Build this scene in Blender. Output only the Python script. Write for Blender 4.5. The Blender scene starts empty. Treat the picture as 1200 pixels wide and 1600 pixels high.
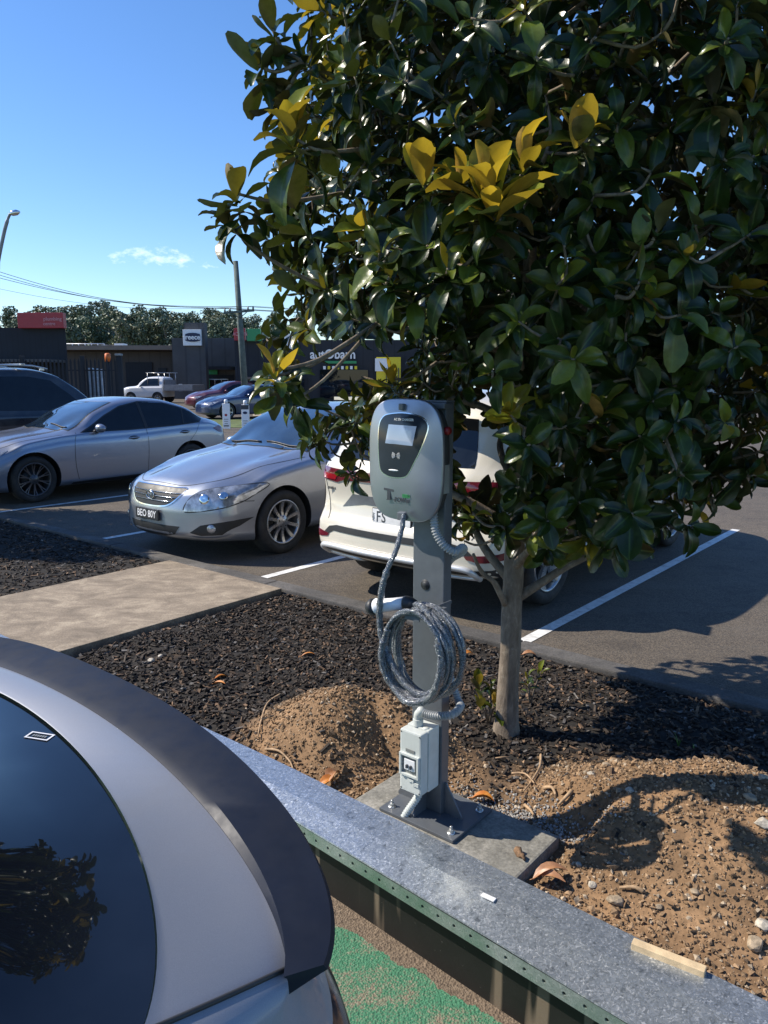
import bpy, bmesh, math, random
import numpy as np
from mathutils import Vector, Matrix
from mathutils.bvhtree import BVHTree
from mathutils.geometry import delaunay_2d_cdt

SC = bpy.context.scene
COL = SC.collection
R = math.radians
random.seed(7)
RNG = np.random.default_rng(7)

# ------------------------------------------------------------------ camera
H = 1.75                                   # eye height above the garden bed
PITCH = R(10.0)
cam_data = bpy.data.cameras.new("camera")
cam = bpy.data.objects.new("camera", cam_data)
COL.objects.link(cam)
cam_data.sensor_fit = 'VERTICAL'
cam_data.sensor_height = 24.0
cam_data.lens = 18.0
cam_data.clip_start = 0.02
cam_data.clip_end = 3000
cam.location = (0, 0, H)
cam.rotation_euler = (R(90) - PITCH, 0, 0)
SC.camera = cam

# ------------------------------------------------------------------ sky, sun, exposure
SUN_EL, SUN_AZ = R(43.0), R(-80.0)         # azimuth from +Y, clockwise
sun_dir = Vector((math.sin(SUN_AZ) * math.cos(SUN_EL), math.cos(SUN_AZ) * math.cos(SUN_EL), math.sin(SUN_EL)))
world = bpy.data.worlds.new("World")
SC.world = world
world.use_nodes = True
wn, wl = world.node_tree.nodes, world.node_tree.links
bg = wn["Background"]
sky = wn.new("ShaderNodeTexSky")
sky.sky_type = 'NISHITA'
sky.sun_disc = False
sky.sun_elevation = SUN_EL
sky.sun_rotation = SUN_AZ
sky.altitude = 100
sky.air_density = 1.0
sky.dust_density = 0.15
sky.ozone_density = 4.5
hsv = wn.new('ShaderNodeHueSaturation')
hsv.inputs['Saturation'].default_value = 1.16
hsv.inputs['Hue'].default_value = 0.506
wl.new(sky.outputs[0], hsv.inputs['Color'])
wl.new(hsv.outputs[0], bg.inputs[0])
bg.inputs[1].default_value = 0.135
sun_data = bpy.data.lights.new("sun", 'SUN')
sun = bpy.data.objects.new("sun", sun_data)
COL.objects.link(sun)
sun_data.energy = 4.9
sun_data.angle = R(0.53)
sun_data.color = (1.0, 0.92, 0.80)
sun.rotation_euler = sun_dir.to_track_quat('Z', 'Y').to_euler()
SC.view_settings.view_transform = 'Standard'
SC.view_settings.look = 'None'
SC.view_settings.gamma = 1
SC.view_settings.exposure = 0.50
SC.cycles.max_bounces = 8
SC.cycles.transparent_max_bounces = 8

# ------------------------------------------------------------------ frames
E = Vector((0.772, -0.636, 0))             # along the kerb, to the right and nearer
D = Vector((0.636, 0.772, 0))              # into the parking bays
def W(s, t, z=0.0):
    return Vector((s * E.x + t * D.x, s * E.y + t * D.y, z))
ANG_D = math.atan2(D.y, D.x)
ANG_E = math.atan2(E.y, E.x)
def ray(px, py):
    u, v = (px - 600) / 1200, (py - 800) / 1200
    c, s = math.cos(PITCH), math.sin(PITCH)
    return Vector((u, c - v * s, -(s + v * c)))
def G(px, py, z=0.0):                      # pixel of the photograph to the plane at height z
    d = ray(px, py)
    t = (H - z) / -d.z
    return Vector((d.x * t, d.y * t, z))
def GY(px, py, Y):
    d = ray(px, py)
    t = Y / d.y
    return Vector((d.x * t, Y, H + d.z * t))

# ------------------------------------------------------------------ material helpers
def newmat(name):
    m = bpy.data.materials.new(name)
    m.use_nodes = True
    nt = m.node_tree
    b = nt.nodes["Principled BSDF"]
    return m, nt, b
def N(nt, t, **kw):
    n = nt.nodes.new(t)
    for k, v in kw.items():
        setattr(n, k, v)
    return n
def ramp(nt, fac, stops):
    r = N(nt, "ShaderNodeValToRGB")
    e = r.color_ramp.elements
    while len(e) < len(stops):
        e.new(0.5)
    for el, (p, c) in zip(e, stops):
        el.position = p
        el.color = (*c, 1) if len(c) == 3 else c
    nt.links.new(fac, r.inputs[0])
    return r.outputs[0]
def noise(nt, scale, detail=4, rough=0.5, co=None, dist=0.0):
    n = N(nt, "ShaderNodeTexNoise")
    n.inputs["Scale"].default_value = scale
    n.inputs["Detail"].default_value = detail
    n.inputs["Roughness"].default_value = rough
    n.inputs["Distortion"].default_value = dist
    if co is None:
        co = N(nt, "ShaderNodeTexCoord").outputs["Object"]
    nt.links.new(co, n.inputs["Vector"])
    return n.outputs["Fac"]
def bump(nt, b, h, strength=0.3, dist=0.01, prev=None):
    bn = N(nt, "ShaderNodeBump")
    bn.inputs["Strength"].default_value = strength
    bn.inputs["Distance"].default_value = dist
    nt.links.new(h, bn.inputs["Height"])
    if prev is not None:
        nt.links.new(prev, bn.inputs["Normal"])
    nt.links.new(bn.outputs[0], b.inputs["Normal"])
    return bn.outputs[0]
def mix(nt, fac, a, b, mode='MIX'):
    m = N(nt, "ShaderNodeMix", data_type='RGBA', blend_type=mode)
    for i, v in ((0, fac), (6, a), (7, b)):
        if isinstance(v, (int, float)):
            m.inputs[i].default_value = v
        elif isinstance(v, tuple):
            m.inputs[i].default_value = (*v, 1)
        else:
            nt.links.new(v, m.inputs[i])
    return m.outputs[2]
def simple(name, col, rough=0.5, metal=0.0, var=0.12, vscale=8, bmp=0.0, bscale=60, coat=0.0, spec=0.5, dirt=0.0, emit=0.0):
    m, nt, b = newmat(name)
    c2 = tuple(max(0, c * (1 - 2 * var)) for c in col)
    c1 = tuple(min(1, c * (1 + var)) for c in col)
    f = noise(nt, vscale, 5, 0.6)
    c = ramp(nt, f, [(0.3, c2), (0.7, c1)])
    if dirt > 0:
        f2 = noise(nt, vscale * 0.35, 6, 0.7, dist=0.6)
        k = ramp(nt, f2, [(0.5, (0, 0, 0)), (0.75, (dirt, dirt, dirt))])
        c = mix(nt, k, c, (0.16, 0.13, 0.1))
    nt.links.new(c, b.inputs["Base Color"])
    rr = ramp(nt, noise(nt, vscale * 2.3, 4, 0.6), [(0.3, (rough * 0.85,) * 3), (0.7, (min(1, rough * 1.15),) * 3)])
    nt.links.new(rr, b.inputs["Roughness"])
    b.inputs["Metallic"].default_value = metal
    b.inputs["Coat Weight"].default_value = coat
    b.inputs["Coat Roughness"].default_value = 0.04
    b.inputs["Specular IOR Level"].default_value = spec
    if bmp:
        bump(nt, b, noise(nt, bscale, 5, 0.6), bmp, 0.004)
    if emit:
        nt.links.new(c, b.inputs["Emission Color"])
        b.inputs["Emission Strength"].default_value = emit
    return m
def paint(name, col, metal=0.6, rough=0.32, coat=1.0):
    m, nt, b = newmat(name)
    fl = noise(nt, 900, 2, 0.5)
    f = noise(nt, 2.5, 5, 0.6)
    c = ramp(nt, fl, [(0.3, tuple(x * 0.88 for x in col)), (0.7, tuple(min(1, x * 1.1) for x in col))])
    dust = ramp(nt, f, [(0.45, (0, 0, 0)), (0.8, (0.22, 0.22, 0.22))])
    c = mix(nt, dust, c, (0.3, 0.27, 0.23))
    nt.links.new(c, b.inputs["Base Color"])
    nt.links.new(ramp(nt, f, [(0.3, (rough,) * 3), (0.8, (rough + 0.15,) * 3)]), b.inputs["Roughness"])
    b.inputs["Metallic"].default_value = metal
    b.inputs["Coat Weight"].default_value = coat
    nt.links.new(ramp(nt, f, [(0.4, (0.03,) * 3), (0.8, (0.12,) * 3)]), b.inputs["Coat Roughness"])
    return m

M = {}
M['black_plastic'] = simple('black_plastic', (0.02, 0.021, 0.023), 0.5, bmp=0.1, bscale=300)
M['rubber'] = simple('rubber', (0.022, 0.022, 0.022), 0.8, bmp=0.2, bscale=80, dirt=0.25)
M['dark_glass'] = simple('dark_glass', (0.008, 0.011, 0.015), 0.02, var=0.2, spec=0.5)
M['screen_glass'] = simple('screen_glass', (0.02, 0.035, 0.055), 0.03, var=0.35, vscale=3, spec=1.0, coat=1.0)
M['chrome'] = simple('chrome', (0.75, 0.75, 0.76), 0.12, 1.0)
M['alloy'] = simple('alloy', (0.5, 0.5, 0.5), 0.3, 0.85, dirt=0.3, vscale=20)
M['alloy_dark'] = simple('alloy_dark', (0.10, 0.10, 0.105), 0.35, 0.6, dirt=0.2)
M['lamp_glass'] = simple('lamp_glass', (0.42, 0.44, 0.47), 0.10, 0.45, var=0.4, vscale=11, coat=1.0)
M['red_lamp'] = simple('red_lamp', (0.35, 0.012, 0.02), 0.1, 0.0, coat=1.0)
M['dark_red_lamp'] = simple('dark_red_lamp', (0.13, 0.012, 0.022), 0.12, 0.0, coat=1.0)
M['silver_paint'] = paint('silver_paint', (0.37, 0.40, 0.46), 0.75, 0.3)
M['blue_silver_paint'] = paint('blue_silver_paint', (0.27, 0.30, 0.37), 0.75, 0.3)
M['cream_paint'] = paint('cream_paint', (0.62, 0.58, 0.49), 0.05, 0.35)
M['navy_paint'] = paint('navy_paint', (0.02, 0.04, 0.11), 0.3, 0.25)
M['black_paint'] = paint('black_paint', (0.012, 0.015, 0.022), 0.2, 0.25)
M['maroon_paint'] = paint('maroon_paint', (0.10, 0.02, 0.04), 0.3, 0.3)
M['white_paint'] = paint('white_paint', (0.78, 0.78, 0.78), 0.0, 0.35)
M['satin_grey'] = paint('satin_grey', (0.25, 0.268, 0.312), 0.2, 0.45, 0.3)
M['spoiler_grey'] = simple('spoiler_grey', (0.011, 0.015, 0.027), 0.5, 0.0, var=0.08, spec=0.22)
M['plate_white'] = simple('plate_white', (0.75, 0.75, 0.75), 0.4)
M['plate_black'] = simple('plate_black', (0.02, 0.02, 0.025), 0.4)
M['text_dark'] = simple('text_dark', (0.05, 0.055, 0.065), 0.4)
M['text_white'] = simple('text_white', (0.8, 0.8, 0.8), 0.5)
M['text_green'] = simple('text_green', (0.03, 0.22, 0.07), 0.5)

# ------------------------------------------------------------------ mesh helpers
class MB:
    def __init__(self):
        self.v, self.f, self.m, self.s = [], [], [], []
    def add(self, vs, fs, mi=0, smooth=False):
        o = len(self.v)
        self.v += [tuple(p) for p in vs]
        for f in fs:
            self.f.append([i + o for i in f]); self.m.append(mi); self.s.append(smooth)
        return self
    def box(self, c, s, mi=0, X=None, bevel=0.0):
        hx, hy, hz = s[0] / 2, s[1] / 2, s[2] / 2
        if bevel > 0:
            bm = bmesh.new()
            bmesh.ops.create_cube(bm, size=1)
            for v in bm.verts:
                v.co = Vector((v.co.x * s[0], v.co.y * s[1], v.co.z * s[2]))
            bmesh.ops.bevel(bm, geom=bm.edges[:], offset=bevel, segments=2, affect='EDGES', profile=0.6)
            bm.verts.index_update()
            vs = [v.co + Vector(c) for v in bm.verts]
            fs = [[v.index for v in f.verts] for f in bm.faces]
            bm.free()
        else:
            vs = [Vector(c) + Vector((x, y, z)) for x in (-hx, hx) for y in (-hy, hy) for z in (-hz, hz)]
            fs = [[0, 1, 3, 2], [4, 6, 7, 5], [0, 4, 5, 1], [2, 3, 7, 6], [0, 2, 6, 4], [1, 5, 7, 3]]
        if X is not None:
            vs = [X @ v for v in vs]
        return self.add(vs, fs, mi)
    def prism(self, poly, z0, z1, mi=0, X=None):      # poly in xy, extruded in z
        n = len(poly)
        vs = [Vector((p[0], p[1], z0)) for p in poly] + [Vector((p[0], p[1], z1)) for p in poly]
        fs = [[i, (i + 1) % n, (i + 1) % n + n, i + n] for i in range(n)] + [list(range(n))[::-1], list(range(n, 2 * n))]
        if X is not None:
            vs = [X @ v for v in vs]
        return self.add(vs, fs, mi)
    def tube(self, pts, r, n=10, mi=0, cap=True, smooth=True, rfun=None, twist=0):
        pts = [Vector(p) for p in pts]
        k = len(pts)
        rs = r if isinstance(r, (list, tuple)) else [r] * k
        up = Vector((0, 0, 1))
        tg = []
        for i in range(k):
            a, b = pts[max(0, i - 1)], pts[min(k - 1, i + 1)]
            t = (b - a)
            tg.append(t.normalized() if t.length > 1e-9 else Vector((0, 0, 1)))
        nrm = tg[0].orthogonal().normalized()
        vs = []
        for i in range(k):
            nrm = (nrm - tg[i] * nrm.dot(tg[i]))
            nrm = nrm.normalized() if nrm.length > 1e-6 else tg[i].orthogonal().normalized()
            bn = tg[i].cross(nrm)
            for j in range(n):
                a = 2 * math.pi * j / n
                rr = rs[i] * (rfun(i, j) if rfun else 1)
                vs.append(pts[i] + (nrm * math.cos(a) + bn * math.sin(a)) * rr)
        fs = [[i * n + j, i * n + (j + 1) % n, (i + 1) * n + (j + 1) % n, (i + 1) * n + j] for i in range(k - 1) for j in range(n)]
        if cap:
            fs += [list(range(n))[::-1], list(range((k - 1) * n, k * n))]
        return self.add(vs, fs, mi, smooth)
    def lathe(self, prof, n=32, mi=0, X=None, smooth=True, closed=False):   # prof: (r, h) about local z
        vs = []
        for (r, h) in prof:
            for j in range(n):
                a = 2 * math.pi * j / n
                vs.append(Vector((r * math.cos(a), r * math.sin(a), h)))
        k = len(prof)
        fs = []
        for i in range(k if closed else k - 1):
            i2 = (i + 1) % k
            fs += [[i * n + j, i * n + (j + 1) % n, i2 * n + (j + 1) % n, i2 * n + j] for j in range(n)]
        if X is not None:
            vs = [X @ v for v in vs]
        return self.add(vs, fs, mi, smooth)
    def disc(self, r, h, n=32, mi=0, X=None):
        vs = [Vector((r * math.cos(2 * math.pi * j / n), r * math.sin(2 * math.pi * j / n), h)) for j in range(n)]
        if X is not None:
            vs = [X @ v for v in vs]
        return self.add(vs, [list(range(n))], mi)
    def build(self, name, mats, parent=None, fix=True):
        me = bpy.data.meshes.new(name)
        me.from_pydata(self.v, [], self.f)
        if not isinstance(mats, (list, tuple)):
            mats = [mats]
        for m in mats:
            me.materials.append(M[m] if isinstance(m, str) else m)
        me.polygons.foreach_set('material_index', self.m)
        me.polygons.foreach_set('use_smooth', self.s)
        if fix:
            bm = bmesh.new(); bm.from_mesh(me)
            bmesh.ops.recalc_face_normals(bm, faces=bm.faces[:])
            bm.to_mesh(me); bm.free()
        me.update()
        o = bpy.data.objects.new(name, me)
        COL.objects.link(o)
        if parent is not None:
            o.parent = parent
        return o
def npmesh(name, V, F, mats, parent=None, smooth=True, mi=None, attr=None):
    me = bpy.data.meshes.new(name)
    V = np.asarray(V, dtype=np.float32); F = np.asarray(F, dtype=np.int32)
    k = F.shape[1]
    me.vertices.add(len(V)); me.vertices.foreach_set('co', V.ravel())
    me.loops.add(F.size); me.loops.foreach_set('vertex_index', F.ravel())
    me.polygons.add(len(F))
    me.polygons.foreach_set('loop_start', np.arange(len(F), dtype=np.int32) * k)
    me.polygons.foreach_set('loop_total', np.full(len(F), k, dtype=np.int32))
    for m in (mats if isinstance(mats, (list, tuple)) else [mats]):
        me.materials.append(M[m] if isinstance(m, str) else m)
    if mi is not None:
        me.polygons.foreach_set('material_index', np.asarray(mi, dtype=np.int32))
    me.update(calc_edges=True)
    me.polygons.foreach_set('use_smooth', np.full(len(F), smooth))
    if attr is not None:
        a = me.color_attributes.new('tint', 'FLOAT_COLOR', 'POINT')
        a.data.foreach_set('color', np.asarray(attr, dtype=np.float32).ravel())
    me.validate()
    o = bpy.data.objects.new(name, me)
    COL.objects.link(o)
    if parent is not None:
        o.parent = parent
    return o
def empty(name, loc, rz=0.0):
    o = bpy.data.objects.new(name, None)
    o.empty_display_size = 0.2
    COL.objects.link(o)
    o.location = loc
    o.rotation_euler = (0, 0, rz)
    return o
def tag(o, label=None, cat=None, group=None, kind=None):
    if label: o["label"] = label
    if cat: o["category"] = cat
    if group: o["group"] = group
    if kind: o["kind"] = kind
    return o
def struct(o):
    o["kind"] = "structure"
    return o
def copy_tree(o, parent=None):
    c = o.copy(); COL.objects.link(c); c.parent = parent
    for ch in list(o.children):
        copy_tree(ch, c)
    return c
def text(name, body, size, mat, parent, X, align='CENTER', ext=0.0008, sx=1.0, bold=0.0, sp=1.0):
    cu = bpy.data.curves.new(name, 'FONT')
    cu.body = body; cu.size = size; cu.extrude = ext; cu.align_x = align; cu.align_y = 'CENTER'
    cu.offset = bold; cu.space_character = sp; cu.resolution_u = 3
    tmp = bpy.data.objects.new(name + '_tmp', cu); COL.objects.link(tmp)
    bpy.context.view_layer.update()
    dg = bpy.context.evaluated_depsgraph_get()
    me = bpy.data.meshes.new_from_object(tmp.evaluated_get(dg))
    bpy.data.objects.remove(tmp); bpy.data.curves.remove(cu)
    me.transform(X @ Matrix.Diagonal((sx, 1, 1, 1)))
    me.materials.clear(); me.materials.append(M[mat])
    o = bpy.data.objects.new(name, me); COL.objects.link(o)
    o.parent = parent
    return o
def facing(origin, right, up):              # matrix whose x=right, y=up, z=outward
    r = Vector(right).normalized(); u = Vector(up).normalized(); n = r.cross(u)
    m = Matrix((r, u, n)).transposed().to_4x4()
    m.translation = Vector(origin)
    return m
def sm(a, b, x):
    t = np.clip((x - a) / (b - a), 0, 1)
    return t * t * (3 - 2 * t)
def pchip(pts):
    xs = np.array([p[0] for p in pts], float); ys = np.array([p[1] for p in pts], float)
    h = np.diff(xs); dl = np.diff(ys) / h
    d = np.zeros_like(ys)
    for i in range(1, len(xs) - 1):
        if dl[i - 1] * dl[i] > 0:
            w1, w2 = 2 * h[i] + h[i - 1], h[i] + 2 * h[i - 1]
            d[i] = (w1 + w2) / (w1 / dl[i - 1] + w2 / dl[i])
    d[0], d[-1] = dl[0], dl[-1]
    def f(x):
        x = np.asarray(x, float)
        xc = np.clip(x, xs[0], xs[-1])
        i = np.clip(np.searchsorted(xs, xc, side='right') - 1, 0, len(xs) - 2)
        t = (xc - xs[i]) / h[i]
        return ((1 + 2 * t) * (1 - t) ** 2 * ys[i] + t * (1 - t) ** 2 * h[i] * d[i] + t * t * (3 - 2 * t) * ys[i + 1] + t * t * (t - 1) * h[i] * d[i + 1])
    return f
def catmull(P, k=6, closed=False):
    P = [Vector(p) for p in P]
    out = []
    n = len(P)
    rng = range(n) if closed else range(n - 1)
    for i in rng:
        if closed:
            p0, p1, p2, p3 = P[i - 1], P[i], P[(i + 1) % n], P[(i + 2) % n]
        else:
            p0, p1, p2, p3 = P[max(0, i - 1)], P[i], P[i + 1], P[min(n - 1, i + 2)]
        for j in range(k):
            t = j / k
            out.append(0.5 * ((2 * p1) + (p2 - p0) * t + (2 * p0 - 5 * p1 + 4 * p2 - p3) * t * t + (3 * p1 - p0 - 3 * p2 + p3) * t ** 3))
    if not closed:
        out.append(P[-1])
    return out
# value noise for terrain
_tab = RNG.random((64, 64))
def vnoise(x, y):
    xi, yi = np.floor(x).astype(int), np.floor(y).astype(int)
    fx, fy = x - xi, y - yi
    fx, fy = fx * fx * (3 - 2 * fx), fy * fy * (3 - 2 * fy)
    a = _tab[xi % 64, yi % 64]; b = _tab[(xi + 1) % 64, yi % 64]
    c = _tab[xi % 64, (yi + 1) % 64]; d = _tab[(xi + 1) % 64, (yi + 1) % 64]
    return (a * (1 - fx) + b * fx) * (1 - fy) + (c * (1 - fx) + d * fx) * fy
def fbm(x, y, o=4):
    r, a = 0, 0.5
    for k in range(o):
        r = r + a * vnoise(x * 2 ** k + 17 * k, y * 2 ** k + 31 * k); a *= 0.5
    return r
# ------------------------------------------------------------------ ground
LOT = -0.02
def m_asphalt():
    m, nt, b = newmat('asphalt')
    co = N(nt, "ShaderNodeTexCoord").outputs["Object"]
    big = noise(nt, 0.35, 5, 0.6, co)
    c = ramp(nt, big, [(0.3, (0.072, 0.060, 0.048)), (0.7, (0.105, 0.088, 0.070))])
    v = N(nt, "ShaderNodeTexVoronoi"); v.inputs["Scale"].default_value = 140
    nt.links.new(co, v.inputs["Vector"])
    sp = ramp(nt, v.outputs["Color"], [(0.2, (0.55, 0.55, 0.55)), (0.8, (1.6, 1.55, 1.45))])
    c = mix(nt, 1.0, c, sp, 'MULTIPLY')
    st = noise(nt, 3.0, 6, 0.7, co, 0.8)
    c = mix(nt, ramp(nt, st, [(0.50, (0, 0, 0)), (0.68, (0.55, 0.55, 0.55))]), c, (0.040, 0.034, 0.029))
    mp = N(nt, "ShaderNodeMapping"); mp.inputs["Rotation"].default_value = (0, 0, -ANG_D); mp.inputs["Scale"].default_value = (0.5, 4, 1)
    nt.links.new(co, mp.inputs["Vector"])
    tr = noise(nt, 1.2, 4, 0.6, mp.outputs[0])
    c = mix(nt, ramp(nt, tr, [(0.5, (0, 0, 0)), (0.7, (0.3, 0.3, 0.3))]), c, (0.13, 0.115, 0.095))
    nt.links.new(c, b.inputs["Base Color"])
    b.inputs["Roughness"].default_value = 0.85
    p = bump(nt, b, v.outputs["Distance"], 0.5, 0.004)
    bump(nt, b, noise(nt, 35, 4, 0.6, co), 0.3, 0.004, p)
    return m
M['asphalt'] = m_asphalt()
def m_conc(name, c1, c2, sc=3.0, streak=True):
    m, nt, b = newmat(name)
    co = N(nt, "ShaderNodeTexCoord").outputs["Object"]
    mp = N(nt, "ShaderNodeMapping"); mp.inputs["Rotation"].default_value = (0, 0, -ANG_E)
    mp.inputs["Scale"].default_value = (1, 1.5 if streak else 1, 1)
    nt.links.new(co, mp.inputs["Vector"])
    f = noise(nt, sc, 7, 0.72, mp.outputs[0], 0.5)
    c = ramp(nt, f, [(0.28, tuple(x * 0.55 for x in c1)), (0.5, c1), (0.68, c2)])
    f2 = noise(nt, 90, 3, 0.6, co)
    c = mix(nt, 1.0, c, ramp(nt, f2, [(0.25, (0.6, 0.6, 0.6)), (0.75, (1.3, 1.3, 1.3))]), 'MULTIPLY')
    blot = noise(nt, 6, 5, 0.7, co)
    c = mix(nt, ramp(nt, blot, [(0.58, (0, 0, 0)), (0.72, (0.5, 0.5, 0.5))]), c, tuple(x * 0.45 for x in c1))
    nt.links.new(c, b.inputs["Base Color"])
    b.inputs["Roughness"].default_value = 0.9
    p = bump(nt, b, f2, 0.35, 0.003)
    bump(nt, b, noise(nt, 14, 5, 0.65, co), 0.3, 0.006, p)
    return m
M['path_concrete'] = m_conc('path_concrete', (0.25, 0.20, 0.145), (0.40, 0.33, 0.24), 4.0)
M['kerb_concrete'] = m_conc('kerb_concrete', (0.085, 0.080, 0.075), (0.14, 0.13, 0.12), 2.0)
M['footing_concrete'] = m_conc('footing_concrete', (0.22, 0.21, 0.18), (0.33, 0.31, 0.27), 9.0, False)
def m_vc(name, rough=0.9, bs=60, spec=0.3):           # colour from the mesh attribute times fine noise
    m, nt, b = newmat(name)
    a = N(nt, "ShaderNodeAttribute", attribute_name='tint')
    f = noise(nt, bs, 4, 0.65)
    c = mix(nt, 1.0, a.outputs["Color"], ramp(nt, f, [(0.25, (0.6, 0.6, 0.6)), (0.75, (1.35, 1.35, 1.35))]), 'MULTIPLY')
    nt.links.new(c, b.inputs["Base Color"])
    b.inputs["Roughness"].default_value = rough
    b.inputs["Specular IOR Level"].default_value = spec
    bump(nt, b, f, 0.5, 0.006)
    return m
M['bed'] = m_vc('bed', 0.95, 45)
M['chips'] = m_vc('chips', 0.75, 40, 0.3)
M['clods'] = m_vc('clods', 0.95, 90)

def sheet(name, pts, z, mat, thick=0.0):
    mb = MB()
    if thick:
        mb.prism([(p.x, p.y) for p in pts], z - thick, z)
    else:
        mb.add([(p.x, p.y, z) for p in pts], [list(range(len(pts)))])
    return struct(mb.build(name, mat))
def rect(s0, s1, t0, t1):
    return [W(s0, t0), W(s1, t0), W(s1, t1), W(s0, t1)]
sheet('asphalt_ground', rect(-900, 900, 4.36, 1500), LOT, 'asphalt')
for k, s in enumerate((-12.92, -10.30, -7.68, -5.06, -2.43, 0.19)):
    o = sheet('bay_line', rect(s - 0.045, s + 0.045, 4.40, 9.45), LOT + 0.004, simple('line_paint%d' % k, (0.72, 0.72, 0.70), 0.7, var=0.1, vscale=25, dirt=0.6) if k == 0 else 'line')
    if k == 0:
        M['line'] = o.data.materials[0]
# kerb, in cast lengths
mb = MB()
Xk = Matrix.Rotation(ANG_E, 4, 'Z')
for k in range(-24, 10):
    c = W((k + 0.5) * 2.4, 4.31)
    X = Matrix.Translation((c.x, c.y, -0.06)) @ Xk
    mb.box((0, 0, 0), (2.394, 0.155, 0.15), X=X, bevel=0.012)
struct(mb.build('kerb', 'kerb_concrete'))
# concrete path across the bed
mb = MB()
p = W(-5.35, 3.18)
mb.box((0, 0, 0), (1.56, 2.07, 0.12), X=Matrix.Translation((p.x, p.y, -0.038)) @ Xk, bevel=0.006)
struct(mb.build('concrete_path', 'path_concrete'))

# lower bay
def m_low():
    m, nt, b = newmat('low_bay')
    co = N(nt, "ShaderNodeTexCoord").outputs["Object"]
    sx = N(nt, "ShaderNodeMapping"); sx.inputs["Rotation"].default_value = (0, 0, -ANG_E)
    nt.links.new(co, sx.inputs["Vector"])
    sep = N(nt, "ShaderNodeSeparateXYZ"); nt.links.new(sx.outputs[0], sep.inputs[0])
    ed = noise(nt, 7, 5, 0.7, co)
    a = N(nt, "ShaderNodeMath", operation='MULTIPLY_ADD'); a.inputs[1].default_value = 0.10; nt.links.new(ed, a.inputs[0]); nt.links.new(sep.outputs[1], a.inputs[2])
    lt = N(nt, "ShaderNodeMath", operation='LESS_THAN'); lt.inputs[1].default_value = 1.93; nt.links.new(a.outputs[0], lt.inputs[0])
    f = noise(nt, 110, 5, 0.75, co)
    patch = noise(nt, 6, 6, 0.75, co, 0.6)
    s2 = N(nt, "ShaderNodeMath", operation='MULTIPLY_ADD'); s2.inputs[1].default_value = 1.3; nt.links.new(f, s2.inputs[0]); nt.links.new(patch, s2.inputs[2])
    mr_ = N(nt, "ShaderNodeMapRange"); mr_.inputs[1].default_value = 1.14; mr_.inputs[2].default_value = 1.38; nt.links.new(s2.outputs[0], mr_.inputs[0])
    w = mr_.outputs[0]
    green = ramp(nt, f, [(0.3, (0.025, 0.13, 0.065)), (0.7, (0.07, 0.23, 0.13))])
    agg = ramp(nt, noise(nt, 160, 4, 0.7, co), [(0.3, (0.11, 0.085, 0.06)), (0.5, (0.22, 0.17, 0.12)), (0.7, (0.34, 0.29, 0.22))])
    g = mix(nt, w, green, agg)
    soil = ramp(nt, noise(nt, 60, 6, 0.7, co), [(0.3, (0.07, 0.05, 0.035)), (0.55, (0.17, 0.125, 0.085)), (0.75, (0.26, 0.2, 0.14))])
    nt.links.new(mix(nt, lt.outputs[0], soil, g), b.inputs["Base Color"])
    b.inputs["Roughness"].default_value = 0.85
    v = N(nt, "ShaderNodeTexVoronoi"); v.inputs["Scale"].default_value = 130; nt.links.new(co, v.inputs["Vector"])
    p = bump(nt, b, v.outputs["Distance"], 0.7, 0.006)
    bump(nt, b, noise(nt, 30, 5, 0.6, co), 0.4, 0.01, p)
    return m
M['low_bay'] = m_low()
sheet('painted_bay_floor', rect(-40, 40, -40, 2.05), -0.285, 'low_bay')

# ------------------------------------------------------------------ planting bed terrain
def mound(s, t, s0, t0, rs, rt, h, ang=0.0):
    ds, dt = s - s0, t - t0
    c, sn = math.cos(ang), math.sin(ang)
    a, b_ = (ds * c + dt * sn) / rs, (-ds * sn + dt * c) / rt
    r = np.sqrt(a * a + b_ * b_)
    return h * np.clip(1 - r * r, 0, 1) ** 1.3
def bed_h(s, t):
    z = (fbm(s * 1.3 + 40, t * 1.3 + 9, 3) - 0.45) * 0.05 - 0.012
    z = z + mound(s, t, -2.36, 2.62, 0.60, 0.42, 0.22, 0.15) + mound(s, t, -2.15, 2.42, 0.3, 0.2, 0.05)
    z = z + mound(s, t, -0.62, 2.86, 0.95, 0.62, 0.25, 0.1)
    z = z + mound(s, t, 0.9, 2.8, 0.8, 0.5, 0.1)
    z = z + (fbm(s * 14, t * 14, 4) - 0.45) * 0.026 + (fbm(s * 3.1 + 5, t * 3.1, 3) - 0.45) * 0.10 * (z > 0.03) * np.clip(z * 6, 0, 1)
    edge = np.minimum((t - (2.145 - 0.03 * (np.maximum(s, -2.5) + 1.04))) / 0.10, (4.23 - t) / 0.15)
    z = z * np.clip(edge, 0.0, 1) - 0.02 * np.clip(1 - edge, 0, 1)
    # flat round the footing and the path
    f = sm(0.0, 0.16, np.maximum(np.maximum((-1.97 - s) * 0.33, s + 1.17), np.maximum((t - 2.52) * 0.6, 2.0 - t)))
    z = z * f - 0.03 * (1 - f)
    f = sm(0.0, 0.10, np.maximum(-6.14 - s, s + 4.56))
    z = z * f - 0.05 * (1 - f)
    return z
def soil_f(s, t):
    n = (fbm(s * 4 + 3, t * 4 + 8, 4) - 0.47) * 0.9
    a = mound(s, t, -2.26, 2.55, 0.82, 0.58, 1.0, 0.1) * 1.6 + n * 0.8
    b_ = mound(s, t, -0.60, 2.75, 1.25, 0.85, 1.0) * 1.7 + n
    c = sm(0.55, 0.1, np.abs(t - 2.25)) * sm(-2.4, -1.7, s) * sm(1.0, 0.2, s) * 0.9 + n * 1.3
    return np.clip(np.maximum(np.maximum(a, b_), c) * 1.8 - 0.35, 0, 1)
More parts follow.
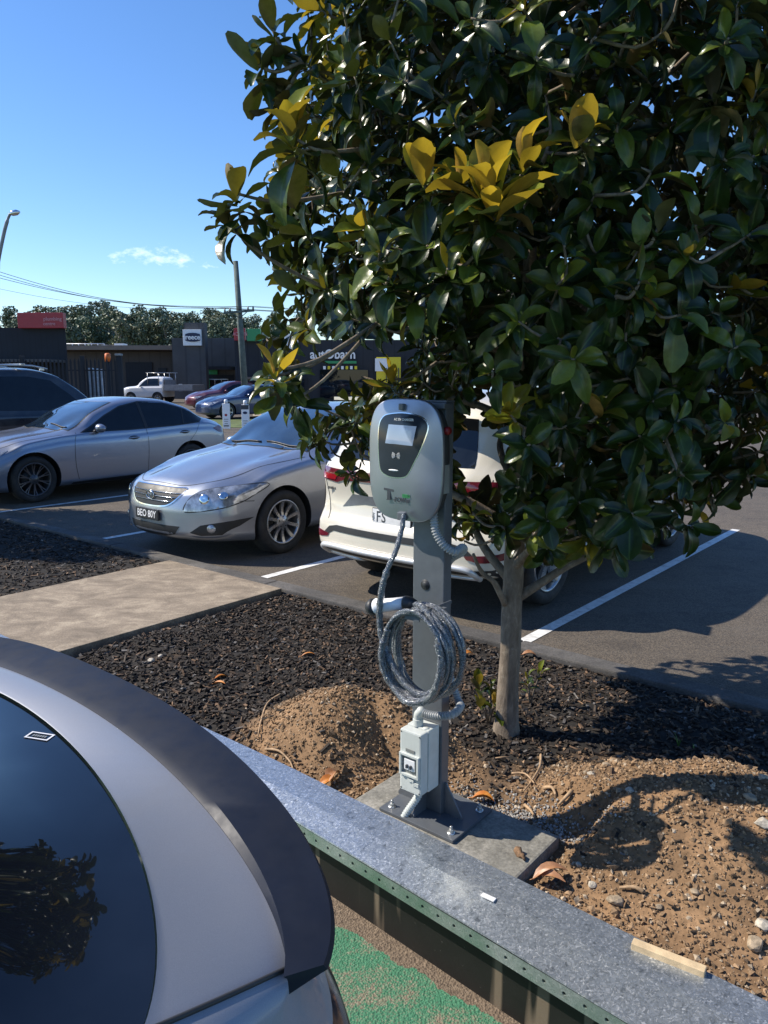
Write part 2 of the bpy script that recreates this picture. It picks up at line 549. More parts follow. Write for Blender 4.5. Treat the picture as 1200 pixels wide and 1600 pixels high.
def bed_grid(name, s0, s1, t0, t1, ns, nt_):
    S, T = np.meshgrid(np.linspace(s0, s1, ns), np.linspace(t0, t1, nt_), indexing='ij')
    Z = bed_h(S, T)
    V = np.stack([S * E.x + T * D.x, S * E.y + T * D.y, Z], -1).reshape(-1, 3)
    i = np.arange(ns * nt_).reshape(ns, nt_)
    F = np.stack([i[:-1, :-1], i[1:, :-1], i[1:, 1:], i[:-1, 1:]], -1).reshape(-1, 4)
    q = soil_f(S, T).reshape(-1, 1)
    n = fbm(S * 9, T * 9, 4).reshape(-1, 1)
    mul = np.array([[0.020, 0.018, 0.016]]) * (0.6 + n) + 0.02 * np.clip(n - 0.5, 0, 1) * np.array([[1, .7, .45]])
    so = np.array([[0.225, 0.138, 0.074]]) * (0.35 + 1.35 * n)
    C = np.concatenate([mul * (1 - q) + so * q, np.ones((len(q), 1))], 1)
    return struct(npmesh(name, V, F, 'bed', attr=C))
bed_grid('planting_bed', -6.0, 4.0, 2.03, 4.235, 460, 102)
bed_grid('planting_bed_far', -30.0, -6.0, 2.13, 4.235, 400, 40)

def st_rand(n, s0, s1, t0, t1):
    return RNG.uniform(s0, s1, n), RNG.uniform(t0, t1, n)
def rot_rand(n, tilt):
    yaw = RNG.uniform(0, 2 * np.pi, n); px = RNG.normal(0, tilt, n); py = RNG.normal(0, tilt, n)
    cy, sy, cx, sx, cp, sp = np.cos(yaw), np.sin(yaw), np.cos(px), np.sin(px), np.cos(py), np.sin(py)
    Rz = np.zeros((n, 3, 3)); Rz[:, 0, 0] = cy; Rz[:, 0, 1] = -sy; Rz[:, 1, 0] = sy; Rz[:, 1, 1] = cy; Rz[:, 2, 2] = 1
    Rx = np.zeros((n, 3, 3)); Rx[:, 0, 0] = 1; Rx[:, 1, 1] = cx; Rx[:, 1, 2] = -sx; Rx[:, 2, 1] = sx; Rx[:, 2, 2] = cx
    Ry = np.zeros((n, 3, 3)); Ry[:, 1, 1] = 1; Ry[:, 0, 0] = cp; Ry[:, 0, 2] = sp; Ry[:, 2, 0] = -sp; Ry[:, 2, 2] = cp
    return Rz @ Rx @ Ry
CUBE_V = np.array([[x, y, z] for x in (-.5, .5) for y in (-.5, .5) for z in (-.5, .5)])
CUBE_F = np.array([[0, 1, 3, 2], [4, 6, 7, 5], [0, 4, 5, 1], [2, 3, 7, 6], [0, 2, 6, 4], [1, 5, 7, 3]])
def scatter(name, base_v, base_f, s, t, size, col, mat, tilt=0.3, lift=0.0, jitter=0.12, smooth=False, label=None):
    n = len(s)
    Rm = rot_rand(n, tilt)
    P = base_v[None] * (1 + RNG.uniform(-jitter, jitter, (n,) + base_v.shape)) * size[:, None, :]
    P = np.einsum('nij,nkj->nki', Rm, P)
    z = bed_h(s, t) + lift * size[:, 2]
    pos = np.stack([s * E.x + t * D.x, s * E.y + t * D.y, z], -1)
    P = P + pos[:, None, :]
    F = base_f[None] + (np.arange(n) * len(base_v))[:, None, None]
    C = np.repeat(np.concatenate([col, np.ones((n, 1))], 1), len(base_v), 0)
    o = npmesh(name, P.reshape(-1, 3), F.reshape(-1, base_f.shape[1]), mat, attr=C, smooth=smooth)
    tag(o, label=label, kind='stuff')
    return o
def keep(s, t, extra=None):
    k = ~((s > -1.98) & (s < -1.17) & (t < 2.51)) & ~((s > -6.18) & (s < -4.53))
    return k
# mulch chips
s1, t1 = st_rand(26000, -4.55, 2.2, 2.18, 4.22)
s2, t2 = st_rand(7000, -11.5, -6.15, 2.18, 4.22)
s3, t3 = st_rand(260, -4.9, -4.4, 2.2, 4.2)
s, t = np.concatenate([s1, s2]), np.concatenate([t1, t2])
q = soil_f(s, t)
k = keep(s, t) & (RNG.random(len(s)) > np.clip(q * 1.02, 0, 0.955))
s, t = np.concatenate([s[k], s3]), np.concatenate([t[k], t3])
n = len(s)
size = np.stack([0.010 + 0.045 * RNG.random(n) ** 1.5, RNG.uniform(0.005, 0.016, n), RNG.uniform(0.003, 0.009, n)], -1)
g = RNG.random((n, 1))
col = np.array([[0.026, 0.0195, 0.0145]]) * (0.5 + 1.9 * g)
br = RNG.random(n) < 0.12
col[br] = np.array([[0.16, 0.10, 0.06]]) * RNG.uniform(0.4, 1.4, (br.sum(), 1))
gr = RNG.random(n) < 0.06
col[gr] = np.array([[0.13, 0.12, 0.11]]) * RNG.uniform(0.5, 1.4, (gr.sum(), 1))
scatter('bark_mulch', CUBE_V, CUBE_F, s, t, size, col, 'chips', 0.38, 0.9, 0.25, label='loose black and brown bark mulch chips over the planting bed')
# soil clods
ICO_V = np.array([(.5, 0, 0), (-.5, 0, 0), (0, .5, 0), (0, -.5, 0), (0, 0, .5), (0, 0, -.5)]); ICO_F = np.array([(0, 2, 4), (2, 1, 4), (1, 3, 4), (3, 0, 4), (2, 0, 5), (1, 2, 5), (3, 1, 5), (0, 3, 5)])
s, t = st_rand(90000, -3.6, 1.4, 2.12, 3.9)
q = soil_f(s, t)
k = keep(s, t) & (RNG.random(len(s)) < q * 0.9 + 0.03)
s, t = s[k], t[k]; n = len(s)
sz = 0.005 + 0.018 * RNG.random(n) ** 3.5
sz[RNG.random(n) < 0.010] *= 2.2
size = np.stack([sz * RNG.uniform(.8, 1.4, n), sz * RNG.uniform(.8, 1.3, n), sz * RNG.uniform(.5, .9, n)], -1)
g = RNG.random((n, 1))
col = np.array([[0.26, 0.172, 0.10]]) * (0.45 + 1.0 * g)
pl = RNG.random(n) < 0.10
col[pl] = np.array([[0.40, 0.32, 0.23]]) * RNG.uniform(0.7, 1.3, (pl.sum(), 1))
scatter('soil_clods', ICO_V, ICO_F, s, t, size, col, 'clods', 0.6, 0.25, 0.2, label='crumbly brown soil clods and pebbles on the dug mounds')
# grey gravel behind the footing
n = 900
s, t = RNG.normal(-1.38, 0.17, n), 2.53 + np.abs(RNG.normal(0, 0.07, n))
sz = RNG.uniform(0.006, 0.014, n)
size = np.stack([sz * 1.2, sz, sz * 0.8], -1)
col = np.array([[0.36, 0.35, 0.33]]) * RNG.uniform(0.5, 1.3, (n, 1))
scatter('grey_gravel', ICO_V, ICO_F, s, t, size, col, 'clods', 0.6, 0.5, 0.2, label='spilled pale grey gravel behind the concrete footing')

# ------------------------------------------------------------------ bed litter: rocks, leaves, twigs
def on_bed(px, py, dz=0.0):
    z = 0.0
    for _ in range(12):
        p = G(px, py, z)
        s_, t_ = p.x * E.x + p.y * E.y, p.x * D.x + p.y * D.y
        z = 0.5 * z + 0.5 * float(bed_h(np.array([s_]), np.array([t_]))[0])
    p.z = z + dz
    return p
M['rock'] = simple('rock', (0.36, 0.28, 0.19), 0.9, var=0.3, vscale=40, bmp=0.6, bscale=90)
M['rock_pale'] = simple('rock_pale', (0.48, 0.43, 0.35), 0.9, var=0.25, vscale=40, bmp=0.6, bscale=90)
def rock(px, py, r, label, mat='rock', flat=0.65):
    bm = bmesh.new(); bmesh.ops.create_icosphere(bm, subdivisions=2, radius=1)
    pl = [(Vector((random.gauss(0, 1), random.gauss(0, 1), random.gauss(0, 1))).normalized(), random.uniform(0.6, 0.85)) for _ in range(9)]
    bm.verts.index_update()
    mb = MB(); vs = []
    ax = random.uniform(0.75, 1.3)
    for v in bm.verts:
        c = v.co.copy()
        for nrm, dd in pl:
            e = c.dot(nrm) - dd
            if e > 0:
                c -= nrm * e * 0.9
        c *= 1 + random.uniform(-0.04, 0.04)
        vs.append(Vector((c.x * r * ax, c.y * r, c.z * r * flat)))
    mb.add(vs, [[v.index for v in f.verts] for f in bm.faces]); bm.free()
    o = mb.build('stone', mat)
    o.location = on_bed(px, py, r * flat * 0.35); o.rotation_euler = (0, 0, random.uniform(0, 6))
    tag(o, label, 'stone', 'loose stones on the dug soil')
rock(925, 1384, 0.018, 'rounded buff stone just right of the fallen brown leaf pair', 'rock_pale')
rock(963, 1410, 0.028, 'broad brown stone near the galvanised wall edge')
rock(947, 1199, 0.022, 'flat tan stone at the upper left rim of the right soil mound')
rock(923, 1212, 0.016, 'small square tan stone among the mulch beside the right mound', 'rock_pale')
rock(968, 1238, 0.020, 'left one of two tan stones touching on the right soil mound')
rock(984, 1236, 0.018, 'right one of two stones touching on the soil mound, paler', 'rock_pale')
rock(1172, 1247, 0.022, 'buff stone beside the shadow at the far right of the bed')
rock(1193, 1290, 0.030, 'grey stone at the right picture edge below the thin shadow', 'rock_pale')
rock(1192, 1448, 0.028, 'pale angular stone low at the right edge of the bed', 'rock_pale')
rock(1180, 1478, 0.034, 'largest angular stone on dark soil by the right end of the galvanised cap')
rock(236, 1034, 0.028, 'pale cream stone on black mulch in front of the path', 'rock_pale')
rock(251, 1026, 0.020, 'smaller pale stone behind the cream one in front of the path', 'rock_pale')
rock(1030, 1418, 0.016, 'tan pebble in the middle of the lower soil slope')
rock(905, 1352, 0.014, 'little white stone just off the corner of the concrete footing', 'rock_pale')
rock(1085, 1395, 0.015, 'reddish pebble on the soil slope under the cable coil shadow')

def m_leafdry(name, c1, c2):
    m, nt, b = newmat(name)
    c = ramp(nt, noise(nt, 30, 5, 0.6), [(0.3, c1), (0.7, c2)])
    nt.links.new(c, b.inputs["Base Color"]); b.inputs["Roughness"].default_value = 0.45
    return m
M['leaf_orange'] = m_leafdry('leaf_orange', (0.42, 0.13, 0.02), (0.62, 0.26, 0.05))
M['leaf_brown'] = m_leafdry('leaf_brown', (0.28, 0.12, 0.05), (0.42, 0.22, 0.11))
def leaf_pts(L, wd, curl, nl=7, cup=0.25):
    vs, fs = [], []
    for i in range(nl):
        a = i / (nl - 1)
        hw = wd * 0.5 * math.sin(math.pi * min(1, a ** 0.8 * 0.98 + 0.01)) ** 0.7
        x = L * a; z = curl * L * (a - a * a) * 2
        for j in (-1, -0.5, 0, 0.5, 1):
            vs.append(Vector((x, j * hw, z + abs(j) * hw * cup * (1 + a))))
    for i in range(nl - 1):
        for j in range(4):
            fs.append([i * 5 + j, i * 5 + j + 1, (i + 1) * 5 + j + 1, (i + 1) * 5 + j])
    return vs, fs
def fallen(px, py, L, wd, rz, label, mat='leaf_orange', curl=0.25, lift=0.012, extra=None):
    mb = MB()
    vs, fs = leaf_pts(L, wd, curl, cup=0.5)
    mb.add(vs, fs, 0, True)
    mb.tube([(-L * 0.18, 0, 0), (0, 0, 0.002), (L * .5, 0, curl * L * 0.5 + 0.001)], 0.0016, 6)
    if extra:
        X = Matrix.Rotation(extra, 4, 'Z')
        mb.add([X @ (v * 0.9) for v in vs], fs, 0, True)
    o = mb.build('fallen_leaf', mat, fix=False)
    o.location = on_bed(px, py, lift); o.rotation_euler = (random.uniform(-.2, .2), random.uniform(-.2, .1), rz)
    tag(o, label, 'leaf', 'dry leaves fallen on the bed')
fallen(498, 1232, 0.085, 0.05, 0.3, 'flat orange leaf lying behind the galvanised cap left of the charger')
fallen(512, 1230, 0.08, 0.06, 0.9, 'curled brown leaf overlapping the orange one behind the galvanised cap', 'leaf_brown', 0.5, 0.02)
fallen(737, 1254, 0.095, 0.05, -0.2, 'bright orange leaf on the grey gravel behind the footing', 'leaf_orange', 0.3, 0.02)
fallen(722, 1026, 0.07, 0.04, 0.2, 'small orange leaf on mulch between cable coil and tree trunk')
fallen(815, 1026, 0.09, 0.04, -0.1, 'ragged orange leaf on mulch just right of the trunk', 'leaf_brown', 0.3)
fallen(470, 1029, 0.09, 0.022, 0.1, 'narrow orange leaf on black mulch near the path corner')
fallen(335, 1064, 0.08, 0.03, 0.5, 'upper of two orange leaves on mulch beside the dark spoiler')
fallen(332, 1072, 0.08, 0.032, -0.2, 'lower of two orange leaves on mulch beside the dark spoiler', 'leaf_orange', 0.15)
fallen(832, 1382, 0.13, 0.045, 0.1, 'pinkish brown forked dry leaf beside the footing corner', 'leaf_brown', 0.35, 0.02, -0.5)
fallen(1128, 1190, 0.06, 0.03, -0.6, 'small reddish leaf at the top of the right soil mound', 'leaf_brown', 0.3)
M['twig'] = simple('twig', (0.42, 0.28, 0.16), 0.8, var=0.25, vscale=30, bmp=0.3)
def twig(pts, r, label):
    w = [on_bed(a, b_, 0.012 + 0.01 * (i % 2)) for i, (a, b_) in enumerate(pts)]
    mb = MB(); cp = catmull(w, 5)
    mb.tube(cp, [r * (1.1 - 0.6 * i / len(cp)) for i in range(len(cp))], 7)
    tag(mb.build('dry_root', 'twig'), label, 'root', 'dry roots lying on the soil')
twig([(438, 1088), (418, 1105), (408, 1130), (403, 1158)], 0.006, 'curved pale root running down the left side of the left mound')
twig([(415, 1174), (436, 1180), (452, 1192), (458, 1208)], 0.006, 'short bent pale root near the cap beside the spoiler')
twig([(845, 1183), (843, 1205), (830, 1225), (818, 1243)], 0.006, 'knobbly root behind the gravel between trunk and mound')
twig([(800, 1212), (820, 1216), (835, 1228)], 0.005, 'thin root crossing under the knobbly one')
twig([(850, 1235), (862, 1238), (868, 1246)], 0.008, 'hooked root at the left foot of the right mound')
twig([(893, 1240), (885, 1252), (872, 1262)], 0.009, 'thick stub of root beside the hooked root')
twig([(770, 1189), (785, 1190), (797, 1186)], 0.004, 'slender dry twig on the mulch in front of the trunk')
twig([(820, 1262), (830, 1275), (836, 1284)], 0.007, 'pale splinter beside the shadow behind the footing')
twig([(1005, 1398), (990, 1395), (968, 1392)], 0.008, 'dark stick lying among the stones on the lower slope')
# timber offcut against the wall edge
mb = MB()
a, b_ = G(988, 1476, 0.035), G(1102, 1521, 0.035)
d_ = (b_ - a); X = facing((a + b_) / 2, d_, Vector((0, 0, 1)))
mb.box((0, 0, 0), (d_.length, 0.03, 0.03), X=X, bevel=0.002)
M['timber'] = simple('timber', (0.62, 0.47, 0.28), 0.7, var=0.15, vscale=20, bmp=0.2)
tag(mb.build('timber_offcut', 'timber'), 'pale timber offcut lying along the back of the galvanised cap', 'offcut')
# seed pod on the footing, grass tuft
M['pod'] = simple('pod', (0.22, 0.13, 0.07), 0.9, var=0.35, vscale=60, bmp=0.8, bscale=120)
mb = MB(); p = G(812, 1337, 0.02)
mb.tube([p + Vector((0.012, -0.035, 0.005)), p + Vector((0.008, -0.015, 0.012)), p, p + Vector((-0.005, 0.02, 0.012)), p + Vector((-0.006, 0.03, 0.01))], [0.004, 0.009, 0.013, 0.016, 0.008], 10)
tag(mb.build('seed_pod', 'pod'), 'brown magnolia seed pod lying on the concrete footing', 'seed pod')
M['grass_blade'] = simple('grass_blade', (0.10, 0.22, 0.04), 0.5)
def tuft(px, py, n, h, label):
    mb = MB(); p = on_bed(px, py)
    for i in range(n):
        a = random.uniform(0, 6.28); l = h * random.uniform(0.6, 1)
        dx, dy = math.cos(a) * l * .45, math.sin(a) * l * .45
        mb.tube([p, p + Vector((dx * .4, dy * .4, l * .6)), p + Vector((dx, dy, l))], [0.0018, 0.0014, 0.0003], 5)
    tag(mb.build('grass_tuft', 'grass_blade'), label, 'grass tuft')
tuft(1060, 1168, 7, 0.07, 'small green grass tuft at the top edge of the right mound')
tuft(1083, 1172, 4, 0.03, 'tiny grass sprout right of the larger tuft on the mound edge')

# ------------------------------------------------------------------ retaining wall with galvanised cap
def m_galv(name, green=False):
    m, nt, b = newmat(name)
    co = N(nt, "ShaderNodeTexCoord").outputs["Object"]
    v = N(nt, "ShaderNodeTexVoronoi"); v.inputs["Scale"].default_value = 190; v.inputs["Randomness"].default_value = 1
    w = N(nt, "ShaderNodeTexNoise"); w.inputs["Scale"].default_value = 40
    nt.links.new(co, w.inputs["Vector"])
    va = N(nt, "ShaderNodeMixRGB"); va.inputs[0].default_value = 0.03
    nt.links.new(co, va.inputs[1]); nt.links.new(w.outputs["Color"], va.inputs[2])
    nt.links.new(va.outputs[0], v.inputs["Vector"])
    sep = N(nt, "ShaderNodeSeparateColor"); nt.links.new(v.outputs["Color"], sep.inputs[0])
    c = ramp(nt, sep.outputs[0], [(0.0, (0.30, 0.34, 0.38)), (0.6, (0.38, 0.42, 0.46)), (0.88, (0.50, 0.54, 0.58)), (1.0, (0.75, 0.78, 0.8))])
    st = noise(nt, 9, 6, 0.75, co, 1.2)
    c = mix(nt, ramp(nt, st, [(0.56, (0, 0, 0)), (0.72, (0.6, 0.6, 0.6))]), c, (0.62, 0.66, 0.66))
    dk = noise(nt, 26, 6, 0.7, co, 0.6)
    c = mix(nt, ramp(nt, dk, [(0.56, (0, 0, 0)), (0.66, (0.7, 0.7, 0.7))]), c, (0.10, 0.12, 0.14))
    if not green:                            # dried splash of mortar wash
        sp_ = N(nt, "ShaderNodeVectorMath", operation='DISTANCE'); nt.links.new(co, sp_.inputs[0]); sp_.inputs[1].default_value = tuple(G(712, 1385, 0.03))
        ad = N(nt, "ShaderNodeMath", operation='MULTIPLY_ADD'); nt.links.new(noise(nt, 16, 6, 0.75, co, 1.0), ad.inputs[0]); ad.inputs[1].default_value = 0.5; nt.links.new(sp_.outputs["Value"], ad.inputs[2])
        c = mix(nt, ramp(nt, ad.outputs[0], [(0.24, (0.75, 0.75, 0.75)), (0.36, (0, 0, 0))]), c, (0.72, 0.75, 0.73))
    if green:
        gf = noise(nt, 3, 4, 0.6, co)
        c = mix(nt, ramp(nt, gf, [(0.35, (0.15, 0.15, 0.15)), (0.6, (0.75, 0.75, 0.75))]), mix(nt, 0.5, c, (0.35, 0.38, 0.33)), (0.06, 0.17, 0.10))
    nt.links.new(c, b.inputs["Base Color"])
    b.inputs["Metallic"].default_value = 0.35 if green else 0.7
    nt.links.new(ramp(nt, sep.outputs[1], [(0, (0.24,) * 3), (1, (0.42,) * 3)]), b.inputs["Roughness"])
    p = bump(nt, b, sep.outputs[0], 0.12, 0.001)
    bump(nt, b, noise(nt, 3, 3, 0.5, co), 0.15, 0.02, p)
    return m
M['galvanised'] = m_galv('galvanised')
M['galv_green'] = m_galv('galv_green', True)
def m_black_wall():
    m, nt, b = newmat('black_wall')
    co = N(nt, "ShaderNodeTexCoord").outputs["Object"]
    mp = N(nt, "ShaderNodeMapping"); mp.inputs["Rotation"].default_value = (0, 0, -ANG_E); mp.inputs["Scale"].default_value = (1, 1, 0.06)
    nt.links.new(co, mp.inputs["Vector"])
    f = noise(nt, 11, 2, 0.5, mp.outputs[0], 0.1)
    f2 = noise(nt, 60, 5, 0.7, co)
    base = ramp(nt, noise(nt, 8, 5, 0.6, co), [(0.3, (0.0025, 0.0025, 0.0023)), (0.7, (0.008, 0.0078, 0.007))])
    c = mix(nt, ramp(nt, f, [(0.56, (0, 0, 0)), (0.60, (0.7, 0.7, 0.7))]), base, (0.22, 0.17, 0.12))
    c = mix(nt, ramp(nt, f2, [(0.69, (0, 0, 0)), (0.72, (0.7, 0.7, 0.7))]), c, (0.3, 0.28, 0.25))
    nt.links.new(c, b.inputs["Base Color"]); b.inputs["Roughness"].default_value = 0.6
    bump(nt, b, f2, 0.2, 0.003)
    return m
M['black_wall'] = m_black_wall()
wall = empty('retaining_wall', W(-1.5, 2.0, -0.285))
tag(wall, 'low black retaining wall with galvanised steel cap in front of the charger', 'retaining wall')
def local(o, c):                            # bake the parent offset so children keep world coordinates
    c.matrix_parent_inverse = Matrix.Translation(o.location).inverted()
    return c
def wb(mb, name, mat, parent):
    o = mb.build(name, mat)
    o.parent = parent
    bpy.context.view_layer.update()
    o.matrix_parent_inverse = parent.matrix_world.inverted()
    return o
bpy.context.view_layer.update()
mb = MB()
S0, S1 = -7.0, 2.4
rear = lambda s: 2.150 - 0.030 * (max(s, -2.5) + 1.04)
lipf = lambda s: 1.866 - 0.070 * (max(s, -2.5) + 1.0)
crs = lambda s: 2.015 - 0.020 * (s + 1.0)
prof = [(rear, 0, 0.016), (rear, 0, 0.030), (crs, 0, 0.0295), (lipf, 0.002, 0.004), (lipf, 0, -0.001), (lipf, 0.006, -0.001), (crs, 0, 0.014)]
nseg = 60
vs = [W(S0 + (S1 - S0) * i / nseg, fn(S0 + (S1 - S0) * i / nseg) + dt_ + 0.0008 * math.sin(i * 1.7), z + 0.0008 * math.sin(i * 0.9)) for i in range(nseg + 1) for (fn, dt_, z) in prof]
np_ = len(prof)
fs = [[i * np_ + j, i * np_ + (j + 1) % np_, (i + 1) * np_ + (j + 1) % np_, (i + 1) * np_ + j] for i in range(nseg) for j in range(np_)]
mb.add(vs, fs + [list(range(np_))[::-1], list(range(nseg * np_, nseg * np_ + np_))])
wb(mb, 'galvanised_cap', 'galvanised', wall)
mb = MB()
cell, zc_, hz = 0.068, -0.030, 0.026
nc = int((S1 - S0) / cell)
for k in range(nc):
    s0 = S0 + k * cell + cell / 2
    rr = 0.0065; q_ = 16
    ring, sq = [], []
    for j in range(q_):
        a = 2 * math.pi * j / q_ + math.pi / q_
        ring.append((s0 + rr * math.cos(a), zc_ + rr * math.sin(a)))
        m_ = max(abs(math.cos(a)), abs(math.sin(a)))
        sq.append((s0 + cell / 2 * math.cos(a) / m_, zc_ + hz * math.sin(a) / m_))
    vs = [W(a, lipf(a), b_) for a, b_ in ring] + [W(a, lipf(a), b_) for a, b_ in sq] + [W(a, lipf(a) + 0.006, b_) for a, b_ in ring]
    fs = [[j, (j + 1) % q_, q_ + (j + 1) % q_, q_ + j] for j in range(q_)] + [[j, (j + 1) % q_, 2 * q_ + (j + 1) % q_, 2 * q_ + j] for j in range(q_)]
    # square corners
    cs = [W(s0 + sx * cell / 2, lipf(s0 + sx * cell / 2), zc_ + sz_ * hz) for sx, sz_ in ((1, 1), (-1, 1), (-1, -1), (1, -1))]
    o0 = len(vs); vs += cs
    for ci, j in enumerate((1, 5, 9, 13)):
        fs.append([q_ + j, q_ + j + 1 if j + 1 < q_ else q_, o0 + ci])
    mb.add(vs, fs)
wb(mb, 'perforated_strip', 'galv_green', wall)
mb = MB()
for i in range(1):
    a_, b_ = S0, S1
    mb.prism([(W(x, y).x, W(x, y).y) for x, y in ((a_, lipf(a_) + 0.055), (-2.5, lipf(-2.5) + 0.055), (b_, lipf(b_) + 0.055), (b_, lipf(b_) + 0.16), (-2.5, lipf(-2.5) + 0.16), (a_, lipf(a_) + 0.16))], -0.34, 0.0)
wb(mb, 'black_panel', 'black_wall', wall)
# white tab on the cap
mb = MB(); p = G(763, 1402, 0.033)
mb.box((0, 0, 0), (0.05, 0.02, 0.004), X=Matrix.Translation(p) @ Matrix.Rotation(ANG_E + 0.05, 4, 'Z'), bevel=0.001)
tag(mb.build('plastic_tab', 'plate_white'), 'small white plastic strip lying on the galvanised cap', 'plastic strip')
# ------------------------------------------------------------------ charger
def GT(px, py, t):                          # pixel to the vertical plane D.p = t
    d = ray(px, py)
    k = t / (d.x * D.x + d.y * D.y)
    return Vector((d.x * k, d.y * k, H + d.z * k))
# footing
mb = MB()
c = W(-1.575, 2.325)
mb.box((0, 0, 0), (0.78, 0.345, 0.16), X=Matrix.Translation((c.x, c.y, -0.062)) @ Xk, bevel=0.01)
tag(mb.build('concrete_footing', 'footing_concrete'), 'rough square concrete footing under the charger post', 'footing')

M['post_grey'] = simple('post_grey', (0.125, 0.137, 0.152), 0.42, 0.25, var=0.08, vscale=14, dirt=0.15, bmp=0.05, bscale=200)
M['shell_silver'] = simple('shell_silver', (0.34, 0.36, 0.40), 0.34, 0.75, var=0.04, vscale=6, bmp=0.03, bscale=500)
M['housing_dark'] = simple('housing_dark', (0.045, 0.05, 0.055), 0.45, 0.0, bmp=0.06, bscale=300)
M['panel_black'] = simple('panel_black', (0.022, 0.028, 0.040), 0.12, 0.0, spec=0.4)
M['screen'] = simple('screen', (0.20, 0.26, 0.36), 0.1, 0.0, var=0.05, coat=0.5, emit=0.35)
M['pvc_grey'] = simple('pvc_grey', (0.33, 0.345, 0.35), 0.4, 0.0, var=0.08, vscale=30, dirt=0.15)
M['pvc_light'] = simple('pvc_light', (0.56, 0.59, 0.56), 0.38, 0.0, var=0.05, vscale=14, dirt=0.25)
M['zinc'] = simple('zinc', (0.6, 0.6, 0.58), 0.35, 0.8, var=0.1, vscale=60)
M['white_plastic'] = simple('white_plastic', (0.80, 0.81, 0.82), 0.28, 0.0, var=0.03)
M['red_plastic'] = simple('red_plastic', (0.25, 0.01, 0.015), 0.4)
M['label_grey'] = simple('label_grey', (0.22, 0.23, 0.22), 0.5)

ch = empty('ev_charger', W(-1.68, 2.33, 0.0), ANG_E)
tag(ch, 'silver wall box vehicle charger on grey steel post bolted to a concrete footing', 'ev charger')
bpy.context.view_layer.update()
CHI = ch.matrix_world.inverted()
def L(px, py, y):                           # photo pixel to charger-local coordinates on local plane y
    return CHI @ GT(px, py, 2.33 + y)
mb = MB(); mb.box((0, 0, 0.845), (0.146, 0.050, 1.625), bevel=0.004)
post = mb.build('post', 'post_grey', ch)
mb = MB(); mb.box((-0.0, 0, 1.661), (0.150, 0.054, 0.006), bevel=0.002); mb.build('post_cap', 'post_grey', post)
mb = MB(); p = L(664, 914, -0.026)
mb.lathe([(0.0, 0.004), (0.012, 0.004), (0.013, 0.002), (0.019, 0.003), (0.021, 0.0)], 20, X=facing((p.x, -0.0255, p.z), (1, 0, 0), (0, 0, 1)))
mb.build('hole_plug', 'black_plastic', post)
mb = MB(); mb.box((0.03, 0, 0.026), (0.36, 0.28, 0.012), bevel=0.002)
for sx in (-1, 1):
    mb.prism([(0, 0), (0.085, 0), (0.085, 0.012), (0.01, 0.13), (0, 0.13)], -0.004, 0.004, X=Matrix(((sx, 0, 0, sx * 0.073), (0, 0, 1, 0), (0, 1, 0, 0.03), (0, 0, 0, 1))))
for sy in (-1, 1):
    mb.prism([(0, 0), (0.085, 0), (0.085, 0.012), (0.01, 0.13), (0, 0.13)], -0.004, 0.004, X=Matrix(((0, 0, 1, 0.0), (sy, 0, 0, sy * 0.025), (0, 1, 0, 0.03), (0, 0, 0, 1))))
mb.build('base_plate', 'post_grey', ch)
for bx, by in ((-0.115, -0.10), (0.175, -0.10), (0.175, 0.10), (-0.115, 0.10)):
    mb = MB()
    mb.lathe([(0.0, 0.004), (0.0155, 0.004), (0.016, 0.0)], 20, X=Matrix.Translation((bx, by, 0.032)))
    mb.lathe([(0.0, 0.016), (0.0095, 0.016), (0.0105, 0.013), (0.0105, 0.004)], 6, X=Matrix.Translation((bx, by, 0.032)), smooth=False)
    mb.lathe([(0.0, 0.028), (0.0045, 0.028), (0.0052, 0.026), (0.0052, 0.016)], 12, X=Matrix.Translation((bx, by, 0.032)))
    mb.build('anchor_bolt', 'zinc', ch)

# wall box
_l, _r, _t, _b = L(576.5, 718, -0.10).x, L(691, 718, -0.10).x, L(634, 623, -0.105).z, L(634, 815, -0.105).z
print('box', _l, _r, _t, _b)
BX, BZ, BA, BB, BN = (_l + _r) / 2, (_t + _b) / 2, (_r - _l) / 2, (_t - _b) / 2, 3.7
def bo(th, k=1.0):
    cx, sz = math.cos(th), math.sin(th)
    x = BA * math.copysign(abs(cx) ** (2 / BN), cx); z = BB * math.copysign(abs(sz) ** (2 / BN), sz)
    x *= 1 - 0.07 * max(0, -z / BB) ** 2 - 0.03 * max(0, z / BB) ** 2
    return x * k, z * k
def dome(x, z):
    r = (abs(x / BA) ** BN + abs(z / BB) ** BN) ** (1 / BN)
    return -0.098 - 0.026 * (1 - min(1, r) ** 2.6)
nb = 72
mb = MB()
rings = [(-0.030, 0.88), (-0.033, 0.91), (-0.060, 0.94), (-0.080, 0.955), (-0.084, 0.95)]
vs = []
for y, k in rings:
    for j in range(nb):
        x, z = bo(2 * math.pi * j / nb, k); vs.append((BX + x, y, BZ + z))
fs = [[i * nb + j, i * nb + (j + 1) % nb, (i + 1) * nb + (j + 1) % nb, (i + 1) * nb + j] for i in range(len(rings) - 1) for j in range(nb)]
fs += [list(range(nb)), [(len(rings) - 1) * nb + j for j in range(nb)]]
mb.add(vs, fs, 0, True)
box = mb.build('charger_housing', 'housing_dark', ch)
mb = MB(); vs = []
rr = [(-0.080, 0.985, 0), (-0.085, 1.0, 0), (-0.093, 1.0, 0)]
ks = [1.0, 0.985, 0.96, 0.92, 0.86, 0.78, 0.68, 0.56, 0.42, 0.26, 0.1]
for y, k, _ in rr:
    for j in range(nb):
        x, z = bo(2 * math.pi * j / nb, k); vs.append((BX + x, y, BZ + z))
for k in ks:
    for j in range(nb):
        x, z = bo(2 * math.pi * j / nb, k * 0.995); vs.append((BX + x, dome(x, z), BZ + z))
nr = len(rr) + len(ks)
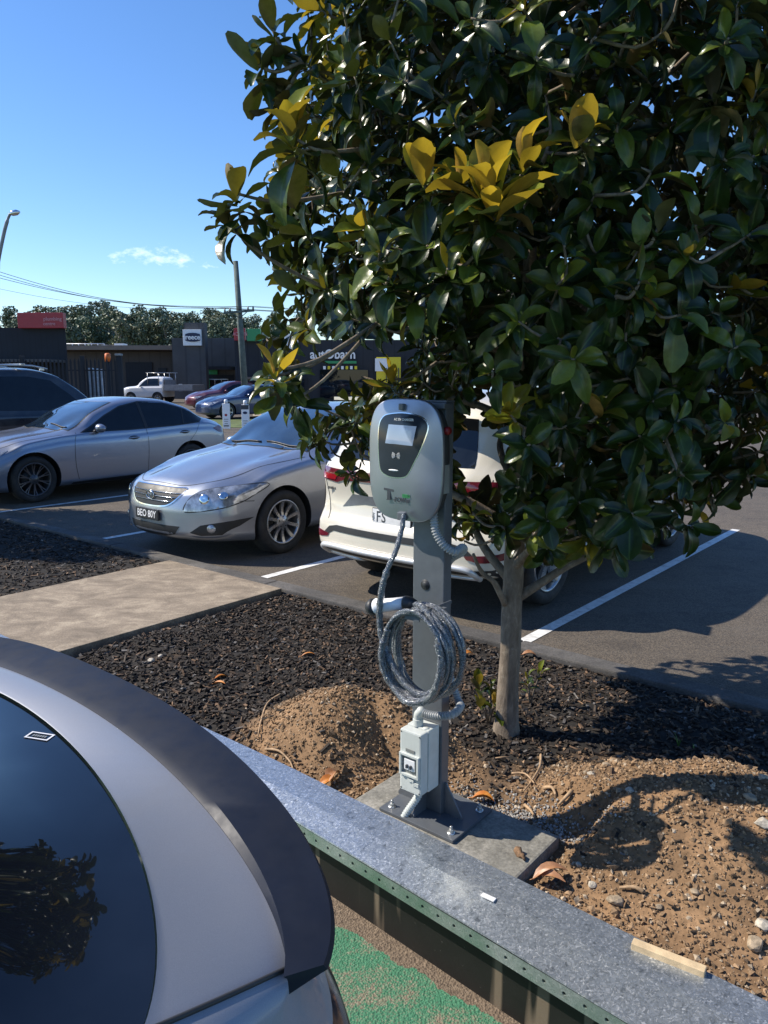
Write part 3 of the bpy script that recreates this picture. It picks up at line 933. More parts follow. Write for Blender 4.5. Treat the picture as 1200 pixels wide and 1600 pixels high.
fs = [[i * nb + j, i * nb + (j + 1) % nb, (i + 1) * nb + (j + 1) % nb, (i + 1) * nb + j] for i in range(nr - 1) for j in range(nb)]
fs += [[(nr - 1) * nb + j for j in range(nb)], list(range(nb))]
mb.add(vs, fs, 0, True)
shell = mb.build('front_shell', 'shell_silver', box)
def dpatch(poly, name, mat, parent, off=0.002, surf=None, res=0.012):
    """thin curved plate following the dome; poly in box-local (x, z)"""
    surf = surf or dome
    n = len(poly)
    xs, zs = [p[0] for p in poly], [p[1] for p in poly]
    pts = [Vector((p[0], p[1])) for p in poly]
    gx = np.arange(min(xs) + res / 2, max(xs), res); gz = np.arange(min(zs) + res / 2, max(zs), res)
    for a in gx:
        for b_ in gz:
            ins = False
            for i in range(n):
                x1, z1, x2, z2 = poly[i][0], poly[i][1], poly[i - 1][0], poly[i - 1][1]
                if (z1 > b_) != (z2 > b_) and a < (x2 - x1) * (b_ - z1) / (z2 - z1) + x1:
                    ins = not ins
            if ins:
                pts.append(Vector((a, b_)))
    v2, e2, f2, *_ = delaunay_2d_cdt(pts, [], [list(range(n))], 1, 1e-6)
    mb = MB()
    top = [Vector((BX + v.x, surf(v.x, v.y) - off, BZ + v.y)) for v in v2]
    mb.add(top, [list(f) for f in f2], 0, True)
    sk = [Vector((BX + p[0], surf(p[0], p[1]) - off, BZ + p[1])) for p in poly] + [Vector((BX + p[0], surf(p[0], p[1]) + 0.004, BZ + p[1])) for p in poly]
    mb.add(sk, [[i, (i + 1) % n, n + (i + 1) % n, n + i] for i in range(n)])
    return mb.build(name, mat, parent)
def im4(X, Y): return ((X - 435) / 680 * 2 * BA, (712 - Y) / 1165 * 2 * BB)
pp = [im4(*q) for q in ((300, 282), (430, 264), (560, 280), (632, 318), (660, 380), (645, 470), (603, 600), (552, 720), (505, 822), (455, 862), (350, 868), (272, 842), (235, 790), (219, 650), (215, 480), (223, 372), (252, 312))]
pp = [(v.x, v.y) for v in catmull([(a, b_, 0) for a, b_ in pp], 4, True)]
cxp = sum(p[0] for p in pp) / len(pp); czp = sum(p[1] for p in pp) / len(pp)
dpatch([(cxp + (a - cxp) * 1.045, czp + (b_ - czp) * 1.03) for a, b_ in pp], 'panel_trim', 'chrome', shell, 0.0006)
panel = dpatch(pp, 'display_panel', 'panel_black', shell, 0.0018)
flat = lambda x, z: -0.1645
sc_p = [im4(318, 372), im4(572, 380), im4(545, 560), im4(292, 552)]
ms = sum(dome(*q) for q in sc_p) / 4
dpatch([im4(318, 372), im4(572, 378), im4(545, 560), im4(292, 552)], 'screen', 'screen', panel, 0.0032)
def face_at(X, Y, off=0.0045):
    x, z = im4(X, Y)
    return facing((BX + x, dome(x, z) - off, BZ + z), (1, 0, 0), (0, 0, 1))
mb = MB()
for r_, a0 in ((0.006, 50), (0.010, 50), (0.014, 45), (0.018, 40)):
    for sg in (0, 180):
        pts = [Vector((r_ * 1.0 * math.cos(R(sg + a)), r_ * math.sin(R(sg + a)), 0)) for a in np.linspace(-a0, a0, 9)]
        X = face_at(397, 662, 0.0022)
        mb.tube([X @ q for q in pts], 0.0010, 5)
mb.build('card_reader_symbol', 'text_white', panel)
mb = MB(); mb.lathe([(0, 0.0008), (1, 0.0006), (1.02, 0)], 24, X=face_at(372, 804, 0.0018) @ Matrix.Diagonal((0.023, 0.0035, 1, 1)))
mb.build('status_light', 'text_white', panel)
text('panel_text', 'AC EV CHARGER', 0.0125, 'text_white', panel, face_at(455, 323, 0.0028), ext=0.0003, sx=0.95, bold=0.0002)
# T-power logo
X = face_at(320, 1040, 0.0015)
mb = MB()
mb.prism([(-0.024, 0.022), (0.024, 0.019), (0.024, 0.0095), (0.0075, 0.011), (0.0075, -0.018), (0.010, -0.023), (-0.012, -0.023), (-0.008, -0.018), (-0.008, 0.0125), (-0.024, 0.014)], -0.001, 0.0008, X=X)
mb.build('logo_letter', 'text_dark', shell)
text('logo_text', '-POWer', 0.0260, 'text_dark', shell, face_at(434, 1088, 0.0016), ext=0.0004, sx=0.85, bold=0.0004)
text('logo_green_text', 'BERU', 0.0175, 'text_green', shell, face_at(482, 1043, 0.0016), ext=0.0004, sx=0.85, bold=0.0008)
mb = MB(); x, z = im4(428, 205)
mb.box((BX + x, dome(x, z) - 0.006, BZ + z), (0.020, 0.016, 0.024), bevel=0.003); mb.build('top_catch', 'post_grey', shell)
mb = MB(); x, z = im4(425, 1258)
mb.box((BX + x, -0.098, BZ + z + 0.004), (0.034, 0.035, 0.030), bevel=0.003); mb.build('cable_outlet', 'post_grey', box)
mb = MB(); mb.lathe([(0, 0.016), (0.012, 0.015), (0.015, 0.010), (0.015, 0)], 20, X=facing((BX + BA * 0.93, -0.060, BZ + 0.115), (0, 1, 0), (0, 0, 1)))
mb.build('stop_button', 'red_plastic', box)
mb = MB(); mb.box((BX + BA * 0.945, -0.060, BZ - 0.06), (0.003, 0.036, 0.105), bevel=0.0008); mb.build('side_label', 'label_grey', box)
# mounting bracket between box and post
mb = MB(); mb.box((-0.01, -0.0285, 1.50), (0.12, 0.006, 0.26)); mb.box((0.03, -0.022, 1.645), (0.10, 0.05, 0.02), bevel=0.003)
mb.build('mounting_bracket', 'post_grey', ch)

def corr(mb, pts, r, pitch=0.0105, depth=0.24):
    cp = catmull(pts, 24)
    out = [cp[0]]; acc = 0
    for a, b_ in zip(cp[:-1], cp[1:]):
        out.append(b_)
    # resample
    d = [0.0]
    for a, b_ in zip(cp[:-1], cp[1:]): d.append(d[-1] + (b_ - a).length)
    nn = max(8, int(d[-1] / pitch * 4))
    xs = np.linspace(0, d[-1], nn)
    P = np.stack([np.interp(xs, d, [p[i] for p in cp]) for i in range(3)], -1)
    mb.tube([Vector(p) for p in P], [r * (1 if (i // 2) % 2 else 1 - depth) for i in range(nn)], 16, smooth=False)
mb = MB()
corr(mb, [L(677, 800, -0.07), L(681, 830, -0.07), L(694, 852, -0.06), L(711, 862, -0.03), L(722, 856, 0.02), L(722, 862, 0.06), Vector((0.03, 0.055, 1.03)), Vector((0.02, 0.05, 0.85)), Vector((0.035, 0.055, 0.64)), L(716, 1094, 0.05), L(719, 1104, 0.0), L(708, 1116, -0.06), L(690, 1119, -0.075), L(668, 1116, -0.075), L(657, 1111, -0.075)], 0.0165)
mb.build('conduit', 'pvc_grey', ch)

# isolator enclosure
ib = L(641, 1143, -0.145); it = ib.z
ibz = L(641, 1240, -0.145).z
print('isolator z', ibz, it, 'x', ib.x)
IX, IZ, IH = ib.x + 0.0, (it + ibz) / 2, (it - ibz)
mb = MB(); mb.box((IX, -0.062, IZ), (0.106, 0.070, IH), bevel=0.006)
iso = mb.build('isolator_box', 'pvc_light', ch)
mb = MB(); mb.box((IX, -0.122, IZ), (0.102, 0.046, IH * 0.985), bevel=0.007)
mb.build('lid', 'pvc_light', iso)
yf = -0.1455
mb = MB()
fw, fh, zc_ = 0.084, 0.082, IZ - 0.010
for (cx, cz, w_, h_) in ((0, fh / 2, fw, 0.009), (0, -fh / 2, fw, 0.009), (-fw / 2, 0, 0.009, fh + 0.009), (fw / 2, 0, 0.009, fh + 0.009)):
    mb.box((IX + cx, yf - 0.005, zc_ + cz), (w_ + (0 if w_ < 0.02 else -0.009), 0.012, h_), bevel=0.0015)
mb.build('breaker_window_frame', 'pvc_light', iso)
mb = MB(); mb.box((IX, yf + 0.0005, zc_), (fw - 0.011, 0.002, fh - 0.011)); mb.build('breaker_recess', 'label_grey', iso)
mb = MB(); mb.box((IX, yf - 0.003, zc_ + 0.001), (0.050, 0.006, 0.044), bevel=0.002); mb.build('breaker_body', 'white_plastic', iso)
for k in (-1, 1):
    mb = MB(); mb.box((IX + k * 0.009, yf - 0.009, zc_ - 0.004), (0.007, 0.012, 0.014), bevel=0.001); mb.build('breaker_lever', 'text_dark', iso)
mb = MB(); mb.box((IX, yf - 0.001, zc_ + fh / 2 + 0.017), (0.042, 0.002, 0.013), bevel=0.0004); mb.build('rating_label', 'label_grey', iso)
mb = MB(); mb.box((IX, yf - 0.0005, zc_ - fh / 2 - 0.012), (0.088, 0.002, 0.002))
mb.box((IX + 0.006, yf - 0.003, zc_ - fh / 2 - 0.020), (0.030, 0.006, 0.010), bevel=0.002); mb.box((IX + 0.028, yf - 0.002, zc_ - fh / 2 - 0.032), (0.03, 0.004, 0.016), bevel=0.002)
mb.build('lid_catch', 'pvc_light', iso)
for sx in (-1, 1):
    for sz in (-1, 1):
        mb = MB(); mb.lathe([(0, 0.001), (0.003, 0.001), (0.0034, 0)], 12, X=facing((IX + sx * 0.044, yf + 0.0003, IZ + sz * (IH / 2 - 0.012)), (1, 0, 0), (0, 0, 1)))
        mb.build('lid_screw', 'text_dark', iso)
mb = MB(); mb.lathe([(0, 0.003), (0.011, 0.003), (0.0125, 0)], 20, X=Matrix.Translation((IX + 0.030, -0.085, it - 0.0002))); mb.build('blanking_plug', 'pvc_light', iso)
mb = MB()
e0 = L(657, 1111, -0.075)
ex = IX - 0.012
mb.tube(catmull([e0, (ex + 0.012, -0.078, e0.z + 0.001), (ex, -0.08, e0.z - 0.016), (ex, -0.08, it + 0.02), (ex, -0.08, it - 0.002)], 6), 0.0175, 18)
mb.lathe([(0.0205, 0.026), (0.0205, 0.0), ], 20, X=Matrix.Translation((ex, -0.08, it - 0.001)))
mb.lathe([(0.0178, 0.027), (0.0205, 0.026)], 20, X=Matrix.Translation((ex, -0.08, it - 0.001)))
mb.build('conduit_elbow', 'pvc_light', ch)
mb = MB()
corr(mb, [Vector((IX + 0.002, -0.08, ibz + 0.01)), Vector((IX - 0.006, -0.085, ibz - 0.04)), L(634, 1272, -0.115), L(622, 1296, -0.14), L(610, 1315, -0.17)], 0.0155)
mb.build('lower_conduit', 'pvc_light', ch)
# hook bracket
mb = MB(); hp = L(644, 962, -0.225)
mb.box((hp.x, hp.y, hp.z), (0.066, 0.004, 0.036), X=None, bevel=0.001)
mb.box((hp.x + 0.031, (hp.y - 0.026) / 2, hp.z + 0.012), (0.004, abs(hp.y + 0.026), 0.012))
mb.box((hp.x - 0.010, (hp.y - 0.026) / 2, hp.z - 0.016), (0.044, abs(hp.y + 0.026), 0.003))
mb.build('cable_hook', 'post_grey', ch)

# ------------------------------------------------------------------ charging cable (hangs on the hook)
def m_wrap():
    m, nt, b = newmat('wrapped_cable')
    co = N(nt, "ShaderNodeTexCoord").outputs["Object"]
    f = noise(nt, 120, 4, 0.7, co, 2.5)
    c = ramp(nt, f, [(0.35, (0.03, 0.034, 0.045)), (0.50, (0.085, 0.095, 0.105)), (0.58, (0.34, 0.36, 0.38)), (0.66, (0.12, 0.13, 0.14)), (0.75, (0.25, 0.27, 0.29))])  # pale stops paint the glints of the clear film into the colour
    nt.links.new(c, b.inputs["Base Color"]); b.inputs["Roughness"].default_value = 0.16
    b.inputs["Coat Weight"].default_value = 0.8
    b.inputs["Metallic"].default_value = 0.15
    p = bump(nt, b, noise(nt, 90, 4, 0.7, co, 2.0), 0.9, 0.006)
    bump(nt, b, noise(nt, 30, 3, 0.6, co, 1.0), 0.7, 0.012, p)
    return m
M['wrapped'] = m_wrap()
cable = empty('charging_cable', W(-1.64, 2.17, 0.55), ANG_E)
tag(cable, 'charging cable wrapped in clear film, coiled on the hook of the post', 'charging cable')
bpy.context.view_layer.update()
CBI = cable.matrix_world.inverted()
def LC(px, py, y): return CBI @ GT(px, py, 2.33 + y)
def lump(r):
    ph = random.uniform(0, 6)
    return lambda i, j: 1 + 0.10 * math.sin(i * 1.3 + ph + j) + 0.08 * math.sin(i * 0.55 + j * 2) + random.uniform(-0.04, 0.04)
mb = MB()
cp = catmull([LC(631, 805, -0.125), LC(627, 830, -0.15), LC(618, 862, -0.19), LC(604, 893, -0.22), LC(596, 925, -0.235), LC(593, 960, -0.235), LC(596, 992, -0.235), LC(607, 1025, -0.235), LC(622, 1055, -0.235), LC(642, 1078, -0.235), LC(664, 1086, -0.23), LC(684, 1076, -0.22)], 10)
mb.tube(cp, [0.0095 if i < 30 else 0.0125 for i in range(len(cp))], 10, rfun=lump(1))
mb.build('cable_lead', 'wrapped', cable)
cc = LC(662, 1018, -0.17)
mb = MB()
for k in range(11):
    rx = random.uniform(0.118, 0.146); rz_ = random.uniform(0.156, 0.176)
    oy = -0.062 + 0.0108 * k + random.uniform(-0.004, 0.004); ox = random.uniform(-0.008, 0.008); oz = random.uniform(-0.012, 0.004)
    ph = random.uniform(0, 6)
    pts = []
    for j in range(49):
        a = 2 * math.pi * j / 48
        w_ = 1 + 0.02 * math.sin(3 * a + ph)
        pts.append(cc + Vector((ox + rx * w_ * math.cos(a), oy + 0.012 * math.sin(a + ph) - 0.012 * (math.sin(a) < -0.6), oz + rz_ * w_ * math.sin(a))))
    mb.tube(pts, 0.0088, 9, rfun=lump(1), cap=False)
for k in range(2):
    pts = [cc + Vector((0.132 * math.cos(a), -0.07 - 0.012 * k + 0.005 * math.sin(5 * a), 0.164 * math.sin(a) - 0.004)) for a in np.linspace(2.6 + k * .3, 6.4 + k * 0.4, 60)]
    mb.tube(pts, 0.0125, 10, rfun=lump(1))
mb.build('cable_coil', 'wrapped', cable)
mb = MB()
cp = catmull([LC(646, 944, -0.17), LC(660, 948, -0.185), LC(672, 965, -0.20), LC(682, 990, -0.21), LC(688, 1020, -0.215), LC(690, 1045, -0.215), LC(684, 1070, -0.215)], 9)
mb.tube(cp, 0.0125, 10, rfun=lump(1)); mb.build('cable_tail', 'wrapped', cable)
g0, g1, g2 = LC(585, 948, -0.215), LC(633, 942, -0.175), LC(646, 944, -0.17)
ax = (g1 - g0)
mb = MB()
mb.tube([g0 - ax.normalized() * 0.002, g0 + ax * 0.08, g0 + ax * 0.25, g0 + ax * 0.6, g1], [0.025, 0.031, 0.027, 0.024, 0.0235], 24)
gun = mb.build('plug_handle', 'white_plastic', cable)
mb = MB()
mb.tube([g0 + Vector((-0.022, 0.01, -0.014)), g0 + Vector((-0.013, 0.006, -0.008)), g0 + Vector((-0.004, 0.002, -0.002)), g0 + ax * 0.05], [0.027, 0.032, 0.033, 0.030], 24)
mb.build('plug_cap', 'black_plastic', gun)
mb = MB(); mb.tube([g1 - ax * 0.02, g1 + (g2 - g1) * 0.2, g1 + (g2 - g1) * 0.8, g2 + (g2 - g1) * 0.3], [0.026, 0.027, 0.024, 0.016], 20)
mb.build('plug_collar', 'black_plastic', gun)
# ------------------------------------------------------------------ magnolia
def m_magleaf():
    m, nt, b = newmat('magnolia_leaf')
    a = N(nt, "ShaderNodeAttribute", attribute_name='tint')
    sep = N(nt, "ShaderNodeSeparateColor"); nt.links.new(a.outputs["Color"], sep.inputs[0])
    old = ramp(nt, sep.outputs[1], [(0.0, (0.009, 0.019, 0.004)), (0.6, (0.022, 0.044, 0.008)), (1.0, (0.085, 0.115, 0.014))])  # brightest stop puts a sunlit green into the colour of random leaves
    new = ramp(nt, sep.outputs[1], [(0.0, (0.13, 0.17, 0.02)), (1.0, (0.24, 0.26, 0.03))])
    topc = mix(nt, sep.outputs[0], old, new)
    und_old = ramp(nt, sep.outputs[1], [(0.0, (0.045, 0.038, 0.018)), (0.5, (0.075, 0.085, 0.035)), (1.0, (0.15, 0.09, 0.03))])
    und_new = ramp(nt, sep.outputs[1], [(0.0, (0.36, 0.23, 0.025)), (1.0, (0.50, 0.25, 0.02))])
    undc = mix(nt, sep.outputs[0], und_old, und_new)
    lv = ramp(nt, noise(nt, 22, 5, 0.65), [(0.3, (0.6, 0.6, 0.6)), (0.7, (1.35, 1.35, 1.3))])
    topc = mix(nt, 1.0, topc, lv, 'MULTIPLY'); undc = mix(nt, 1.0, undc, lv, 'MULTIPLY')
    # midrib, from the stored cross-leaf coordinate
    rib = ramp(nt, sep.outputs[2], [(0.0, (1, 1, 1)), (0.10, (0, 0, 0))])
    topc = mix(nt, ramp(nt, sep.outputs[2], [(0.0, (0.55, 0.55, 0.55)), (0.12, (0, 0, 0))]), topc, (0.10, 0.15, 0.04))
    geo = N(nt, "ShaderNodeNewGeometry")
    c = mix(nt, geo.outputs["Backfacing"], topc, undc)
    nt.links.new(c, b.inputs["Base Color"])
    rg = N(nt, "ShaderNodeMix"); rg.inputs[2].default_value = 0.30; rg.inputs[3].default_value = 0.62
    nt.links.new(geo.outputs["Backfacing"], rg.inputs[0]); nt.links.new(rg.outputs[0], b.inputs["Roughness"])
    b.inputs['Specular IOR Level'].default_value = 0.36
    bump(nt, b, noise(nt, 70, 3, 0.5), 0.2, 0.004)
    tr = N(nt, "ShaderNodeBsdfTranslucent")
    tc = mix(nt, sep.outputs[0], (0.07, 0.10, 0.01), (0.60, 0.42, 0.03))
    nt.links.new(tc, tr.inputs[0])
    ms = N(nt, "ShaderNodeMixShader")
    tf = N(nt, "ShaderNodeMapRange"); tf.inputs[3].default_value = 0.10; tf.inputs[4].default_value = 0.42
    nt.links.new(sep.outputs[0], tf.inputs[0]); nt.links.new(tf.outputs[0], ms.inputs[0])
    nt.links.new(b.outputs[0], ms.inputs[1]); nt.links.new(tr.outputs[0], ms.inputs[2])
    nt.links.new(ms.outputs[0], nt.nodes["Material Output"].inputs[0])
    return m
M['mag_leaf'] = m_magleaf()
def m_bark(name, c1, c2, sc=34):
    m, nt, b = newmat(name)
    co = N(nt, "ShaderNodeTexCoord").outputs["Object"]
    mp = N(nt, "ShaderNodeMapping"); mp.inputs["Scale"].default_value = (1, 1, 0.35); nt.links.new(co, mp.inputs["Vector"])
    f = noise(nt, sc, 7, 0.7, mp.outputs[0], 0.4)
    c = ramp(nt, f, [(0.3, tuple(x * .55 for x in c1)), (0.5, c1), (0.72, c2)])
    li = noise(nt, 8, 5, 0.7, co)
    c = mix(nt, ramp(nt, li, [(0.58, (0, 0, 0)), (0.68, (0.55, 0.55, 0.55))]), c, (0.36, 0.32, 0.25))
    nt.links.new(c, b.inputs["Base Color"]); b.inputs["Roughness"].default_value = 0.9
    p = bump(nt, b, f, 0.6, 0.01); bump(nt, b, noise(nt, 120, 4, 0.7, co), 0.5, 0.003, p)
    return m
M['bark'] = m_bark('bark', (0.17, 0.135, 0.10), (0.28, 0.23, 0.175))
NL = 7
def leaf_template(wd, curl, cup, wave):
    V, UVx = [], []
    for i in range(NL):
        a = i / (NL - 1)
        hw = wd * 0.5 * (math.sin(math.pi * min(1.0, a ** 1.25 * 0.955 + 0.02)) ** 0.62)
        if i == 0: hw = wd * 0.05
        ang = curl * a * a
        x = a * math.cos(ang * 0.6); z = -a * math.sin(ang * 0.6)
        for j in (-1, -0.5, 0, 0.5, 1):
            V.append((x, j * hw, z + (abs(j) ** 1.5) * hw * cup + wave * math.sin(a * 7 + j * 2) * 0.04))
            UVx.append(abs(j))
    return np.array(V), np.array(UVx)
LF = np.array([[i * 5 + j, (i + 1) * 5 + j, (i + 1) * 5 + j + 1, i * 5 + j + 1] for i in range(NL - 1) for j in range(4)])
LT = [leaf_template(w, c, k, wv) for w, c, k, wv in ((0.50, 0.5, 0.5, 0.6), (0.46, 0.9, 0.3, 0.3), (0.54, 0.2, 0.35, 0.8), (0.42, 0.7, 0.6, 0.4), (0.52, -0.3, 0.4, 0.5))]
class Leaves:
    def __init__(self): self.V, self.C, self.n = [], [], 0
    def add(self, base, dirv, topn, length, young, g, k=None):
        V, u = LT[random.randrange(len(LT)) if k is None else k]
        x = np.array(dirv.normalized()); n_ = Vector(topn) - Vector(dirv.normalized()) * Vector(topn).dot(dirv.normalized())
        if n_.length < 1e-4: n_ = dirv.orthogonal()
        z = np.array(n_.normalized()); y = np.cross(z, x)
        P = np.array(base)[None] + length * (V[:, :1] * x + V[:, 1:2] * y + V[:, 2:3] * z)
        self.V.append(P); self.n += 1
        self.C.append(np.stack([np.full(len(V), young), np.full(len(V), g), u, np.ones(len(V))], -1))
    def whorl(self, p, ax, n=8, size=0.15, young=0.0, spread=(35, 105), open_=0.0):
        ax = Vector(ax).normalized(); p = Vector(p)
        b1 = ax.orthogonal().normalized(); b2 = ax.cross(b1)
        ph = random.uniform(0, 6.28)
        for i in range(n):
            f = i / max(1, n - 1)
            a = ph + i * 2.4 + random.uniform(-.3, .3)
            be = R(spread[0] + (spread[1] - spread[0]) * f + random.uniform(-12, 12))
            rad = b1 * math.cos(a) + b2 * math.sin(a)
            dv = ax * math.cos(be) + rad * math.sin(be)
            dv.z -= 0.22 * f * (1 - young)
            L_ = size * random.uniform(0.55, 1.2) * (0.75 + 0.25 * f)
            self.add(p - ax * (0.05 * f) + rad * 0.004, dv, ax + Vector((random.uniform(-.2, .2), random.uniform(-.2, .2), 0.25)), L_, max(0, min(1, young * random.uniform(0.75, 1.1) - (0.5 * f if young < 0.9 else 0.15 * f))), min(1, max(0, random.gauss(0.42, 0.34))))
    def mesh(self, name, parent=None):
        V = np.concatenate(self.V); C = np.concatenate(self.C)
        nv = NL * 5
        F = (LF[None] + (np.arange(self.n) * nv)[:, None, None]).reshape(-1, 4)
        return npmesh(name, V, F, 'mag_leaf', parent, True, attr=C)

TB = G(792, 1140, 0.0)                       # trunk base
print('trunk base', TB)
mag = empty('magnolia_tree', TB)
tag(mag, 'magnolia with glossy dark leaves, rusty undersides and a single grey trunk beside the charger', 'tree')
random.seed(21)
CRC = Vector((0.78, 3.72, 2.55)) - TB         # crown centre
def crown_ok(p):
    q = p - CRC
    az = math.atan2(q.y, q.x)
    rz_ = 1.85 if q.z > 0 else 1.62
    rr = 1.36 * (1 + 0.07 * math.sin(3 * az + 1) + 0.06 * math.sin(5 * az + q.z * 2.3))
    if q.x > 0: rr *= 1.12
    e = (q.x / rr) ** 2 + (q.y / (rr * 0.92)) ** 2 + (abs(q.z) / rz_) ** (2.4 if q.z > 0 else 4.0)
    return e
def blocked(p):                              # space taken by the charger, kept clear of twigs
    w = p + TB
    l = CHI @ w
    if l.y < 0.17 and -0.75 < l.x < 0.32 and w.z < 1.92 and l.y > -1.6: return True
    return False
trunk_top = Vector((0.02, 0.02, 1.02))
mb = MB()
tp = [(-0.005, 0, -0.04), (-0.003, 0, 0.05), (0, 0, 0.25), (0.006, 0, 0.5), (0.010, 0.01, 0.75), (0.018, 0.02, 1.0), (0.03, 0.03, 1.25), (0.02, 0.05, 1.7), (0.05, 0.04, 2.2), (0.03, 0.02, 2.8), (0.06, 0, 3.4), (0.05, 0, 3.95)]
tr_ = [0.080, 0.060, 0.052, 0.049, 0.049, 0.048, 0.046, 0.040, 0.032, 0.024, 0.015, 0.006]
cp = catmull(tp, 6)
rs = list(np.interp(np.arange(len(cp)) / 6, np.arange(len(tp)), tr_))
_ph = [random.uniform(0, 6) for _ in range(6)]
mb.tube(cp, rs, 20, rfun=lambda i, j: 1 + 0.03 * math.sin(i * .7 + j * .9) + 0.02 * math.sin(j * 2 + i * 0.3) + (0.12 * max(0, 1 - i / 7) * math.sin(j * 1.6)))
mb.build('trunk', 'bark', mag)
# scaffold limbs
limbs = []
mbl = MB()
def limb(a, b_, r0, r1, sag=0.0, k=6):
    a, b_ = Vector(a), Vector(b_)
    m1 = a.lerp(b_, 0.33) + Vector((random.uniform(-.05, .05), random.uniform(-.05, .05), 0.03 - sag))
    m2 = a.lerp(b_, 0.66) + Vector((random.uniform(-.06, .06), random.uniform(-.06, .06), -sag))
    cp = catmull([a, m1, m2, b_], k)
    n = len(cp)
    mbl.tube(cp, [r0 + (r1 - r0) * (i / (n - 1)) for i in range(n)], 8, rfun=lambda i, j: 1 + 0.08 * math.sin(i * 1.1 + j))
    return cp
nodes = [Vector(p) for p in cp if Vector(p).z > 0.9]
trunkc = [Vector(p) for p in cp]
for k in range(30):
    z0 = 0.68 + 2.9 * (k / 30) ** 1.05
    base = min(trunkc, key=lambda q: abs(q.z - z0))
    az = k * 2.4 + random.uniform(-.3, .3)
    for tr in range(8):
        el = random.uniform(0.15, 0.75)
        ln = random.uniform(0.75, 1.15) * (1.0 if z0 < 2.6 else 0.75)
        tip = base + Vector((math.cos(az) * math.cos(el), math.sin(az) * math.cos(el), math.sin(el))) * ln
        if crown_ok(tip) < 0.95 and not blocked(tip): break
        az += 0.35
    else:
        continue
    r0 = 0.026 * (1 - k / 45)
    c_ = limb(base, tip, r0, 0.007)
    nodes += c_[3:]
# the low limb forking left of the trunk, and the low right limb
c_ = limb(Vector((-0.03, -0.02, 0.66)), G(728, 868, 1.0) - TB if False else Vector((-0.20, -0.10, 0.93)), 0.017, 0.007); lowtip = c_[-1]; nodes += c_[-2:]
# whorls
LV = Leaves()
pts = []
tries = 0
target = 1650
while len(pts) < target and tries < 60000:
    tries += 1
    q = Vector((random.uniform(-1.6, 1.8), random.uniform(-1.4, 1.4), random.uniform(-1.65, 1.9)))
    p = CRC + q
    e = crown_ok(p)
    if e > 1.0 or blocked(p) or p.z < 0.93: continue
    if p.z < 1.25 and (p.x < -0.15 and p.y < 0.0): continue
    if random.random() > 0.12 + 0.88 * e ** 1.4: continue
    wp = p + TB
    if p.z < 1.42 and wp.x < 0.56 and wp.y < 3.75 and random.random() < (1.0 if wp.x < 0.36 or wp.y < 3.0 else 0.55): continue
    if wp.x > 1.45 and p.z < 1.45 and random.random() < 0.6: continue
    fz = wp.y * math.cos(PITCH) - (wp.z - H) * math.sin(PITCH)
    ppx = 600 + 1200 * wp.x / fz; ppy = 800 - 1200 * (wp.y * math.sin(PITCH) + (wp.z - H) * math.cos(PITCH)) / fz
    if 455 < ppx < 650 and 515 < ppy < 612: continue
    if 690 < ppx < 800 and 665 < ppy < 770: continue
    if any((p - o).length < 0.115 for o, _ in pts): continue
    out = Vector((q.x, q.y, q.z * 0.35 + 0.35)).normalized()
    pts.append((p, out))
NA = np.array([list(n_) for n_ in nodes])
order = sorted(pts, key=lambda a: (a[0] - CRC).length)
def near_node(p):
    d = np.linalg.norm(NA - np.array(p)[None], axis=1) + 0.6 * np.clip(NA[:, 2] - p[2], 0, 9)
    return Vector(NA[int(np.argmin(d))])
for p, out in order:
    q = near_node(p)
    dv = (p - q)
    if dv.length > 0.03:
        mid = q.lerp(p, 0.55) + Vector((random.uniform(-.03, .03), random.uniform(-.03, .03), -0.03))
        tw = catmull([q, mid, p], 3)
        mbl.tube(tw, [0.0065 - 0.0028 * i / 6 for i in range(len(tw))], 5)
        NA = np.concatenate([NA, np.array([list(mid), list(p)])])
    ax = (out + dv.normalized() * 0.5 + Vector((random.uniform(-.35, .35), random.uniform(-.35, .35), random.uniform(0.0, 0.6))) ).normalized()
    yg = 0.0
    r_ = random.random()
    e = crown_ok(p)
    if e > 0.6 and r_ < 0.10: yg = random.uniform(0.75, 1.0)
    elif e > 0.45 and r_ < 0.22: yg = random.uniform(0.2, 0.5)
    LV.whorl(p, ax, random.randint(7, 11), random.uniform(0.108, 0.170), yg, (25, 80) if yg > 0.6 else (35, 110))
# the young golden shoots that stand out in the photograph
def hero(px, py, Y, ax, n, size, yg=1.0, spread=(10, 45)):
    p = GY(px, py, Y) - TB
    q = near_node(p)
    tw = catmull([q, q.lerp(p, 0.6) + Vector((0, 0, -0.03)), p], 4)
    mbl.tube(tw, [0.008 - 0.003 * i / 8 for i in range(len(tw))], 6)
    LV.whorl(p, ax, n, size, yg, spread)
    LV.whorl(p - Vector(ax).normalized() * 0.03, ax, 7, size * 0.9, 0.0, (75, 120))
hero(458, 215, 2.75, (-0.1, -0.15, 1), 7, 0.22, 0.8, (8, 40))
hero(368, 302, 2.9, (-0.2, -0.1, 1), 8, 0.155, 0.4, (5, 95))
hero(350, 345, 2.95, (-0.6, -0.1, 0.6), 8, 0.14, 0.0, (20, 100))
hero(402, 100, 2.95, (-0.3, -0.1, 1), 8, 0.15, 0.2, (10, 95))
hero(425, 45, 3.0, (-0.2, -0.1, 1), 7, 0.14, 0.1, (10, 90))
hero(430, 150, 3.0, (-0.4, -0.1, 0.7), 8, 0.14, 0.0, (25, 100))
hero(420, 590, 2.55, (-0.5, -0.3, 0.2), 8, 0.125, 0.05, (30, 100))
hero(450, 630, 2.6, (-0.3, -0.3, 0.1), 8, 0.12, 0.0, (30, 105))
hero(772, 320, 2.35, (-0.1, -0.25, 1), 9, 0.20, 1.0, (8, 62))
hero(718, 275, 2.5, (0.0, -0.1, 1), 7, 0.15, 1.0, (8, 55))
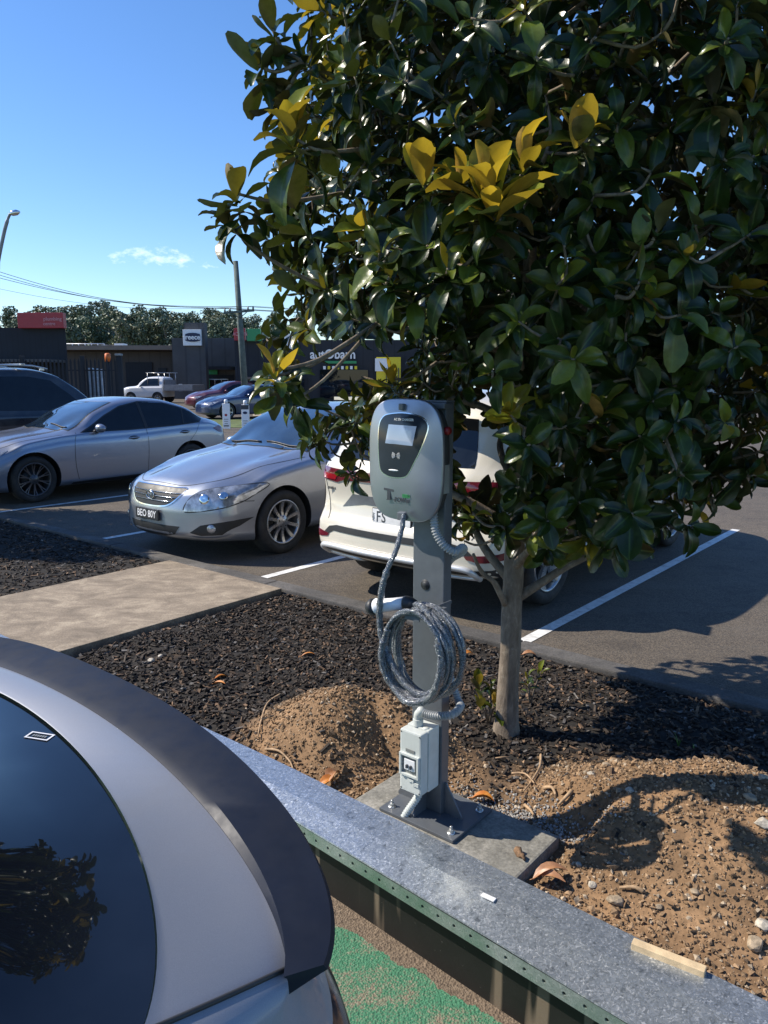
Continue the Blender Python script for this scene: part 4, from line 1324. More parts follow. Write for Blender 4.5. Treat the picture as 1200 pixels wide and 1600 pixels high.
hero(820, 245, 2.45, (0.1, -0.2, 1), 7, 0.16, 1.0, (8, 50))
hero(660, 270, 2.5, (-0.1, -0.1, 1), 5, 0.15, 0.9, (8, 40))
hero(755, 285, 2.38, (0.1, -0.2, 1), 6, 0.17, 1.0, (8, 70))
hero(700, 420, 2.4, (-0.1, -0.5, 0.6), 7, 0.14, 0.35, (30, 90))
hero(610, 430, 2.5, (-0.2, -0.5, 0.7), 7, 0.13, 0.25, (30, 85))
hero(905, 205, 2.45, (0.2, -0.05, 1), 5, 0.17, 0.95, (8, 35))
hero(1115, 140, 2.5, (0.0, 0.1, 1), 5, 0.17, 0.3, (8, 40))
hero(1180, 140, 2.5, (0.1, -0.1, 1), 5, 0.14, 0.8, (8, 45))
hero(430, 578, 2.45, (0.0, -0.1, 1), 6, 0.125, 1.0, (15, 75))
hero(612, 590, 3.05, (-0.3, -0.2, 1), 6, 0.12, 0.9, (20, 70))
hero(555, 120, 2.9, (0.1, -0.1, 1), 6, 0.13, 0.8, (10, 50))
hero(640, 455, 2.55, (-0.2, -0.5, 0.6), 7, 0.13, 0.15, (30, 85))
hero(740, 400, 2.4, (0.1, -0.5, 0.5), 7, 0.14, 0.3, (30, 90))
hero(820, 710, 3.0, (-0.2, -0.4, 0.6), 8, 0.11, 0.55, (25, 85))
hero(940, 640, 2.6, (0.1, -0.4, 0.7), 7, 0.13, 0.7, (25, 75))
hero(930, 690, 2.95, (0, -0.5, 0.4), 7, 0.11, 0.4, (30, 90))
hero(1140, 665, 2.5, (0, -0.6, -0.1), 4, 0.10, 0.8, (30, 60))
hero(738, 800, 3.3, (-0.1, -0.2, 0.8), 5, 0.11, 0.9, (20, 70))
hero(725, 845, 3.35, (-0.3, -0.2, -0.5), 3, 0.09, 0.8, (20, 50))
hero(1030, 350, 2.5, (0.1, 0.1, 1), 5, 0.13, 0.45, (10, 50))
hero(1000, 440, 2.4, (0.2, -0.3, 0.5), 6, 0.14, 0.1, (40, 95))
mbl.build('branches', 'bark', mag)
crown = LV.mesh('crown', mag)
print('leaves', LV.n)
# its neighbour further along the bed, outside the frame to the left, shading the bonnet and mulch
m2 = copy_tree(mag)
m2.location = W(-10.7, 3.0, 0); m2.rotation_euler = (0, 0, 2.2)
tag(m2, 'second magnolia further along the planting bed, left of the parked cars', 'tree')
# suckers at the trunk foot
def sucker(px, py, n, size, label, dx=0.0):
    sh = Leaves(); p = on_bed(px, py)
    mb = MB()
    tips = []
    for i in range(n):
        t_ = Vector((random.uniform(-.05, .05) + dx, random.uniform(-.05, .02), random.uniform(0.10, 0.22)))
        mb.tube([Vector((0, 0, -0.01)), t_ * 0.5 + Vector((0, 0, 0.01)), t_], [0.005, 0.004, 0.003], 6)
        sh.whorl(t_, Vector((t_.x * 3, t_.y * 3, 1)), 4, size, 0.75 if i % 2 else 0.5, (10, 60))
    r_ = empty('magnolia_sucker', p)
    mb.build('stem', 'bark', r_); sh.mesh('leaves', r_)
    tag(r_, label, 'young shoot')
sucker(764, 1132, 5, 0.105, 'young shoot with green and rusty leaves at the left foot of the trunk', -0.01)
sucker(828, 1100, 3, 0.075, 'small yellow green shoot behind the right side of the trunk')
# ------------------------------------------------------------------ vehicles
def poly_inside(poly, a, b_):
    ins = False
    for i in range(len(poly)):
        x1, z1 = poly[i]; x2, z2 = poly[i - 1]
        if (z1 > b_) != (z2 > b_) and a < (x2 - x1) * (b_ - z1) / (z2 - z1) + x1:
            ins = not ins
    return ins
def smooth_poly(poly, k=3):
    return [(v.x, v.y) for v in catmull([(a, b_, 0) for a, b_ in poly], k, True)]
def offset_poly(poly, d):
    n = len(poly)
    area = sum(poly[i - 1][0] * poly[i][1] - poly[i][0] * poly[i - 1][1] for i in range(n))
    sg = 1 if area > 0 else -1
    out = []
    for i in range(n):
        a, b_, c = poly[i - 1], poly[i], poly[(i + 1) % n]
        e1 = Vector((b_[0] - a[0], b_[1] - a[1])); e2 = Vector((c[0] - b_[0], c[1] - b_[1]))
        if e1.length < 1e-9 or e2.length < 1e-9: out.append(b_); continue
        n1 = Vector((e1.y, -e1.x)).normalized() * sg; n2 = Vector((e2.y, -e2.x)).normalized() * sg
        m = (n1 + n2)
        m = m.normalized() if m.length > 1e-6 else n1
        s = d / max(0.5, m.dot(n1))
        out.append((b_[0] + m.x * s, b_[1] + m.y * s))
    return out
class Car:
    def __init__(self, name, spec):
        self.sp = spec
        self.root = empty(name, (0, 0, 0))
        sp = spec
        Lc, Wd = sp['L'], sp['W'] / 2
        top, belt, bot, plan = (pchip(sp[k]) for k in ('top', 'belt', 'bottom', 'plan'))
        self.top, self.belt, self.plan = top, belt, plan
        fp, rp = pchip(sp['nose']), pchip(sp['tail'])       # z -> set-back of the end faces
        kf, kr = sp.get('kf', 0.28), sp.get('kr', 0.2)
        r = sp.get('round', 0.10)
        xs = np.concatenate([r * (1 - np.cos(np.linspace(0, np.pi / 2, 9))), np.linspace(r, Lc - r, 110)[1:-1], Lc - r * (1 - np.cos(np.linspace(np.pi / 2, 0, 9)))])
        tumble = sp.get('tumble', 0.42)
        crease = sp.get('crease', 0.0)
        secs = []
        for x in xs:
            T, B, b_, w = float(top(x)), float(belt(x)), float(bot(x)), Wd * float(plan(x))
            h = max(0.02, T - B)
            c = float(sm(0.16, 0.34, h))
            zm = b_ + (B - b_) * 0.52
            yr = (1 - c) * 0.80 * w + c * (w * 0.955 - tumble * h)
            zr = (1 - c) * (B + 0.55 * h) + c * (T - 0.075)
            P = [(0, b_), (0.55 * w, b_), (0.88 * w, b_ + 0.005), (0.965 * w, b_ + 0.05), (0.985 * w, b_ + 0.14),
                 (w, zm), (w * 0.995, B - 0.17 + crease), (w * (0.985 - 0.5 * crease), B - 0.06), (w * 0.955, B), ]
            P2 = [(w * 0.955 + (yr - w * 0.955) * t_, B + (zr - B) * t_ ** (0.9)) for t_ in (0.33, 0.66)] + [(yr, zr),
                 (yr - 0.05 - 0.05 * w, (1 - c) * (B + 0.76 * h) + c * (T - 0.028)), (yr * 0.62, T - 0.010 - 0.008 * (1 - c) - 0.12 * (1 - c) * h), (yr * 0.3, T - 0.003), (0, T)]
            Q = P + P2
            cp = catmull([(0, p[0], p[1]) for p in Q], 4)
            secs.append([(v.y, v.z) for v in cp])
        secs = np.array(secs)                               # (nx, np, 2)
        nx, npp, _ = secs.shape
        Y, Z = secs[..., 0], secs[..., 1]
        zc = (Z.min(1, keepdims=True) + Z.max(1, keepdims=True)) / 2
        hh = (Z.max(1, keepdims=True) - Z.min(1, keepdims=True)) / 2
        q = np.clip(np.maximum(1 - xs / r, 1 - (Lc - xs) / r), 0, 1)[:, None]
        ins = r * (1 - np.sqrt(np.clip(1 - q * q, 0, 1))) * 0.8
        Y = Y * (1 - ins / Wd); Z = zc + (Z - zc) * (1 - ins / hh)
        xb = xs[:, None]
        def F(y, z): return kf * (np.abs(y) / Wd) ** 2.4 + fp(z)
        def Rr(y, z): return kr * (np.abs(y) / Wd) ** 2.6 + rp(z)
        Xf = xb + F(Y, Z) * (1 - sm(0, sp.get('flen', 0.95), xb)) - Rr(Y, Z) * sm(Lc - sp.get('rlen', 0.9), Lc, xb)
        V = []; grid = {}
        def addv(x, y, z): V.append((x, y, z)); return len(V) - 1
        idx = np.zeros((nx, 2 * npp - 1), int)
        for i in range(nx):
            for j in range(npp):
                idx[i, npp - 1 + j] = addv(Xf[i, j], -Y[i, j], Z[i, j])   # starts bottom centre -> top, right side -y
            for j in range(1, npp):
                idx[i, npp - 1 - j] = addv(Xf[i, j], Y[i, j], Z[i, j])
        # order round the section: +y top ... bottom ... -y top ; close at the top
        Fc = []
        m = 2 * npp - 1
        for i in range(nx - 1):
            for j in range(m - 1):
                Fc.append([idx[i, j], idx[i, j + 1], idx[i + 1, j + 1], idx[i + 1, j]])
        # the two top centre vertices coincide: weld later
        for end in (0, nx - 1):
            ys = np.array([V[k][1] for k in idx[end]]); zs = np.array([V[k][2] for k in idx[end]])
            zc0 = (zs.min() + zs.max()) / 2
            prev = list(idx[end])
            for k in (0.9, 0.78, 0.64, 0.5, 0.36, 0.22, 0.08):
                cur = []
                for a, b_ in zip(ys, zs):
                    y, z = a * k, zc0 + (b_ - zc0) * k
                    x = float(F(np.array(y), np.array(z))) if end == 0 else Lc - float(Rr(np.array(y), np.array(z)))
                    cur.append(addv(x, y, z))
                for j in range(m - 1):
                    Fc.append([prev[j], prev[j + 1], cur[j + 1], cur[j]])
                prev = cur
            Fc.append(prev)
        me = bpy.data.meshes.new('body'); me.from_pydata(V, [], Fc)
        bm = bmesh.new(); bm.from_mesh(me)
        bmesh.ops.remove_doubles(bm, verts=bm.verts[:], dist=0.0004)
        bmesh.ops.recalc_face_normals(bm, faces=bm.faces[:])
        for f in bm.faces: f.smooth = True
        bm.to_mesh(me)
        self.bvh = BVHTree.FromBMesh(bm); bm.free()
        me.materials.append(M[sp['paint']]); me.materials.append(M['black_plastic'])
        body = bpy.data.objects.new('body', me); COL.objects.link(body)
        # wheel arches
        self.wheels = []
        cut = MB()
        for wx in sp['axles']:
            for sy in (-1, 1):
                cut.lathe([(0, 0), (sp['arch'], 0), (sp['arch'], 0.40), (0, 0.40)], 40, mi=0,
                          X=facing((wx, sy * (Wd - 0.26), sp['wr'] + 0.005), (1, 0, 0), (0, 0, 1) if sy < 0 else (0, 0, -1)), smooth=False)
        co = cut.build('cutter', ['black_plastic'])
        md = body.modifiers.new('cut', 'BOOLEAN'); md.object = co; md.operation = 'DIFFERENCE'; md.solver = 'EXACT'
        try: md.material_mode = 'TRANSFER'
        except Exception: pass
        bpy.context.view_layer.update()
        dg = bpy.context.evaluated_depsgraph_get()
        nm = bpy.data.meshes.new_from_object(body.evaluated_get(dg))
        body.modifiers.clear(); body.data = nm; nm.name = 'body'
        bpy.data.objects.remove(co)
        for p_ in nm.polygons:                              # flat shading inside the arches
            p_.use_smooth = True
        try: nm.set_sharp_from_angle(angle=R(38))
        except Exception: pass
        body.parent = self.root
        self.body = body
        for wx in sp['axles']:
            for sy in (-1, 1):
                self.wheel(wx, sy)
    def wheel(self, wx, sy):
        sp = self.sp
        Wd, wr, rim = sp['W'] / 2, sp['wr'], sp['rim']
        yo = Wd - 0.025
        o = empty('wheel', (wx, sy * yo, wr)); o.parent = self.root
        X = facing((0, 0, 0), (1 if sy < 0 else -1, 0, 0), (0, 0, 1))       # z outward
        mb = MB()
        tw = sp.get('tw', 0.21)
        mb.lathe([(rim + 0.004, -0.012), (rim + 0.02, -0.002), (wr * 0.5 + rim * 0.5, 0.008), (wr - 0.022, 0.000), (wr - 0.004, -0.016), (wr, -0.035), (wr, -tw + 0.03), (wr - 0.02, -tw), (rim, -tw)], 48, X=X)
        mb.build('tyre', 'rubber', o)
        mb = MB()
        mb.lathe([(rim + 0.006, -0.012), (rim + 0.004, -0.004), (rim - 0.010, -0.006), (rim - 0.018, -0.03), (rim - 0.03, -0.10), (rim - 0.03, -tw)], 48, X=X)
        ns, st = sp['spokes'], sp.get('style', 'ten')
        dish = sp.get('dish', 0.03)
        for k in range(ns):
            a = 2 * math.pi * k / ns + sp.get('sp_ph', math.pi / 2)
            ww = sp.get('sw', 0.02)
            if st == 'turb':
                for off, tws, w_ in ((0.0, 0.22, ww), ):
                    self._spoke(mb, a + off, 0.045, rim - 0.008, w_ * 0.45, w_ * 1.5, dish, X, tws)
            elif st == 'pair':
                for off in (-0.10, 0.10):
                    self._spoke(mb, a, 0.04, rim - 0.008, ww * 0.7, ww * 0.7, dish, X, off * 1.0)
            else:
                self._spoke(mb, a, 0.045, rim - 0.008, ww * 0.8, ww * 1.15, dish, X, 0)
        mb.lathe([(0, -0.014), (0.028, -0.014), (0.032, -0.018), (0.062, -0.022), (0.075, -0.034), (0.075, -0.07)], 30, X=X)
        for k in range(5):
            a = 2 * math.pi * k / 5 + 0.3
            mb.lathe([(0, 0.004), (0.009, 0.004), (0.0105, 0)], 10, X=X @ Matrix.Translation((0.052 * math.cos(a), 0.052 * math.sin(a), -0.024)), mi=1)
        mb.build('rim', [sp.get('rimmat', 'alloy'), 'black_plastic'], o)
        mb = MB(); mb.lathe([(0, -0.085), (rim * 0.72, -0.085), (rim * 0.72, -0.10)], 32, X=X)
        mb.disc(rim - 0.03, -0.15, 32, X=X)
        mb.build('brake_disc', 'black_plastic', o)
        self.wheels.append(o)
    def _spoke(self, mb, a, r0, r1, w0, w1, dish, X, twist):
        n = 7; vs = []
        for i in range(n):
            t = i / (n - 1); r = r0 + (r1 - r0) * t; w = w0 + (w1 - w0) * t
            aa = a + twist * t
            h = -0.020 - dish * math.sin(math.pi * t) * 0.35 + 0.010 * t
            cx, cy = r * math.cos(aa), r * math.sin(aa)
            tx, ty = -math.sin(aa), math.cos(aa)
            for s_, hz in ((-1, h - 0.022), (-0.8, h), (0.8, h), (1, h - 0.022)):
                vs.append(X @ Vector((cx + tx * w * s_, cy + ty * w * s_, hz)))
        fs = [[i * 4 + j, i * 4 + j + 1, i * 4 + j + 5, i * 4 + j + 4] for i in range(n - 1) for j in range(3)]
        mb.add(vs, fs)
    def hit(self, view, a, b_):
        if view == 'side-': o, d = Vector((a, -3, b_)), Vector((0, 1, 0))
        elif view == 'side+': o, d = Vector((a, 3, b_)), Vector((0, -1, 0))
        elif view == 'front': o, d = Vector((-3, a, b_)), Vector((1, 0, 0))
        elif view == 'rear': o, d = Vector((9, a, b_)), Vector((-1, 0, 0))
        elif view == 'top': o, d = Vector((a, b_, 4)), Vector((0, 0, -1))
        loc, nrm, _, _ = self.bvh.ray_cast(o, d, 12)
        if loc is None: return None, None
        if nrm.dot(d) > 0: nrm = -nrm
        return loc, nrm
    def patch(self, name, mat, poly, view, off=0.003, res=0.05, parent=None, smooth=0, skirt=0.008):
        if smooth: poly = smooth_poly(poly, smooth)
        n = len(poly)
        # refine the outline
        ref = []
        for i in range(n):
            a, b_ = poly[i], poly[(i + 1) % n]
            m = max(1, int(math.hypot(b_[0] - a[0], b_[1] - a[1]) / res))
            for k in range(m): ref.append((a[0] + (b_[0] - a[0]) * k / m, a[1] + (b_[1] - a[1]) * k / m))
        poly = ref; n = len(poly)
        xs, zs = [p[0] for p in poly], [p[1] for p in poly]
        pts = [Vector(p) for p in poly]
        for a in np.arange(min(xs) + res / 2, max(xs), res):
            for b_ in np.arange(min(zs) + res / 2, max(zs), res):
                if poly_inside(poly, a, b_): pts.append(Vector((a, b_)))
        v2, e2, f2, *_ = delaunay_2d_cdt(pts, [], [list(range(n))], 1, 1e-6)
        top, nr = [], []
        last = None
        for v in v2:
            loc, nrm = self.hit(view, v.x, v.y)
            if loc is None: loc, nrm = last if last else (Vector((0, 0, 0)), Vector((0, 0, 1)))
            last = (loc, nrm)
            top.append(loc + nrm * off); nr.append(nrm)
        mb = MB()
        mb.add(top, [list(f) for f in f2], 0, True)
        sk = [top[i] for i in range(n)] + [top[i] - nr[i] * (off + skirt) for i in range(n)]
        mb.add(sk, [[i, (i + 1) % n, n + (i + 1) % n, n + i] for i in range(n)])
        o = mb.build(name, mat, parent or self.root)
        return o
    def both(self, name, mat, poly, off=0.003, **kw):
        return [self.patch(name, mat, poly, v, off, **kw) for v in ('side-', 'side+')]
    def strip(self, name, mat, line, view, w=0.006, off=0.0012, parent=None, closed=False, k=5):
        cp = [(v.x, v.y) for v in catmull([(a, b_, 0) for a, b_ in line], k, closed)]
        mb = MB(); vs = []
        P = []
        for a, b_ in cp:
            loc, nrm = self.hit(view, a, b_)
            if loc is None: continue
            P.append((loc, nrm))
        n = len(P)
        if n < 2: return None
        for i in range(n):
            t = (P[min(n - 1, i + 1)][0] - P[max(0, i - 1)][0]).normalized()
            s_ = t.cross(P[i][1]).normalized()
            c = P[i][0] + P[i][1] * off
            vs += [c - s_ * w / 2, c + s_ * w / 2]
        mb.add(vs, [[2 * i, 2 * i + 1, 2 * i + 3, 2 * i + 2] for i in range(n - 1)], 0, True)
        return mb.build(name, mat, parent or self.root, fix=False)
    def seams(self, lines, views=('side-', 'side+'), name='panel_gap'):
        for l in lines:
            for v in views: self.strip(name, 'black_plastic', l, v, 0.007, 0.0014)
    def handle(self, x, z, mat=None, w=0.17):
        for sy, v in ((-1, 'side-'), (1, 'side+')):
            loc, nrm = self.hit(v, x, z)
            self.patch('handle_recess', 'black_plastic', [(x - w * .42 + 0.02 * math.cos(a) * 3 * 0 + w * .5 * math.cos(a) + w * .42, z + 0.030 * math.sin(a)) for a in np.linspace(0, 6.28, 14)[:-1]], v, 0.001, res=0.03)
            mb = MB()
            y0 = loc.y + nrm.y * 0.022
            pts = [Vector((x - w / 2, loc.y + nrm.y * 0.003, z - 0.004)), Vector((x - w * .38, y0, z)), Vector((x, y0 + nrm.y * 0.004, z + 0.003)), Vector((x + w * .38, y0, z + 0.004)), Vector((x + w / 2, loc.y + nrm.y * 0.003, z + 0.002))]
            mb.tube(catmull(pts, 4), 0.012, 10)
            mb.build('door_handle', mat or self.sp['paint'], self.root)
    def mirror(self, x, z, mat=None, s=1.0):
        for sy, v in ((-1, 'side-'), (1, 'side+')):
            loc, nrm = self.hit(v, x, z - 0.03)
            yb = loc.y
            o = empty('wing_mirror', (x, yb + sy * 0.11, z)); o.parent = self.root
            mb = MB()
            bm = bmesh.new(); bmesh.ops.create_uvsphere(bm, u_segments=20, v_segments=12, radius=1)
            bm.verts.index_update()
            vs = []
            for q in bm.verts:
                p = q.co.copy()
                px_ = p.x * (0.075 if p.x < 0 else 0.035)
                vs.append(Vector((px_ + 0.02 * abs(p.y), math.copysign(abs(p.y) ** 0.8, p.y) * 0.105, p.z * 0.068 * (1 - 0.15 * p.y * sy))) * s)
            mb.add(vs, [[q.index for q in f.verts] for f in bm.faces], 0, True); bm.free()
            mb.build('mirror_shell', mat or self.sp['paint'], o)
            mb = MB(); mb.lathe([(0, 0.002), (1, 0)], 24, X=facing((0.044, 0, 0), (0, 1, 0), (0, 0, 1)) @ Matrix.Diagonal((0.088 * s, 0.054 * s, 1, 1)))
            mb.build('mirror_glass', 'chrome', o)
            mb = MB(); mb.tube([(0.0, -sy * 0.14, -0.055), (0.0, -sy * 0.08, -0.055), (0, -sy * 0.03, -0.03)], [0.028, 0.022, 0.02], 10)
            mb.build('mirror_stalk', 'black_plastic', o)
    def place(self, loc, rz):
        self.root.location = loc; self.root.rotation_euler = (0, 0, rz)

def mx(poly, Lc): return [(Lc - a, b_) for a, b_ in poly]
def my(poly): return [(-a, b_) for a, b_ in poly]

# ---- silver sedan with the chrome barred grille (nearer the middle)
car = Car('silver_sedan', dict(L=4.82, W=1.82, paint='silver_paint', axles=(0.97, 3.745), arch=0.372, wr=0.325, rim=0.222, spokes=10, sw=0.020, dish=0.05, kf=0.40, kr=0.22, tumble=0.44,
    top=[(0, 0.74), (0.10, 0.79), (0.5, 0.885), (1.0, 0.965), (1.30, 1.005), (1.42, 1.03), (1.95, 1.31), (2.35, 1.435), (2.75, 1.47), (3.2, 1.45), (3.6, 1.35), (4.15, 1.13), (4.45, 1.09), (4.82, 1.02)],
    belt=[(0, 0.66), (0.4, 0.76), (1.0, 0.865), (1.5, 0.93), (2.5, 0.96), (3.6, 0.99), (4.2, 1.0), (4.82, 0.93)],
    bottom=[(0, 0.21), (0.5, 0.17), (1.4, 0.20), (3.3, 0.20), (4.3, 0.22), (4.82, 0.32)],
    plan=[(0, 0.90), (0.35, 0.955), (0.95, 0.995), (2.2, 1.0), (3.8, 0.99), (4.5, 0.95), (4.82, 0.90)],
    nose=[(0.15, 0.07), (0.30, 0.0), (0.48, 0.0), (0.62, 0.03), (0.78, 0.11), (1.1, 0.3)], tail=[(0.2, 0.08), (0.5, 0.0), (0.8, 0.02), (1.1, 0.1)]))
ws = [(1.46, -0.72), (1.40, -0.36), (1.375, 0), (1.40, 0.36), (1.46, 0.72), (2.24, 0.565), (2.18, 0.3), (2.165, 0), (2.18, -0.3), (2.24, -0.565)]
car.patch('windscreen_seal', 'black_plastic', offset_poly(ws, 0.018), 'top', 0.002, res=0.06)
car.patch('windscreen', 'screen_glass', ws, 'top', 0.0045, res=0.06)
for sy in (-1, 1):                                     # wipers
    mb = MB()
    l0 = [car.hit('top', 1.43 + 0.0 * k, sy * 0.0 + 0.10 + y_)[0] for k, y_ in enumerate((0, 0))]
    pts = []
    for t_ in np.linspace(0, 1, 7):
        y_ = (-0.62 if sy < 0 else 0.0) + 0.55 * t_
        loc, nrm = car.hit('top', 1.475 + 0.02 * t_ + (0.05 * abs(y_) ** 2), y_)
        pts.append(loc + nrm * 0.012)
    mb.tube(pts, 0.008, 6); mb.build('wiper', 'black_plastic', car.root)
sw = [(1.72, 0.965), (1.80, 1.0), (2.10, 1.19), (2.38, 1.325), (2.75, 1.385), (3.15, 1.365), (3.5, 1.27), (3.78, 1.10), (3.70, 1.03), (3.2, 1.0), (2.4, 0.975)]
car.both('window_trim', 'black_plastic', offset_poly(sw, 0.02), 0.002)
car.both('side_window', 'dark_glass', sw, 0.0045)
car.seams([[(1.62, 0.96), (1.56, 0.80), (1.54, 0.5), (1.56, 0.27)], [(2.66, 0.97), (2.68, 0.7), (2.66, 0.27)], [(3.55, 1.0), (3.50, 0.8), (3.38, 0.6)], [(0.60, 0.585), (0.42, 0.60), (0.30, 0.63)]])
car.strip('bonnet_gap', 'black_plastic', [(1.36, -0.80), (0.9, -0.735), (0.5, -0.64), (0.30, -0.52), (0.155, -0.30), (0.13, 0), (0.155, 0.30), (0.30, 0.52), (0.5, 0.64), (0.9, 0.735), (1.36, 0.80)], 'top', 0.008, 0.0015)
# headlights wrap round the corner: front-projected outline
hl = [(-0.45, 0.505), (-0.60, 0.51), (-0.80, 0.555), (-0.86, 0.65), (-0.88, 0.745), (-0.74, 0.735), (-0.62, 0.715), (-0.54, 0.68), (-0.47, 0.60)]
for pl_ in (hl, my(hl)):
    o_ = car.patch('headlight', 'lamp_glass', pl_, 'front', 0.006, res=0.025, skirt=0.02)
    car.strip('headlight_edge', 'black_plastic', pl_, 'front', 0.010, 0.003, parent=o_, closed=True)
    for (yy, zz, rr_) in ((-0.62, 0.625, 0.045), (-0.75, 0.655, 0.038)):
        y2 = yy if pl_ is hl else -yy
        loc, nrm = car.hit('front', y2, zz)
        mb = MB(); mb.lathe([(0, 0.0), (rr_ * .6, 0.004), (rr_, 0.0), (rr_ * 1.1, -0.004)], 20, X=facing(loc + nrm * 0.009, nrm.cross(Vector((0, 0, 1))) * -1, Vector((0, 0, 1)) - nrm * nrm.z))
        mb.build('reflector', 'chrome', o_)
gr = [(-0.415, 0.705), (-0.30, 0.715), (0, 0.72), (0.30, 0.715), (0.415, 0.705), (0.36, 0.62), (0.27, 0.555), (0.16, 0.535), (0, 0.53), (-0.16, 0.535), (-0.27, 0.555), (-0.36, 0.62)]
g_ = car.patch('grille', 'black_plastic', gr, 'front', 0.003, res=0.04)
car.strip('grille_surround', 'chrome', gr, 'front', 0.012, 0.006, parent=g_, closed=True)
for z_, hw in ((0.668, 0.385), (0.628, 0.35), (0.588, 0.30)):
    mb = MB()
    pts = [car.hit('front', y_, z_)[0] + Vector((-0.010, 0, 0)) for y_ in np.linspace(-hw, hw, 15)]
    mb.tube(pts, 0.0036, 6); mb.build('grille_bar', 'chrome', g_)
loc, nrm = car.hit('front', 0, 0.635)
mb = MB(); Xb = facing(loc + Vector((-0.02, 0, 0)), (0, -1, 0), (0, 0, 1))
def ell(mb, X, a, b_, r, cx=0, cy=0, n=28):
    pts = [X @ Vector((cx + a * math.cos(q), cy + b_ * math.sin(q), 0)) for q in np.linspace(0, 2 * math.pi, n + 1)]
    mb.tube(pts, r, 6, cap=False)
ell(mb, Xb, 0.062, 0.043, 0.005); ell(mb, Xb, 0.019, 0.038, 0.004, 0, -0.002); ell(mb, Xb, 0.042, 0.016, 0.004, 0, 0.019)
mb.build('badge', 'chrome', g_)
li = [(-0.40, 0.355), (0, 0.36), (0.40, 0.355), (0.34, 0.275), (0.2, 0.245), (0, 0.24), (-0.2, 0.245), (-0.34, 0.275)]
car.patch('lower_intake', 'black_plastic', li, 'front', 0.003, res=0.04)
for s_ in (1, -1):
    fl = [(s_ * a, b_) for a, b_ in ((0.50, 0.30), (0.60, 0.375), (0.80, 0.415), (0.865, 0.43), (0.83, 0.36), (0.76, 0.285), (0.60, 0.275))]
    f_ = car.patch('fog_lamp_recess', 'black_plastic', fl, 'front', 0.003, res=0.03)
    loc, nrm = car.hit('front', s_ * 0.69, 0.345)
    mb = MB(); mb.lathe([(0, 0.010), (0.03, 0.008), (0.042, 0.0)], 20, X=facing(loc + nrm * 0.006, nrm.cross(Vector((0, 0, 1))) * -1, Vector((0, 0, 1)) - nrm * nrm.z)); mb.build('fog_lamp', 'lamp_glass', f_)
    car.strip('bumper_lip', 'silver_paint', [(s_ * 0.50, 0.262), (s_ * 0.62, 0.252), (s_ * 0.76, 0.262), (s_ * 0.80, 0.285)], 'front', 0.022, 0.010)
def plate(c, txt, y, z, view, tm, bgm, w=0.37, h=0.105):
    loc, nrm = c.hit(view, y, z)
    sgn = -1 if view == 'front' else 1
    n_ = Vector((sgn, 0, 0.04)).normalized()
    X = facing(loc + n_ * 0.022, Vector((0, sgn, 0)), Vector((0, 0, 1)) - n_ * n_.z)
    mb = MB(); mb.box((0, 0, -0.008), (w + 0.012, h + 0.012, 0.014), X=X, bevel=0.004)
    fr = mb.build('number_plate', 'plate_black', c.root)
    mb = MB(); mb.box((0, 0, 0), (w, h, 0.003), X=X, bevel=0.001); pb = mb.build('plate_face', bgm, fr)
    text('plate_text', txt, h * 1.02, tm, fr, X @ Matrix.Translation((0, 0, 0.0022)), sx=0.86, bold=0.001)
    return X, fr
plate(car, 'BEO 80Y', 0.02, 0.445, 'front', 'text_white', 'plate_black', 0.37, 0.095)
car.handle(2.42, 0.86); car.handle(3.36, 0.885); car.mirror(1.86, 0.985, s=0.95)
car.place(W(-6.50, 4.27, LOT), ANG_D)
tag(car.root, 'silver sedan nose to the kerb with chrome barred grille and black number plate', 'car')
camry = car

# ---- blue grey sedan at the left
car = Car('grey_sedan', dict(L=4.60, W=1.80, paint='blue_silver_paint', axles=(0.93, 3.63), arch=0.385, wr=0.330, rim=0.236, spokes=10, sw=0.012, style='pair', rimmat='alloy_dark', dish=0.04, kf=0.34, kr=0.24, tumble=0.46, crease=0.03,
    top=[(0, 0.70), (0.10, 0.77), (0.5, 0.875), (1.0, 0.94), (1.38, 0.985), (1.50, 1.01), (2.05, 1.29), (2.45, 1.415), (2.80, 1.45), (3.2, 1.425), (3.65, 1.31), (4.15, 1.11), (4.38, 1.06), (4.60, 0.99)],
    belt=[(0, 0.62), (0.4, 0.74), (1.0, 0.86), (1.5, 0.915), (2.5, 0.94), (3.6, 0.99), (4.2, 0.985), (4.60, 0.90)],
    bottom=[(0, 0.20), (0.5, 0.16), (1.4, 0.18), (3.3, 0.18), (4.1, 0.22), (4.60, 0.34)],
    plan=[(0, 0.88), (0.35, 0.95), (0.95, 1.0), (2.2, 0.985), (3.6, 1.0), (4.3, 0.95), (4.60, 0.88)],
    nose=[(0.15, 0.08), (0.30, 0.0), (0.48, 0.0), (0.62, 0.04), (0.78, 0.14), (1.1, 0.3)], tail=[(0.2, 0.10), (0.5, 0.0), (0.8, 0.02), (1.1, 0.12)]))
ws = [(1.56, -0.70), (1.49, -0.36), (1.46, 0), (1.49, 0.36), (1.56, 0.70), (2.36, 0.54), (2.29, 0.3), (2.27, 0), (2.29, -0.3), (2.36, -0.54)]
car.patch('windscreen_seal', 'black_plastic', offset_poly(ws, 0.018), 'top', 0.002, res=0.06)
car.patch('windscreen', 'screen_glass', ws, 'top', 0.0045, res=0.06)
rw = [(3.45, -0.52), (3.42, 0), (3.45, 0.52), (4.02, 0.62), (4.10, 0), (4.02, -0.62)]
car.patch('rear_window', 'dark_glass', rw, 'top', 0.004, res=0.06)
sw = [(1.72, 0.955), (1.84, 1.0), (2.15, 1.17), (2.45, 1.30), (2.80, 1.365), (3.2, 1.345), (3.6, 1.235), (3.93, 1.07), (3.82, 1.025), (3.3, 0.99), (2.5, 0.965)]
car.both('window_trim', 'black_plastic', offset_poly(sw, 0.018), 0.002)
